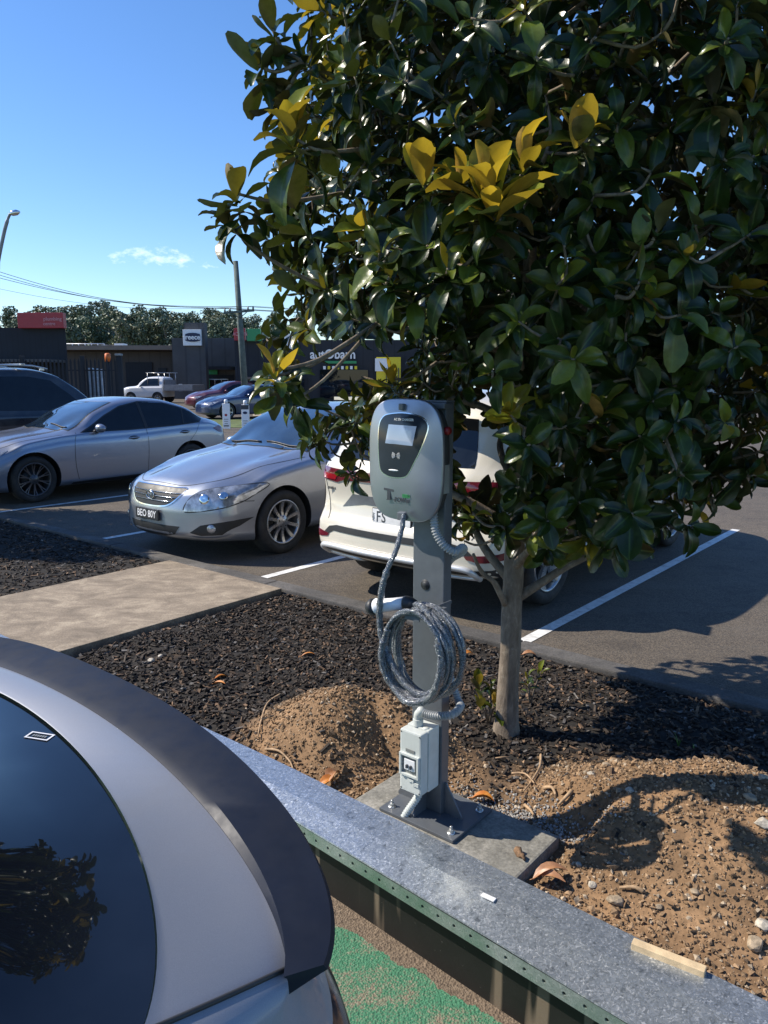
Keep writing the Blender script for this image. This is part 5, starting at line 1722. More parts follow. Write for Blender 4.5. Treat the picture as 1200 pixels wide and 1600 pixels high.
sw_o = car.both('side_window', 'dark_glass', sw, 0.0045)
for o_, v in zip(sw_o, ('side-', 'side+')):
    car.strip('door_pillar', 'black_plastic', [(2.80, 0.96), (2.78, 1.37)], v, 0.05, 0.008, parent=o_)
    car.strip('quarter_bar', 'black_plastic', [(3.50, 1.0), (3.56, 1.25)], v, 0.025, 0.008, parent=o_)
car.seams([[(1.62, 0.955), (1.56, 0.80), (1.55, 0.5), (1.60, 0.24)], [(2.79, 0.955), (2.80, 0.7), (2.77, 0.24)], [(3.84, 1.02), (3.72, 0.85), (3.50, 0.62), (3.30, 0.32)]])
car.both('sill_trim', 'black_plastic', [(1.45, 0.18), (1.5, 0.235), (3.15, 0.255), (3.15, 0.19)], 0.004)
tl = [(4.12, 0.90), (4.30, 0.94), (4.52, 0.93), (4.55, 0.86), (4.42, 0.80), (4.25, 0.83)]
car.both('tail_lamp', 'dark_red_lamp', tl, 0.006, res=0.03)
hl = [(0.12, 0.66), (0.30, 0.72), (0.62, 0.755), (0.52, 0.70), (0.30, 0.62), (0.15, 0.60)]
car.both('headlight', 'lamp_glass', hl, 0.005, res=0.03)
car.strip('bonnet_gap', 'black_plastic', [(1.42, -0.80), (0.9, -0.76), (0.5, -0.66), (0.25, -0.50), (0.15, 0), (0.25, 0.50), (0.5, 0.66), (0.9, 0.76), (1.42, 0.80)], 'top', 0.008, 0.0015)
mb = MB()
pts = []
for t_ in np.linspace(0, 1, 7):
    loc, nrm = car.hit('top', 1.60 + 0.02 * t_, -0.60 + 0.5 * t_); pts.append(loc + nrm * 0.012)
mb.tube(pts, 0.008, 6); mb.build('wiper', 'black_plastic', car.root)
car.handle(2.55, 0.83); car.handle(3.50, 0.87); car.mirror(1.95, 1.005)
car.place(W(-11.57, 4.27, LOT), ANG_D)
tag(car.root, 'blue grey sedan with tinted windows and dark spoked wheels, side on at the left', 'car')

# ---- cream SUV, tail to the kerb. local x = 0 is its nose
LS = 4.62
SUVSPEC = dict(L=LS, W=1.88, paint='cream_paint', axles=(0.95, 3.70), arch=0.405, wr=0.358, rim=0.252, spokes=5, sw=0.05, style='turb', dish=0.03, rimmat='alloy', kf=0.3, kr=0.16, tumble=0.36, round=0.08,
    top=[(0, 0.86), (0.10, 0.93), (0.5, 1.02), (1.15, 1.08), (1.25, 1.10), (1.75, 1.42), (2.2, 1.62), (2.7, 1.69), (3.6, 1.67), (4.15, 1.60), (4.30, 1.52), (4.42, 1.30), (4.52, 1.14), (LS, 1.06)],
    belt=[(0, 0.80), (0.4, 0.9), (1.0, 0.98), (2.0, 1.03), (3.5, 1.08), (4.3, 1.10), (4.5, 1.08), (LS, 1.0)],
    bottom=[(0, 0.28), (0.5, 0.24), (1.4, 0.25), (3.3, 0.25), (4.2, 0.28), (LS, 0.34)],
    plan=[(0, 0.90), (0.35, 0.96), (0.95, 1.0), (2.2, 0.985), (3.7, 1.0), (4.3, 0.965), (LS, 0.93)],
    nose=[(0.25, 0.05), (0.5, 0.0), (0.9, 0.1), (1.3, 0.4)], tail=[(0.25, 0.06), (0.42, 0.0), (0.60, 0.015), (0.68, 0.075), (0.80, 0.095), (0.95, 0.075), (1.05, 0.06), (1.5, 0.12)], rlen=0.7)
car = Car('cream_suv', SUVSPEC)
RV = 'rear'
# full width lamp bar
bar = [(-0.87, 1.035), (-0.5, 1.03), (0, 1.03), (0.5, 1.03), (0.87, 1.035), (0.885, 0.975), (0.80, 0.935), (0.62, 0.925), (0.52, 0.955), (0, 0.96), (-0.52, 0.955), (-0.62, 0.925), (-0.80, 0.935), (-0.885, 0.975)]
b0 = car.patch('lamp_bar', 'dark_red_lamp', bar, RV, 0.008, res=0.03, skirt=0.02)
for s_ in (1, -1):
    car.patch('brake_light', 'red_lamp', [(s_ * a, b_) for a, b_ in ((0.60, 0.985), (0.86, 0.99), (0.86, 0.955), (0.80, 0.945), (0.64, 0.945))], RV, 0.012, res=0.03, parent=b0)
    car.patch('lamp_wrap', 'dark_red_lamp', [(4.28, 1.03), (4.62, 1.03), (4.62, 0.95), (4.40, 0.95)], 'side-' if s_ > 0 else 'side+', 0.006, res=0.03, parent=b0)
    car.patch('bumper_reflector', 'dark_red_lamp', [(s_ * a, b_) for a, b_ in ((0.66, 0.505), (0.89, 0.53), (0.89, 0.475), (0.78, 0.465), (0.68, 0.48))], RV, 0.008, res=0.03)
    car.strip('tailgate_gap', 'black_plastic', [(s_ * 0.80, 1.05), (s_ * 0.79, 0.9), (s_ * 0.76, 0.78), (s_ * 0.70, 0.62)], RV, 0.008, 0.002)
car.patch('rear_window', 'dark_glass', [(-0.64, 1.12), (0, 1.11), (0.64, 1.12), (0.56, 1.46), (0, 1.49), (-0.56, 1.46)], RV, 0.005, res=0.05)
# dark recess over the number plate, bumper trims
car.patch('plate_recess', 'post_grey', [(-0.44, 0.845), (0.44, 0.845), (0.56, 0.73), (0.30, 0.775), (-0.30, 0.775), (-0.56, 0.73)], RV, 0.004, res=0.03)
car.patch('bumper_trim', 'black_plastic', [(-0.56, 0.585), (0.56, 0.585), (0.66, 0.565), (0.74, 0.50), (0.68, 0.50), (0.60, 0.535), (-0.60, 0.535), (-0.68, 0.50), (-0.74, 0.50), (-0.66, 0.565)], RV, 0.006, res=0.03)
car.patch('lower_bumper', 'black_plastic', [(-0.90, 0.42), (-0.70, 0.40), (0.70, 0.40), (0.90, 0.42), (0.86, 0.28), (0, 0.27), (-0.86, 0.28)], RV, 0.004, res=0.04)
M['skid_silver'] = simple('skid_silver', (0.62, 0.63, 0.64), 0.35, 0.4, var=0.05)
def bar3(pts, r, name, mat, parent=None):
    mb = MB(); P = []
    for (y_, z_, o_) in pts:
        loc, nrm = car.hit(RV, y_, z_); P.append(loc + Vector((o_, 0, 0)))
    mb.tube(catmull(P, 5), r, 10); return mb.build(name, mat, parent or car.root)
bar3([(-0.74, 0.33, .02), (-0.73, 0.385, .02), (-0.66, 0.415, .025), (-0.3, 0.42, .025), (0, 0.42, .025), (0.3, 0.42, .025), (0.66, 0.415, .025), (0.73, 0.385, .02), (0.74, 0.33, .02)], 0.024, 'skid_bar', 'skid_silver')
bar3([(-0.74, 0.33, .02), (-0.62, 0.325, .02), (-0.36, 0.325, .02), (-0.33, 0.295, .02), (0, 0.295, .02), (0.33, 0.295, .02), (0.36, 0.325, .02), (0.62, 0.325, .02), (0.74, 0.33, .02)], 0.017, 'skid_bar', 'skid_silver')
car.seams([[(1.55, 1.0), (1.50, 0.7), (1.52, 0.36)], [(2.60, 1.05), (2.62, 0.7), (2.60, 0.36)], [(3.60, 1.08), (3.50, 0.85), (3.30, 0.6)]])
sw = [(1.62, 1.06), (1.85, 1.26), (2.20, 1.46), (2.7, 1.545), (3.4, 1.535), (3.95, 1.46), (4.12, 1.32), (4.0, 1.16), (3.2, 1.10), (2.2, 1.07)]
car.both('window_trim', 'black_plastic', offset_poly(sw, 0.02), 0.002)
car.both('side_window', 'dark_glass', sw, 0.0045)
ws = [(1.32, -0.72), (1.24, 0), (1.32, 0.72), (2.05, 0.60), (1.98, 0), (2.05, -0.60)]
car.patch('windscreen', 'screen_glass', ws, 'top', 0.0045, res=0.06)
# wheel arch cladding
for wx in SUVSPEC['axles']:
    for v in ('side-', 'side+'):
        car.strip('arch_cladding', 'black_plastic', [(wx + 0.43 * math.cos(a), 0.363 + 0.43 * math.sin(a)) for a in np.linspace(R(-8), R(188), 16)], v, 0.055, 0.006)
car.both('sill_cladding', 'black_plastic', [(1.40, 0.25), (1.38, 0.36), (3.28, 0.36), (3.26, 0.25)], 0.006)
car.both('sill_accent', 'skid_silver', [(1.5, 0.35), (1.5, 0.375), (3.2, 0.385), (3.2, 0.36)], 0.010, res=0.08)
X, fr = plate(car, 'FS', -0.0, 0.70, RV, 'text_dark', 'plate_white', 0.37, 0.125)
bpy.data.objects.remove([o for o in fr.children if o.name.startswith('plate_text')][0])
text('plate_text', 'FS', 0.12, 'text_dark', fr, X @ Matrix.Translation((-0.10, 0, 0.0022)), sx=0.8, bold=0.001, sp=1.15)
text('plate_state', 'NSW', 0.028, 'text_dark', fr, X @ Matrix.Translation((-0.172, 0, 0.0022)) @ Matrix.Rotation(R(90), 4, 'Z'), bold=0.0003)
loc, nrm = car.hit(RV, -0.68, 0.865)
text('model_script', '500km', 0.045, 'text_dark', car.root, facing(loc + Vector((0.004, 0, 0)), (0, 1, 0), (0, 0, 1)), ext=0.002) if False else None
mb = MB()
for k in range(8): mb.box((loc.x + 0.003, loc.y - 0.07 + k * 0.017 + (0.012 if k > 3 else 0), loc.z), (0.004, 0.012, 0.020 if k % 3 else 0.024), bevel=0.001)
mb.build('tailgate_lettering', 'text_dark', car.root)
loc2, _ = car.hit(RV, 0.66, 0.865)
mb = MB()
for k in range(5): mb.box((loc2.x + 0.003, loc2.y - 0.05 + k * 0.022, loc2.z), (0.004, 0.014, 0.022), bevel=0.001)
mb.build('tailgate_badge', 'chrome', car.root)
# spoiler over the rear window
mb = MB()
mb.prism([(-0.62, 0), (0.62, 0), (0.58, 0.20), (-0.58, 0.20)], -0.012, 0.012, X=Matrix(((0, -1, 0, LS - 0.10), (1, 0, 0, 0), (0, 0, 1, 1.60), (0, 0, 0, 1))))
mb.build('roof_spoiler', 'cream_paint', car.root)
car.handle(2.30, 0.93); car.handle(3.30, 0.96); car.mirror(1.72, 1.07)
car.place(W(-3.62, 4.42 + LS, LOT), ANG_D + math.pi)
tag(car.root, 'cream SUV backed to the kerb behind the charger with a full width red lamp bar', 'car')

# ---- more distant vehicles
def far_car(name, spec, loc, rz, label, glass=True):
    c = Car(name, spec)
    Lc = spec['L']
    tp = spec['top']; bp = spec['belt']
    if 'sw' in spec and isinstance(spec['sw'], list): pass
    c.both('side_window', 'dark_glass', spec['swin'], 0.0045, res=0.12)
    c.patch('windscreen', 'screen_glass', spec['wscr'], 'top', 0.0045, res=0.12)
    if 'rwin' in spec: c.patch('rear_window', 'dark_glass', spec['rwin'][1], spec['rwin'][0], 0.0045, res=0.12)
    c.both('headlight', 'lamp_glass', spec['hl'], 0.005, res=0.08)
    c.both('tail_lamp', 'red_lamp', spec['tl'], 0.005, res=0.08)
    c.mirror(spec['mir'][0], spec['mir'][1])
    c.place(loc, rz)
    tag(c.root, label, 'car')
    return c
sed = dict(L=4.70, W=1.82, paint='navy_paint', axles=(0.95, 3.70), arch=0.38, wr=0.33, rim=0.225, spokes=7, sw=0.02, dish=0.04, kf=0.34, kr=0.24, tumble=0.46,
    top=[(0, 0.70), (0.10, 0.77), (0.5, 0.885), (1.0, 0.95), (1.40, 1.0), (1.52, 1.03), (2.05, 1.30), (2.45, 1.42), (2.80, 1.45), (3.2, 1.42), (3.65, 1.31), (4.2, 1.09), (4.45, 1.05), (4.70, 0.99)],
    belt=[(0, 0.62), (0.4, 0.74), (1.0, 0.86), (1.5, 0.915), (2.5, 0.94), (3.6, 0.98), (4.2, 0.975), (4.70, 0.90)],
    bottom=[(0, 0.20), (0.5, 0.16), (1.4, 0.18), (3.3, 0.18), (4.1, 0.22), (4.70, 0.34)],
    plan=[(0, 0.88), (0.35, 0.95), (0.95, 1.0), (2.2, 0.985), (3.6, 1.0), (4.3, 0.95), (4.70, 0.88)],
    nose=[(0.15, 0.08), (0.30, 0.0), (0.48, 0.0), (0.62, 0.04), (0.78, 0.14), (1.1, 0.3)], tail=[(0.2, 0.10), (0.5, 0.0), (0.8, 0.02), (1.1, 0.12)],
    swin=[(1.74, 0.96), (2.15, 1.18), (2.45, 1.31), (2.80, 1.37), (3.2, 1.345), (3.6, 1.235), (3.90, 1.06), (3.3, 0.99), (2.5, 0.965)],
    wscr=[(1.58, -0.70), (1.48, 0), (1.58, 0.70), (2.34, 0.54), (2.27, 0), (2.34, -0.54)],
    rwin=('top', [(3.45, -0.52), (3.42, 0), (3.45, 0.52), (4.05, 0.62), (4.12, 0), (4.05, -0.62)]),
    hl=[(0.12, 0.66), (0.30, 0.72), (0.62, 0.755), (0.30, 0.60)], tl=[(4.22, 0.90), (4.60, 0.92), (4.62, 0.80), (4.30, 0.80)], mir=(1.9, 1.0))
p = G(310, 655, LOT)
far_car('navy_sedan', sed, p, ANG_D - 0.25, 'dark navy sedan parked across the lot beyond the grey sedan')
s2 = dict(sed, paint='maroon_paint', top=[(a, b_ * 1.06) for a, b_ in sed['top']])
p = G(292, 640, LOT)
far_car('maroon_car', s2, p, ANG_D - 0.25, 'dark maroon car half hidden behind the navy sedan')
suv2 = dict(SUVSPEC, paint='black_paint', L=4.9, W=1.95, kr=0.14, spokes=6, style='ten',
    top=[(0, 0.95), (0.10, 1.05), (0.5, 1.14), (1.25, 1.20), (1.35, 1.22), (1.85, 1.62), (2.2, 1.84), (2.7, 1.93), (3.9, 1.93), (4.45, 1.88), (4.62, 1.78), (4.75, 1.35), (4.82, 1.2), (4.9, 1.1)],
    belt=[(0, 0.88), (0.4, 0.98), (1.0, 1.07), (2.0, 1.12), (3.5, 1.14), (4.5, 1.14), (4.9, 1.05)],
    bottom=[(0, 0.34), (0.5, 0.30), (1.4, 0.32), (3.3, 0.32), (4.2, 0.36), (4.9, 0.42)],
    plan=[(0, 0.90), (0.35, 0.96), (0.95, 1.0), (2.2, 0.985), (3.7, 1.0), (4.5, 0.97), (4.9, 0.93)],
    axles=(0.95, 3.8),
    swin=[(1.7, 1.16), (2.0, 1.45), (2.3, 1.70), (2.7, 1.77), (3.9, 1.77), (4.4, 1.70), (4.45, 1.25), (3.2, 1.19), (2.2, 1.17)],
    wscr=[(1.42, -0.75), (1.34, 0), (1.42, 0.75), (2.1, 0.64), (2.05, 0), (2.1, -0.64)],
    rwin=('rear', [(-0.64, 1.25), (0.64, 1.25), (0.56, 1.68), (-0.56, 1.68)]),
    hl=[(0.15, 0.80), (0.30, 0.92), (0.62, 0.93), (0.30, 0.78)], tl=[(4.55, 1.15), (4.8, 1.15), (4.85, 0.85), (4.65, 0.85)], mir=(1.85, 1.2))
c = far_car('black_suv', suv2, W(-14.35, 4.45 + 4.9, LOT), ANG_D + math.pi, 'tall black four wheel drive with roof rails behind the grey sedan')
for sy in (-1, 1):
    mb = MB(); pts = []
    for x in np.linspace(2.3, 4.4, 9): pts.append((x, sy * 0.62, float(c.top(x)) + 0.035))
    mb.tube(pts, 0.018, 8)
    for x in (2.4, 3.35, 4.3): mb.box((x, sy * 0.62, float(c.top(x)) + 0.012), (0.08, 0.03, 0.05))
    mb.build('roof_rail', 'alloy', c.root)
mb = MB()
for x in (2.75, 3.5, 4.1): mb.box((x, 0, float(c.top(x)) + 0.055), (0.07, 1.34, 0.022), bevel=0.006)
mb.build('roof_rack', 'alloy', c.root)

# white ute with tray
ute = dict(L=3.35, W=1.82, paint='white_paint', axles=(0.95, 2.9), arch=0.40, wr=0.36, rim=0.2, spokes=6, sw=0.03, kf=0.25, kr=0.05, tumble=0.30, round=0.07,
    top=[(0, 0.92), (0.10, 1.0), (0.5, 1.10), (1.1, 1.15), (1.25, 1.18), (1.8, 1.58), (2.1, 1.74), (2.6, 1.78), (3.1, 1.76), (3.35, 1.70)],
    belt=[(0, 0.85), (0.4, 0.95), (1.0, 1.04), (2.0, 1.08), (3.35, 1.1)], bottom=[(0, 0.40), (0.5, 0.36), (3.35, 0.40)],
    plan=[(0, 0.9), (0.35, 0.96), (0.95, 1.0), (3.35, 0.98)], nose=[(0.3, 0.04), (0.6, 0.0), (1.0, 0.08), (1.5, 0.3)], tail=[(0.3, 0.0), (1.5, 0.02)], flen=0.8, rlen=0.3,
    swin=[(1.55, 1.13), (1.95, 1.5), (2.2, 1.63), (3.0, 1.64), (3.05, 1.16)], wscr=[(1.32, -0.70), (1.25, 0), (1.32, 0.70), (1.98, 0.60), (1.92, 0), (1.98, -0.60)],
    hl=[(0.12, 0.80), (0.25, 0.92), (0.5, 0.93), (0.25, 0.76)], tl=[(3.28, 1.0), (3.33, 1.0), (3.33, 0.9), (3.28, 0.9)], mir=(1.7, 1.15))
p = G(196, 629, LOT)
c = far_car('white_ute', ute, p, R(-12), 'white utility truck with a grey tray parked by the brown warehouse wall')
mb = MB(); mb.box((4.45, 0, 0.86), (2.1, 1.84, 0.06), bevel=0.01)
for sy in (-1, 1): mb.box((4.45, sy * 0.92, 1.06), (2.1, 0.03, 0.34), bevel=0.005)
mb.box((5.49, 0, 1.06), (0.03, 1.8, 0.34)); mb.box((3.41, 0, 1.2), (0.04, 1.8, 0.7))
mb.build('tray', simple('tray_grey', (0.33, 0.34, 0.36), 0.5, 0.4), c.root)
mb = MB()
for x in (3.45, 3.0, 2.2):
    for sy in (-1, 1): mb.tube([(x, sy * 0.80, 1.2), (x, sy * 0.78, 2.02)], 0.02, 6)
for sy in (-1, 1): mb.tube([(2.1, sy * 0.78, 2.02), (3.6, sy * 0.78, 2.02)], 0.02, 6)
mb.build('ladder_rack', 'alloy', c.root)

# ---- the near grey car, tail towards the wall: surface of U shaped rows from the glass outward
S0c = -1.76
def urow(a, tr, b_, zc_, zk, zf, n=3.0, te=-2.6, m=34, cs=1.0):
    """half row: centre rear -> corner -> forward along the side"""
    out = []
    for i in range(m):
        th = (math.pi / 2) * i / (m - 1)
        ds = a * math.sin(th) ** (2 / n)
        t_ = tr - b_ * (1 - math.cos(th) ** (2 / n))
        k = (ds / a) ** 2.2
        out.append((S0c + ds, t_, zc_ + (zk - zc_) * k))
    t0 = out[-1][1]
    for i in range(1, 15):
        f = i / 14
        tt = t0 + (te - t0) * f
        zz = zk + (zf - zk) * math.sin(min(1, f * 1.6) * math.pi / 2)
        aa = a * (1 - 0.10 * max(0, f - 0.45) ** 1.5) * cs
        out.append((S0c + aa, tt, zz))
    return out
def usurf(rows, name, mat, parent, k=1):
    n = len(rows[0]); vs = []
    for r_ in rows:
        half = [W(*p) for p in r_]
        oth = [W(2 * S0c - p[0], p[1], p[2]) for p in r_[1:]][::-1]
        vs += oth + half
    m = 2 * n - 1
    fs = [[i * m + j, i * m + j + 1, (i + 1) * m + j + 1, (i + 1) * m + j] for i in range(len(rows) - 1) for j in range(m - 1)]
    mb = MB(); mb.add(vs, fs, 0, True)
    return mb
near = empty('grey_hatchback', W(S0c, -1.2, -0.285), ANG_E)
tag(near, 'near grey car with a dark ducktail spoiler, its tinted rear window filling the lower left', 'car')
bpy.context.view_layer.update()
NR = dict(
    glass=urow(1.017, 0.757, 0.386, 0.996, 0.925, 1.056, 1.866),
    rim0=urow(1.020, 0.759, 0.386, 1.002, 0.930, 1.062, 1.862),
    rim1=urow(1.040, 0.762, 0.371, 1.004, 0.914, 1.085, 1.802),
    inn=urow(1.045, 0.861, 0.242, 0.992, 0.869, 0.973, 2.057),
    low=urow(1.047, 0.901, 0.300, 0.980, 0.860, 0.967, 2.25))
body_rows = [NR['rim0'], NR['rim1'], NR['inn'], NR['low'],
    urow(1.060, 0.915, 0.34, 0.94, 0.82, 0.92, 2.5), urow(1.078, 0.95, 0.36, 0.86, 0.75, 0.82, 2.7), urow(1.083, 0.97, 0.34, 0.66, 0.60, 0.66, 3.0), urow(1.075, 0.99, 0.32, 0.45, 0.42, 0.42, 3.2), urow(1.06, 1.0, 0.30, 0.22, 0.20, 0.12, 3.3), urow(1.0, 0.96, 0.30, 0.02, 0.0, -0.05, 3.3)]
mb = usurf(body_rows, 'body', 'satin_grey', near); body_o = wb(mb, 'body', 'satin_grey', near)
# glass: a shallow dome rising forward inside the first row
g0 = NR['glass']
grow = []
for k_ in np.linspace(0, 1, 12):
    rr_ = []
    for (s_, t_, z_) in g0:
        s2_ = S0c + (s_ - S0c) * (1 - k_ * 0.55)
        t2_ = t_ + (-2.6 - t_) * k_ ** 1.0 * (1.0 if t_ > -2.6 else 0)
        rise = 0.36 * math.sin(k_ * math.pi / 2) + 0.10 * k_ * 0
        rr_.append((s2_, t2_, z_ + rise * (1 if True else 0)))
    grow.append(rr_)
# build it instead as height field over the outline
def in_out(s_, t_):
    return 0
mb = MB()
outl = [(p[0], p[1], p[2]) for p in g0 if p[1] > -1.9]
full = [(2 * S0c - p[0], p[1], p[2]) for p in outl[1:]][::-1] + outl
n = len(full)
def gz(s_, t_):
    u_ = min(1.0, max(0.0, (0.78 - t_) / 2.6)); a_ = abs(s_ - S0c) / 0.94
    return 1.005 + 0.50 * (u_ ** 0.85) - (0.05 + 0.42 * u_ ** 0.8) * a_ ** 3.2
pts = [Vector((p[0], p[1])) for p in full]
pl2 = [(p[0], p[1]) for p in full]
for a in np.arange(S0c - 0.93, S0c + 0.93, 0.055):
    for b2 in np.arange(-1.85, 0.76, 0.055):
        if poly_inside(pl2, a, b2) and min((Vector((a, b2)) - q).length for q in pts[:n]) > 0.02: pts.append(Vector((a, b2)))
v2, e2, f2, *_ = delaunay_2d_cdt(pts, [], [list(range(n))], 1, 1e-6)
zs = []
for i, v in enumerate(v2):
    if i < n: zs.append(full[i][2])
    else:
        # blend from the outline height to the dome
        j = min(range(n), key=lambda q: (pts[q] - v).length)
        d_ = (pts[j] - v).length
        w_ = float(sm(0.0, 0.35, d_))
        zs.append(full[j][2] * (1 - w_) + w_ * gz(v.x, v.y) + 0.0)
mb.add([W(v.x, v.y, z) for v, z in zip(v2, zs)], [list(f) for f in f2], 0, True)
M['near_glass'] = simple('near_glass', (0.006, 0.008, 0.012), 0.02, var=0.1, spec=0.7)
wb(mb, 'rear_window', 'near_glass', near)
# roof ahead of the glass (behind the camera)
mb = MB(); vs = []
for t_ in np.linspace(-1.85, -3.2, 8):
    for s_ in np.linspace(-1, 1, 15):
        vs.append(W(S0c + s_ * 0.86, t_, 1.40 - 0.30 * abs(s_) ** 3 - 0.25 * ((-1.85 - t_) / 1.35) ** 2))
mb.add(vs, [[i * 15 + j, i * 15 + j + 1, (i + 1) * 15 + j + 1, (i + 1) * 15 + j] for i in range(7) for j in range(14)], 0, True)
wb(mb, 'roof', 'satin_grey', near)
# spoiler: section lofted round the tail, ends at the corner
def spo(i, m=30):
    f = i / (m - 1)
    th = (math.pi / 2) * f * 0.855
    def P(a, tr, b_, zc_, zk, n=2.6):
        ds = a * math.sin(th) ** (2 / n); t_ = tr - b_ * (1 - math.cos(th) ** (2 / n)); k = (ds / a) ** 2.2
        return (S0c + ds, t_, zc_ + (zk - zc_) * k)
    e = 1 - 0.25 * f ** 6
    e = 1 - 0.9 * f ** 5
    th0 = th * 1.0
    A = P(1.045, 0.861, 0.242, 0.993, 0.871, 2.057); B = P(1.047, 0.880, 0.290, 0.999, 0.884, 2.2); C_ = P(1.068, 0.975, 0.377, 1.016, 0.880, 2.689)
    return [(A[0], A[1], A[2] - 0.004), A, (B[0], B[1], B[2] + 0.002 * e), C_, (C_[0] + 0.003, C_[1] + 0.006, C_[2] - 0.010),
            (C_[0] - 0.004, C_[1] - 0.004, C_[2] - 0.034 * e - 0.012), (C_[0] - 0.02, C_[1] - 0.07, C_[2] - 0.07 * e - 0.016)]
mb = MB(); secs_ = [spo(i) for i in range(30)]
allr = [[(2 * S0c - p[0], p[1], p[2]) for p in s_] for s_ in secs_[1:]][::-1] + secs_
k7 = len(allr[0]); vs = [W(*p) for s_ in allr for p in s_]
fs = [[i * k7 + j, i * k7 + j + 1, (i + 1) * k7 + j + 1, (i + 1) * k7 + j] for i in range(len(allr) - 1) for j in range(k7 - 1)]
fs += [list(range(k7)), list(range((len(allr) - 1) * k7, len(allr) * k7))]
mb.add(vs, fs[:-2], 0, True); mb.add([vs[i] for i in fs[-2]], [list(range(k7))]); mb.add([vs[i] for i in fs[-1]], [list(range(k7))])
spoiler_o = wb(mb, 'spoiler', 'spoiler_grey', near)
spoiler_o.data.set_sharp_from_angle(angle=R(28))
def uline(name, mat, idx0, pts, w):
    pass
# seam between boot lid and quarter panel, black side trim, sticker
def row_pt(row, t):                         # point on a U row's side run at given t (right side)
    pr = [p for p in row]
    for a, b_ in zip(pr[:-1], pr[1:]):
        if a[1] >= t >= b_[1] and a[0] > S0c + 0.3:
            f = (a[1] - t) / max(1e-9, a[1] - b_[1])
            return tuple(a[i] + (b_[i] - a[i]) * f for i in range(3))
    return pr[-1]
bmg = bmesh.new(); bmg.from_mesh(body_o.data); bbvh = BVHTree.FromBMesh(bmg); bmg.free()
mb = MB()
low = NR['low']
vs = []
for side in (1, -1):
    P = []
    for f in np.linspace(0, 1, 24):
        px_, py_ = 524 + (200 - 524) * f, 1479 + (1626 - 1479) * f + 3 * math.sin(f * 3.1)
        loc, nrm, _, _ = bbvh.ray_cast(Vector((0, 0, H)), ray(px_, py_).normalized())
        if loc is None: continue
        q = Vector((loc.dot(E), loc.dot(D), loc.z))
        P.append(W(q.x if side > 0 else 2 * S0c - q.x, q.y, q.z + 0.002))
    mb = MB(); mb.tube(P, 0.004, 6)
    wb(mb, 'panel_gap', 'black_plastic', near)
mb = MB()
trimA = urow(1.080, 0.955, 0.36, 0.84, 0.73, 0.80, 2.7); trimB = urow(1.088, 0.975, 0.34, 0.72, 0.655, 0.72, 2.9)
mbx = usurf([trimA, [((a[0] + b_[0]) / 2 + 0.006, (a[1] + b_[1]) / 2 + 0.004, (a[2] + b_[2]) / 2) for a, b_ in zip(trimA, trimB)], trimB], 'tail_trim', 'panel_black', near)
wb(mbx, 'tail_lamp_band', 'panel_black', near)
# sticker on the glass
M['sticker'] = simple('sticker', (0.7, 0.7, 0.7), 0.5)
gl = [o for o in near.children if o.name.startswith('rear_window')][0]
bmg = bmesh.new(); bmg.from_mesh(gl.data); gbvh = BVHTree.FromBMesh(bmg); bmg.free()
def glass_hit(px, py):
    loc, nrm, _, _ = gbvh.ray_cast(Vector((0, 0, H)), ray(px, py).normalized())
    return loc, nrm
loc, nrm = glass_hit(62, 1151)
print('sticker', loc, nrm)
if loc is not None:
    if nrm.z < 0: nrm = -nrm
    l2, _ = glass_hit(75, 1153)
    rt = (l2 - loc); rt = (rt - nrm * rt.dot(nrm)).normalized()
    up = nrm.cross(rt)
    X = facing(loc + nrm * 0.0015, rt, up)
    mb = MB()
    for cx, cy, w_, h_ in ((0, 0.013, 0.054, 0.004), (0, -0.013, 0.054, 0.004), (-0.025, 0, 0.004, 0.022), (0.025, 0, 0.004, 0.022)):
        mb.box((cx, cy, 0), (w_, h_, 0.0008), X=X)
    st = wb(mb, 'sticker', 'sticker', near)
    mb = MB()
    for q_ in range(6): mb.box((-0.014 + 0.0055 * q_, 0, 0), (0.0032, 0.008, 0.0008), X=X)
    wb(mb, 'sticker_print', 'label_grey', st)
# wheels of the near car
for wt in (0.10, -2.75):
    for sd in (1, -1):
        c = W(S0c + sd * 0.93, wt, 0)
        mb = MB(); X = facing((c.x, c.y, -0.285 + 0.345), D, (0, 0, 1)) if sd > 0 else facing((c.x, c.y, 0.06), -D, (0, 0, 1))
        mb.lathe([(0.2, 0.09), (0.24, 0.11), (0.32, 0.105), (0.345, 0.08), (0.345, -0.10), (0.2, -0.12)], 40, X=X)
        wb(mb, 'wheel', 'rubber', near)

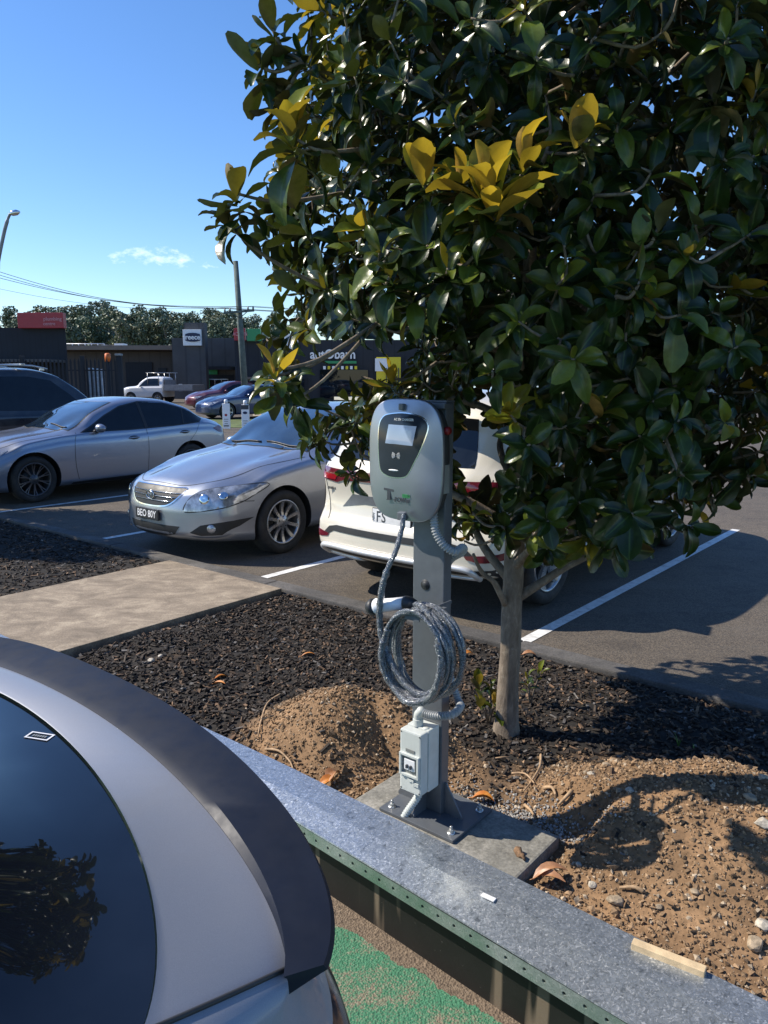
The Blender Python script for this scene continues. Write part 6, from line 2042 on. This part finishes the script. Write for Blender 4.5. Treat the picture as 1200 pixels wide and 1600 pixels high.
# ------------------------------------------------------------------ sky cloud wisps live in the sky dome shader of the world
co = wn.new("ShaderNodeTexCoord")
def add_cloud():
    # a small thin cloud above the left horizon
    d0 = ray(245, 400).normalized()
    az = math.atan2(d0.x, d0.y); el = math.asin(d0.z)
    sp = wn.new("ShaderNodeSeparateXYZ"); wl.new(co.outputs["Generated"], sp.inputs[0])
    at = wn.new("ShaderNodeMath"); at.operation = 'ARCTAN2'; wl.new(sp.outputs[0], at.inputs[0]); wl.new(sp.outputs[1], at.inputs[1])
    asn = wn.new("ShaderNodeMath"); asn.operation = 'ARCSINE'; wl.new(sp.outputs[2], asn.inputs[0])
    def m(op, a, b_=None, c=None):
        n = wn.new("ShaderNodeMath"); n.operation = op
        for i, v in enumerate((a, b_, c)):
            if v is None: continue
            if isinstance(v, (int, float)): n.inputs[i].default_value = v
            else: wl.new(v, n.inputs[i])
        return n.outputs[0]
    x = m('DIVIDE', m('SUBTRACT', at.outputs[0], az), 0.068)
    y = m('DIVIDE', m('SUBTRACT', asn.outputs[0], el), 0.0135)
    y = m('ADD', y, m('MULTIPLY', m('MULTIPLY', x, x), 0.5))
    r2 = m('ADD', m('MULTIPLY', x, x), m('MULTIPLY', y, y))
    cmb = wn.new("ShaderNodeCombineXYZ"); wl.new(m('MULTIPLY', x, 2.2), cmb.inputs[0]); wl.new(m('MULTIPLY', y, 0.9), cmb.inputs[1])
    nz = wn.new("ShaderNodeTexNoise"); nz.inputs["Scale"].default_value = 1.5; nz.inputs["Detail"].default_value = 7; nz.inputs["Roughness"].default_value = 0.62
    wl.new(cmb.outputs[0], nz.inputs["Vector"])
    f = m('SUBTRACT', m('SUBTRACT', 1.25, r2), m('MULTIPLY', m('SUBTRACT', 0.62, nz.outputs["Fac"]), 6.0))
    mr = wn.new("ShaderNodeMapRange"); mr.inputs[1].default_value = 0; mr.inputs[2].default_value = 1.6; mr.inputs[3].default_value = 0; mr.inputs[4].default_value = 0.42
    wl.new(f, mr.inputs[0])
    mx_ = wn.new("ShaderNodeMix"); mx_.data_type = 'RGBA'
    wl.new(mr.outputs[0], mx_.inputs[0]); wl.new(hsv.outputs[0], mx_.inputs[6]); mx_.inputs[7].default_value = (9.5, 9.7, 10.0, 1)
    wl.new(mx_.outputs[2], bg.inputs[0])
add_cloud()

# ------------------------------------------------------------------ background
def wallbox(px0, px1, pyt, Y, depth, z0=LOT, name='wall', mat='bld', parent=None):
    a, b_ = GY(px0, pyt, Y), GY(px1, pyt, Y)
    mb = MB()
    mb.box(((a.x + b_.x) / 2, Y + depth / 2, (a.z + z0) / 2), (b_.x - a.x, depth, a.z - z0))
    return wb(mb, name, mat, parent)
def panelY(px0, px1, py0, py1, Y, th, name, mat, parent, bevel=0.0):
    a, b_ = GY(px0, py0, Y), GY(px1, py1, Y)
    mb = MB(); mb.box(((a.x + b_.x) / 2, Y, (a.z + b_.z) / 2), (abs(b_.x - a.x), th, abs(a.z - b_.z)), bevel=bevel)
    return wb(mb, name, mat, parent)
def lin(name, c, seam=0.0, rough=0.8):
    m, nt, b = newmat(name)
    co_ = N(nt, "ShaderNodeTexCoord").outputs["Object"]
    w = N(nt, "ShaderNodeTexWave", wave_type='BANDS', bands_direction='X'); w.inputs["Scale"].default_value = seam or 1; nt.links.new(co_, w.inputs["Vector"])
    f = noise(nt, 0.8, 6, 0.6, co_)
    cc_ = ramp(nt, f, [(0.3, tuple(x * 0.8 for x in c)), (0.7, tuple(min(1, x * 1.15) for x in c))])
    if seam:
        cc_ = mix(nt, ramp(nt, w.outputs["Fac"], [(0.0, (0.5, 0.5, 0.5)), (0.06, (0, 0, 0))]), cc_, tuple(x * 0.4 for x in c))
    nt.links.new(cc_, b.inputs["Base Color"]); b.inputs["Roughness"].default_value = rough
    return m
M['wall_brown'] = lin('wall_brown', (0.065, 0.056, 0.052), 0.35)
M['wall_grey'] = lin('wall_grey', (0.085, 0.083, 0.085), 0.3)
M['wall_dark'] = lin('wall_dark', (0.022, 0.026, 0.034), 0.5)
M['wall_black'] = lin('wall_black', (0.012, 0.016, 0.024), 1.2)
M['roof_metal'] = lin('roof_metal', (0.42, 0.42, 0.43), 2.0, 0.4)
M['fascia_brown'] = lin('fascia_brown', (0.20, 0.16, 0.13), 0)
M['sign_red'] = simple('sign_red', (0.36, 0.02, 0.035), 0.4, var=0.04)
M['sign_green'] = simple('sign_green', (0.03, 0.27, 0.10), 0.4, var=0.04)
M['sign_white'] = simple('sign_white', (0.85, 0.85, 0.85), 0.4, var=0.02)
M['sign_navy'] = simple('sign_navy', (0.01, 0.02, 0.07), 0.4)
M['sign_yellow'] = simple('sign_yellow', (0.75, 0.60, 0.02), 0.4, var=0.05)
M['rail_white'] = simple('rail_white', (0.75, 0.76, 0.78), 0.4, 0.2)
M['sign_pink'] = simple('sign_pink', (0.62, 0.25, 0.28), 0.4)
M['orange'] = simple('orange', (0.7, 0.16, 0.03), 0.5)
M['pole_timber'] = simple('pole_timber', (0.10, 0.13, 0.12), 0.85, var=0.2, vscale=6)
M['wire'] = simple('wire', (0.03, 0.03, 0.035), 0.6)
M['lamp_pole'] = simple('lamp_pole', (0.22, 0.24, 0.26), 0.5, 0.5)
def bld(name, px, Y, label):
    b_ = empty(name, (GY(px, 600, Y).x, Y, LOT)); bpy.context.view_layer.update()
    tag(b_, label, 'building'); return b_
def tY(name, body, px, py, hpx, Y, mat, parent, sx=1.0, bold=0.0, sp=1.0, ext=0.01):
    c = GY(px, py, Y); sz = abs(GY(px, py, Y).z - GY(px, py + hpx, Y).z)
    o = text(name, body, sz * 1.35, mat, None, facing(c, (1, 0, 0), (0, 0, 1)), sx=sx, bold=bold * sz, sp=sp, ext=ext)
    o.parent = parent; bpy.context.view_layer.update(); o.matrix_parent_inverse = parent.matrix_world.inverted()
    return o
# brown warehouse
bw = bld('brown_warehouse', 185, 66, 'low brown warehouse with rooftop railing and a dark roller door')
wallbox(60, 272, 549, 66, 18, name='wall', mat='wall_brown', parent=bw)
a, b_ = GY(58, 547, 65.2), GY(272, 540, 65.2)
mb = MB(); mb.box(((a.x + b_.x) / 2, 65.2 + 9, a.z + 0.18), (b_.x - a.x, 19.5, 0.36)); wb(mb, 'roof', 'fascia_brown', bw)
panelY(196, 240, 566, 612, 65.93, 0.12, 'roller_door', 'wall_black', bw)
panelY(247, 262, 575, 612, 65.93, 0.12, 'side_door', 'wall_dark', bw)
panelY(279, 285, 600, 611, 60.0, 0.05, 'wall_sign', 'sign_white', bw)
mb = MB()
za = GY(100, 545, 66).z; zt = GY(100, 537, 66).z
for px in range(101, 162, 10):
    x = GY(px, 540, 66).x; mb.tube([(x, 66.3, za), (x, 66.3, zt)], 0.045, 6)
for z in (zt, (za + zt) / 2): mb.tube([(GY(100, 540, 66).x, 66.3, z), (GY(161, 540, 66).x, 66.3, z)], 0.04, 6)
wb(mb, 'railing', 'rail_white', bw)
for k, (x0, x1, h_, mt) in enumerate(((162, 170, 539, 'roof_metal'), (172, 180, 539, 'fascia_brown'), (182, 196, 537, 'sign_white'), (199, 220, 540, 'roof_metal'), (222, 240, 541, 'rail_white'))):
    panelY(x0, x1, h_, 546, 67, 1.2, 'air_conditioner', mt, bw)
panelY(254, 268, 540, 543, 66.5, 0.6, 'flashing', 'rail_white', bw)
# grey showroom with the pylon
gs = bld('grey_showroom', 320, 62, 'grey showroom building with flat parapet behind the white and navy pylon sign')
wallbox(268, 366, 528, 62, 20, name='wall', mat='wall_grey', parent=gs)
a, b_ = GY(318, 574, 60.5), GY(362, 578, 60.5)
mb = MB(); mb.box(((a.x + b_.x) / 2, 61.2, a.z - 0.05), (b_.x - a.x, 2.0, 0.25)); wb(mb, 'awning', 'wall_dark', gs)
panelY(320, 340, 578, 585, 61.9, 0.1, 'fascia_sign', 'sign_green', gs)
f_ = panelY(324, 357, 592, 604, 61.88, 0.1, 'shopfront_frame', 'rail_white', gs)
for k in range(3): panelY(326 + k * 10.5, 335 + k * 10.5, 593.5, 603.5, 61.80, 0.1, 'shopfront_pane', 'dark_glass', gs)
o = panelY(322, 328, 591, 606, 61.7, 0.06, 'green_flag', 'sign_green', gs)
panelY(319, 366, 586, 616, 61.92, 0.08, 'recess_wall', 'wall_black', gs)
py_ = empty('pylon_sign', (GY(303, 600, 58).x, 58, LOT)); bpy.context.view_layer.update()
tag(py_, 'tall grey pylon with square white sign and navy oval reading reece', 'pylon sign')
wallbox(287, 319, 504, 58, 0.9, name='column', mat='wall_grey', parent=py_)
sgn = panelY(286, 315.5, 515, 540, 57.9, 0.35, 'sign_face', 'sign_white', py_, 0.02)
c = GY(301, 527, 57.68); X = facing(c, (1, 0, 0), (0, 0, 1)); pw = abs(GY(289, 527, 57.68).x - GY(312, 527, 57.68).x) / 2; phh = abs(GY(0, 520, 57.68).z - GY(0, 534, 57.68).z) / 2
mb = MB(); mb.prism([(-pw, -phh * .72), (-pw * .5, -phh * .95), (0, -phh), (pw * .5, -phh * .95), (pw, -phh * .72), (pw, phh * .72), (pw * .5, phh * .95), (0, phh), (-pw * .5, phh * .95), (-pw, phh * .72)], -0.02, 0.02, X=X)
wb(mb, 'sign_oval', 'sign_navy', py_)
tY('sign_text', 'reece', 301, 527, 8.2, 57.64, 'sign_white', py_, sx=0.95, bold=0.035)
# accessories store
ab = bld('accessory_store', 520, 47, 'long dark store behind the tree with a white lettered sign over green stripe')
wallbox(366, 372, 522, 57, 10, name='end_wall', mat='wall_dark', parent=ab)
wallbox(366, 700, 531, 47, 22, name='wall', mat='wall_dark', parent=ab)
panelY(384, 480, 588, 622, 46.9, 0.1, 'shopfront', 'wall_black', ab)
for k in range(9): panelY(388 + k * 10, 396 + k * 10, 592, 618, 46.82, 0.06, 'shop_window', 'dark_glass', ab)
panelY(384, 410, 589, 592, 46.7, 0.06, 'timber_strip', 'fascia_brown', ab)
panelY(366, 384, 513, 532, 46.6, 0.3, 'red_sign', 'sign_red', ab, 0.02)
tY('red_sign_text', 'ACTION', 375, 522, 6, 46.42, 'sign_pink', ab, sx=0.75, bold=0.02)
panelY(386, 408, 514, 533, 46.6, 0.3, 'green_sign', 'sign_green', ab, 0.02)
tY('sign_letters', 'autObarn', 520, 554, 15, 46.85, 'sign_white', ab, sx=0.92, bold=0.03)
panelY(508, 557, 564, 568, 46.88, 0.06, 'green_stripe', 'sign_green', ab)
w_ = panelY(438, 466, 522, 545, 46.8, 0.1, 'white_sign', 'sign_white', ab)
y_ = panelY(588, 626, 558, 600, 46.8, 0.12, 'yellow_sign', 'sign_yellow', ab)
panelY(586, 606, 560, 580, 46.70, 0.06, 'white_poster', 'sign_white', ab)
mb = MB()
for k in range(7):
    a, b_ = GY(603 + k * 3.2, 575, 46.65), GY(604.3 + k * 3.2, 597, 46.65)
    mb.box(((a.x + b_.x) / 2, 46.65, (a.z + b_.z) / 2), (b_.x - a.x, 0.05, a.z - b_.z))
wb(mb, 'sign_bars', 'text_dark', ab)
for k in range(8): panelY(505 + k * 7, 509 + k * 7, 572, 577, 46.86, 0.05, 'notice', 'sign_yellow' if k % 2 else 'sign_white', ab)
panelY(500, 575, 578, 622, 46.92, 0.1, 'entrance', 'dark_glass', ab)
# pale long building far right, seen in gaps of the crown
pb = bld('pale_building', 1000, 70, 'pale long building glimpsed through gaps in the right side of the magnolia')
wallbox(820, 1500, 545, 70, 20, name='wall', mat=lin('wall_pale', (0.42, 0.41, 0.38), 0.3), parent=pb)
a, b_ = GY(815, 544, 69), GY(1505, 544, 69)
mb = MB(); mb.box(((a.x + b_.x) / 2, 79, a.z + 0.1), (b_.x - a.x, 21, 0.3)); wb(mb, 'roof', 'roof_metal', pb)
for k in range(7): panelY(850 + k * 60, 885 + k * 60, 565, 600, 69.95, 0.08, 'window', 'dark_glass', pb)
# black building on the left
bb = bld('black_building', 20, 36, 'big black clad building at the left edge with a red rooftop sign')
a, b_ = GY(-260, 512, 36), GY(102, 512, 36); c_ = GY(96, 512, 48)
mb = MB(); mb.prism([(a.x, 36), (b_.x, 36), (c_.x, 48), (a.x, 48)], LOT, a.z); wb(mb, 'wall', 'wall_black', bb)
a, b_ = GY(-260, 564, 35), GY(88, 564, 35)
mb = MB(); mb.box(((a.x + b_.x) / 2, 35.0, a.z), (b_.x - a.x, 2.0, 0.12)); wb(mb, 'canopy', 'wall_grey', bb)
sg_ = panelY(29, 102, 489, 513, 35.85, 0.35, 'rooftop_sign', 'sign_red', bb, 0.02)
tY('sign_line', 'plumbing', 82, 498.5, 6.0, 35.66, 'sign_pink', bb, sx=1.0, bold=0.02)
tY('sign_line', 'centre', 77, 506, 5.5, 35.66, 'sign_pink', bb, sx=1.0, bold=0.02)
# palisade fence
fn = empty('palisade_fence', (GY(100, 600, 30).x, 30, LOT)); bpy.context.view_layer.update()
tag(fn, 'black steel palisade fence with pointed slats behind the parked cars', 'fence')
mb = MB(); x0, x1 = GY(-120, 600, 30).x, GY(190, 600, 30).x; zt = GY(0, 560, 30).z
x = x0
while x < x1:
    mb.prism([(x - 0.035, LOT), (x + 0.035, LOT), (x + 0.035, zt - 0.12), (x, zt), (x - 0.035, zt - 0.12)], -0.01, 0.01, X=Matrix(((1, 0, 0, 0), (0, 0, 1, 30), (0, 1, 0, 0), (0, 0, 0, 1))))
    x += 0.155
for z in (0.25, zt - 0.45): mb.box(((x0 + x1) / 2, 30.03, z), (x1 - x0, 0.04, 0.05))
wb(mb, 'slats', 'wall_black', fn)
for px in (-60, 33, 127, 185):
    a = GY(px, 556, 29.9); mb = MB(); mb.box((a.x, 29.95, a.z / 2), (0.14 if px < 180 else 0.2, 0.14, a.z), bevel=0.01); wb(mb, 'post', 'wall_black', fn)
    if px == 185: mb = MB(); mb.box((a.x, 29.95, a.z + 0.04), (0.24, 0.24, 0.08), bevel=0.02); wb(mb, 'post_cap', 'lamp_pole', fn)
# orange marker post, white drums behind the fence
mb = MB(); a = GY(168, 553, 31); mb.tube([(a.x, 31, LOT), (a.x, 31, a.z - 0.25)], 0.05, 10, mi=1); mb.tube([(a.x, 31, a.z - 0.3), (a.x, 31, a.z), (a.x, 31, a.z + 0.03)], [0.12, 0.11, 0.05], 14)
tag(mb.build('marker_post', ['orange', 'wall_black']), 'orange capped marker post standing behind the black fence', 'marker post')
for k, px in enumerate((141, 150, 158)):
    a = GY(px, 575 + k, 40); mb = MB(); mb.box((a.x, 40, a.z / 2), (0.28, 0.2, a.z), bevel=0.03); mb.box((a.x, 39.87, a.z * 0.6), (0.2, 0.06, a.z * 0.4), bevel=0.02)
    tag(mb.build('stacked_panel', 'rail_white'), ('leftmost', 'middle', 'rightmost')[k] + ' of three pale upright panels seen through the fence slats', 'panel')
# verge
M['grass'] = simple('grass', (0.10, 0.13, 0.035), 0.9, var=0.3, vscale=1.5, bmp=0.4, bscale=20)
def quadpx(name, pts, z, mat):
    mb = MB(); mb.add([G(a, b_, z) for a, b_ in pts], [list(range(len(pts)))]); return struct(mb.build(name, mat))
quadpx('grass_verge', [(250, 668), (520, 668), (520, 655), (250, 655)], LOT + 0.012, 'grass')
quadpx('far_road', [(-600, 632), (1800, 632), (1800, 618), (-600, 618)], LOT + 0.006, M['asphalt'])
M['dirt'] = simple('dirt', (0.32, 0.27, 0.19), 0.9, var=0.2, vscale=0.7)
quadpx('gravel_shoulder', [(395, 654), (620, 654), (620, 630), (395, 630)], LOT + 0.012, 'dirt')
# bollard signs
for k, (px, pyb, Y) in enumerate(((353, 668, 26.0), (383, 672, 25.0), (413, 655, 29.0))):
    a = GY(px, 630, Y); r_ = empty('sign_bollard', (a.x, Y, LOT)); 
    tag(r_, ('white sign bollard with a small red emblem in front of the navy sedan', 'white sign bollard with black header and dark oval beside the power pole', 'pale sign bollard furthest right, half behind the magnolia leaves')[k], 'sign bollard')
    mb = MB(); mb.box((0, 0, 0.46), (0.24, 0.12, 0.84), bevel=0.01); mb.build('sign_panel', 'sign_white', r_)
    mb = MB(); mb.tube([(0, 0, 0.86), (0, 0, 1.0), (0, 0, 1.02)], [0.06, 0.06, 0.03], 14); mb.build('cap', 'rail_white', r_)
    if k == 1: mb = MB(); mb.box((0, -0.062, 0.80), (0.24, 0.01, 0.14)); mb.build('header', 'text_dark', r_)
    mb = MB(); mb.lathe([(0, 0.004), (1, 0.0)], 20, X=facing((0, -0.063, 0.62 if k == 1 else 0.50), (1, 0, 0), (0, 0, 1)) @ Matrix.Diagonal((0.075 if k else 0.045, 0.042, 1, 1))); mb.build('emblem', 'sign_navy' if k else 'sign_red', r_)
    mb = MB()
    for q in range(3): mb.box((0, -0.062, 0.36 - q * 0.07), (0.15 - 0.02 * q, 0.006, 0.018))
    mb.box((0, -0.062, 0.14), (0.18, 0.006, 0.05)); mb.build('small_print', 'label_grey', r_)
# power pole and wires
pp_ = empty('power_pole', GY(385, 645, 38) * 1.0); pp_.location.z = LOT; bpy.context.view_layer.update()
tag(pp_, 'weathered timber power pole with a crossarm left of the magnolia', 'power pole')
a, b_ = GY(385.5, 646, 38), GY(368, 408, 38)
mb = MB(); mb.tube([a, a.lerp(b_, 0.5), b_], [0.17, 0.15, 0.12], 14); wb(mb, 'pole', 'pole_timber', pp_)
c1, c2 = GY(350, 489, 37.8), GY(397, 485, 37.8)
mb = MB(); X = facing((c1 + c2) / 2, (c2 - c1), (0, 0, 1)); mb.box((0, 0, 0), ((c2 - c1).length, 0.1, 0.12), X=X); mb.tube([c1.lerp(c2, .2), GY(375, 497, 37.8)], 0.02, 6); mb.tube([c1.lerp(c2, .8), GY(375, 497, 37.8)], 0.02, 6); wb(mb, 'crossarm', 'pole_timber', pp_)
mb = MB()
for t_ in (0.03, 0.2, 0.8, 0.97): q = c1.lerp(c2, t_); mb.tube([q + Vector((0, 0, .05)), q + Vector((0, 0, .2))], [0.05, 0.035], 8)
wb(mb, 'insulators', 'label_grey', pp_)
for k, (y0, t_, lbl) in enumerate(((418, 0.03, 'topmost'), (424, 0.2, 'second'), (430, 0.8, 'third'), (449, 0.97, 'lowest'))):
    q = c1.lerp(c2, t_) + Vector((0, 0, 0.2)); e0 = GY(-40, y0 - 6, 38 + k * 0.4)
    pts = [e0.lerp(q, f) + Vector((0, 0, -0.55 * math.sin(math.pi * f))) for f in np.linspace(0, 1, 24)]
    far = [q.lerp(q + Vector((16, 0.5, 0.6)), f) + Vector((0, 0, -0.5 * math.sin(math.pi * f))) for f in np.linspace(0, 1, 12)][1:]
    mb = MB(); mb.tube(pts + far, 0.013 if k < 3 else 0.008, 5)
    tag(mb.build('power_line', 'wire'), lbl + ' of the four overhead wires running left from the power pole', 'power line', 'overhead wires')
# street lamp
sl = empty('street_lamp', GY(-22, 600, 26)); sl.location.z = LOT; bpy.context.view_layer.update()
tag(sl, 'tall curved street lamp leaning in at the left edge against the sky', 'street lamp')
mb = MB(); b0_ = GY(-24, 640, 26); b0_.z = LOT
mb.tube(catmull([b0_, GY(-14, 480, 26), GY(-3, 410, 26), GY(6, 365, 26), GY(12, 343, 26), GY(16, 334, 26)], 6), [0.09] * 12 + [0.06] * 12 + [0.045] * 7, 10); wb(mb, 'pole', 'lamp_pole', sl)
a = GY(15, 334, 26); b_ = GY(31, 331, 26)
mb = MB(); mb.tube([a, a.lerp(b_, .25), a.lerp(b_, .7), b_], [0.04, 0.085, 0.09, 0.03], 12); wb(mb, 'lamp_head', 'chrome', sl)

# ------------------------------------------------------------------ hill and gum trees
M['hill'] = simple('hill', (0.035, 0.05, 0.025), 0.95, var=0.3, vscale=0.05)
mb = MB(); vs = []; nx_ = 40
for i in range(nx_ + 1):
    x = -260 + 620 * i / nx_
    for j, (y, z) in enumerate(((120, 0.0), (150, 2.5), (190, 6.5), (260, 9.0), (340, 9.0))):
        vs.append((x, y, LOT + (z + (1.2 * math.sin(x * .03 + j)) if j else -0.3)))
mb.add(vs, [[i * 5 + j, (i + 1) * 5 + j, (i + 1) * 5 + j + 1, i * 5 + j + 1] for i in range(nx_) for j in range(4)], 0, True)
struct(mb.build('hill', 'hill'))
def m_gum():
    m, nt, b = newmat('gum_foliage')
    a = N(nt, "ShaderNodeAttribute", attribute_name='tint')
    oi = N(nt, "ShaderNodeObjectInfo")
    c = ramp(nt, oi.outputs["Random"], [(0.0, (0.09, 0.13, 0.075)), (0.5, (0.12, 0.155, 0.105)), (1.0, (0.15, 0.165, 0.09))])
    c = mix(nt, 1.0, c, a.outputs["Color"], 'MULTIPLY')
    nt.links.new(c, b.inputs["Base Color"]); b.inputs["Roughness"].default_value = 0.6
    return m
M['gum'] = m_gum()
def gum_variant(seed):
    rg = np.random.default_rng(seed)
    blobs = []
    hgt = 15.0
    for k in range(rg.integers(9, 14)):
        z = rg.uniform(4.0, 13.5); rr = 3.4 * math.sqrt(max(0.1, 1 - ((z - 8) / 7.5) ** 2))
        a = rg.uniform(0, 6.28); r_ = rg.uniform(0, rr)
        blobs.append((r_ * math.cos(a), r_ * math.sin(a), z, rg.uniform(1.3, 2.4)))
    P, S_ = [], []
    for bx, by, bz, br in blobs:
        m = int(170 * (br / 2) ** 2)
        d = rg.normal(size=(m, 3)); d /= np.linalg.norm(d, axis=1, keepdims=True)
        P.append(np.array([bx, by, bz]) + d * (br * rg.uniform(0.45, 1.08, (m, 1))) * np.array([1, 1, 0.72])); S_.append(rg.uniform(0.22, 0.5, m))
    P = np.concatenate(P); S_ = np.concatenate(S_); n = len(P)
    A = rg.normal(size=(n, 3)); A /= np.linalg.norm(A, axis=1, keepdims=True)
    B = np.cross(A, rg.normal(size=(n, 3))); B /= np.linalg.norm(B, axis=1, keepdims=True)
    Q = np.stack([P - A * S_[:, None], P + B * S_[:, None] * .55, P + A * S_[:, None], P - B * S_[:, None] * .55], 1)
    F = np.arange(n * 4).reshape(n, 4)
    t = rg.uniform(0.6, 1.35, (n, 1)); C = np.repeat(np.concatenate([t, t, t * rg.uniform(.8, 1.1, (n, 1)), np.ones((n, 1))], 1), 4, 0)
    root = empty('gum_tree', (0, 0, 0))
    npmesh('crown', Q.reshape(-1, 3), F, 'gum', root, False, attr=C)
    mb = MB(); mb.tube([(0, 0, -1), (0.1, 0, 3), (-0.1, 0.1, 7), (0.1, 0, 12)], [0.30, 0.24, 0.17, 0.05], 8)
    for bx, by, bz, br in blobs: mb.tube([(0, 0, bz * 0.55), (bx * .6, by * .6, bz * 0.85), (bx, by, bz)], [0.12, 0.08, 0.04], 5)
    mb.build('trunk', M['trunk_pale'], root)
    return root
M['trunk_pale'] = simple('trunk_pale', (0.30, 0.27, 0.23), 0.8)
tops = [(-60, 478), (-25, 485), (12, 480), (42, 486), (62, 478), (85, 484), (97, 470), (118, 478), (140, 476), (160, 470), (175, 480), (196, 483), (212, 478), (232, 484), (250, 480), (270, 486), (290, 484), (305, 488), (325, 479), (342, 488), (358, 485), (378, 490), (395, 492), (430, 486), (470, 490), (510, 484), (555, 490), (600, 486), (660, 484), (720, 490), (790, 480), (860, 488), (930, 482), (1000, 490), (1080, 484), (1160, 488), (1240, 482)]
LM = [(-50, 'beyond the left picture edge'), (-20, 'just outside the left edge'), (15, 'leftmost above the black building'), (45, 'above the left end of the red rooftop sign'), (65, 'above the middle of the red rooftop sign'), (90, 'above the right half of the red rooftop sign'), (100, 'at the right corner of the red rooftop sign'), (120, 'above the left end of the white roof railing'), (142, 'above the middle of the white roof railing'), (162, 'above the right end of the white roof railing'), (178, 'above the rooftop air conditioners'), (198, 'above the white rooftop box'), (214, 'above the roller door of the warehouse'), (234, 'above the cab of the white truck'), (252, 'above the tray of the white truck'), (272, 'left of the pylon sign, over the roof end'), (292, 'directly behind the left side of the pylon'), (308, 'directly behind the right side of the pylon'), (328, 'just right of the pylon sign'), (344, 'midway between the pylon and the power pole'), (360, 'just left of the power pole'), (380, 'right behind the power pole'), (396, 'just right of the power pole'), (5000, 'seen through gaps in the magnolia')]
prot = [gum_variant(s) for s in (1, 2, 3, 4, 5)]
for p_ in prot: tag(p_, 'grey green gum tree in the row on the hill behind the shops', 'tree', 'gum trees on the hill')
kk = 0
for row, (Y0, dz, dpx) in enumerate(((150, 4, 9), (185, 0, 0))):
    for i, (px, py) in enumerate(tops):
        if row == 0 and (px > 480): continue
        Y = Y0 + random.uniform(-8, 8); top = GY(px + dpx, py + dz * 4, Y)
        zb = 2.0 if row == 0 else 6.0
        sc_ = (top.z - zb) / 14.6
        o = prot[kk] if kk < 5 else copy_tree(prot[kk % 5])
        lm = next(l for x_, l in LM if px <= x_)
        o['label'] = ('lower front row gum tree ' if row == 0 else 'tall skyline gum tree ') + lm
        o.location = (top.x, Y, zb); o.rotation_euler = (0, 0, random.uniform(0, 6)); o.scale = (sc_ * 1.05, sc_ * 1.05, sc_)
        kk += 1
print('gums', kk)
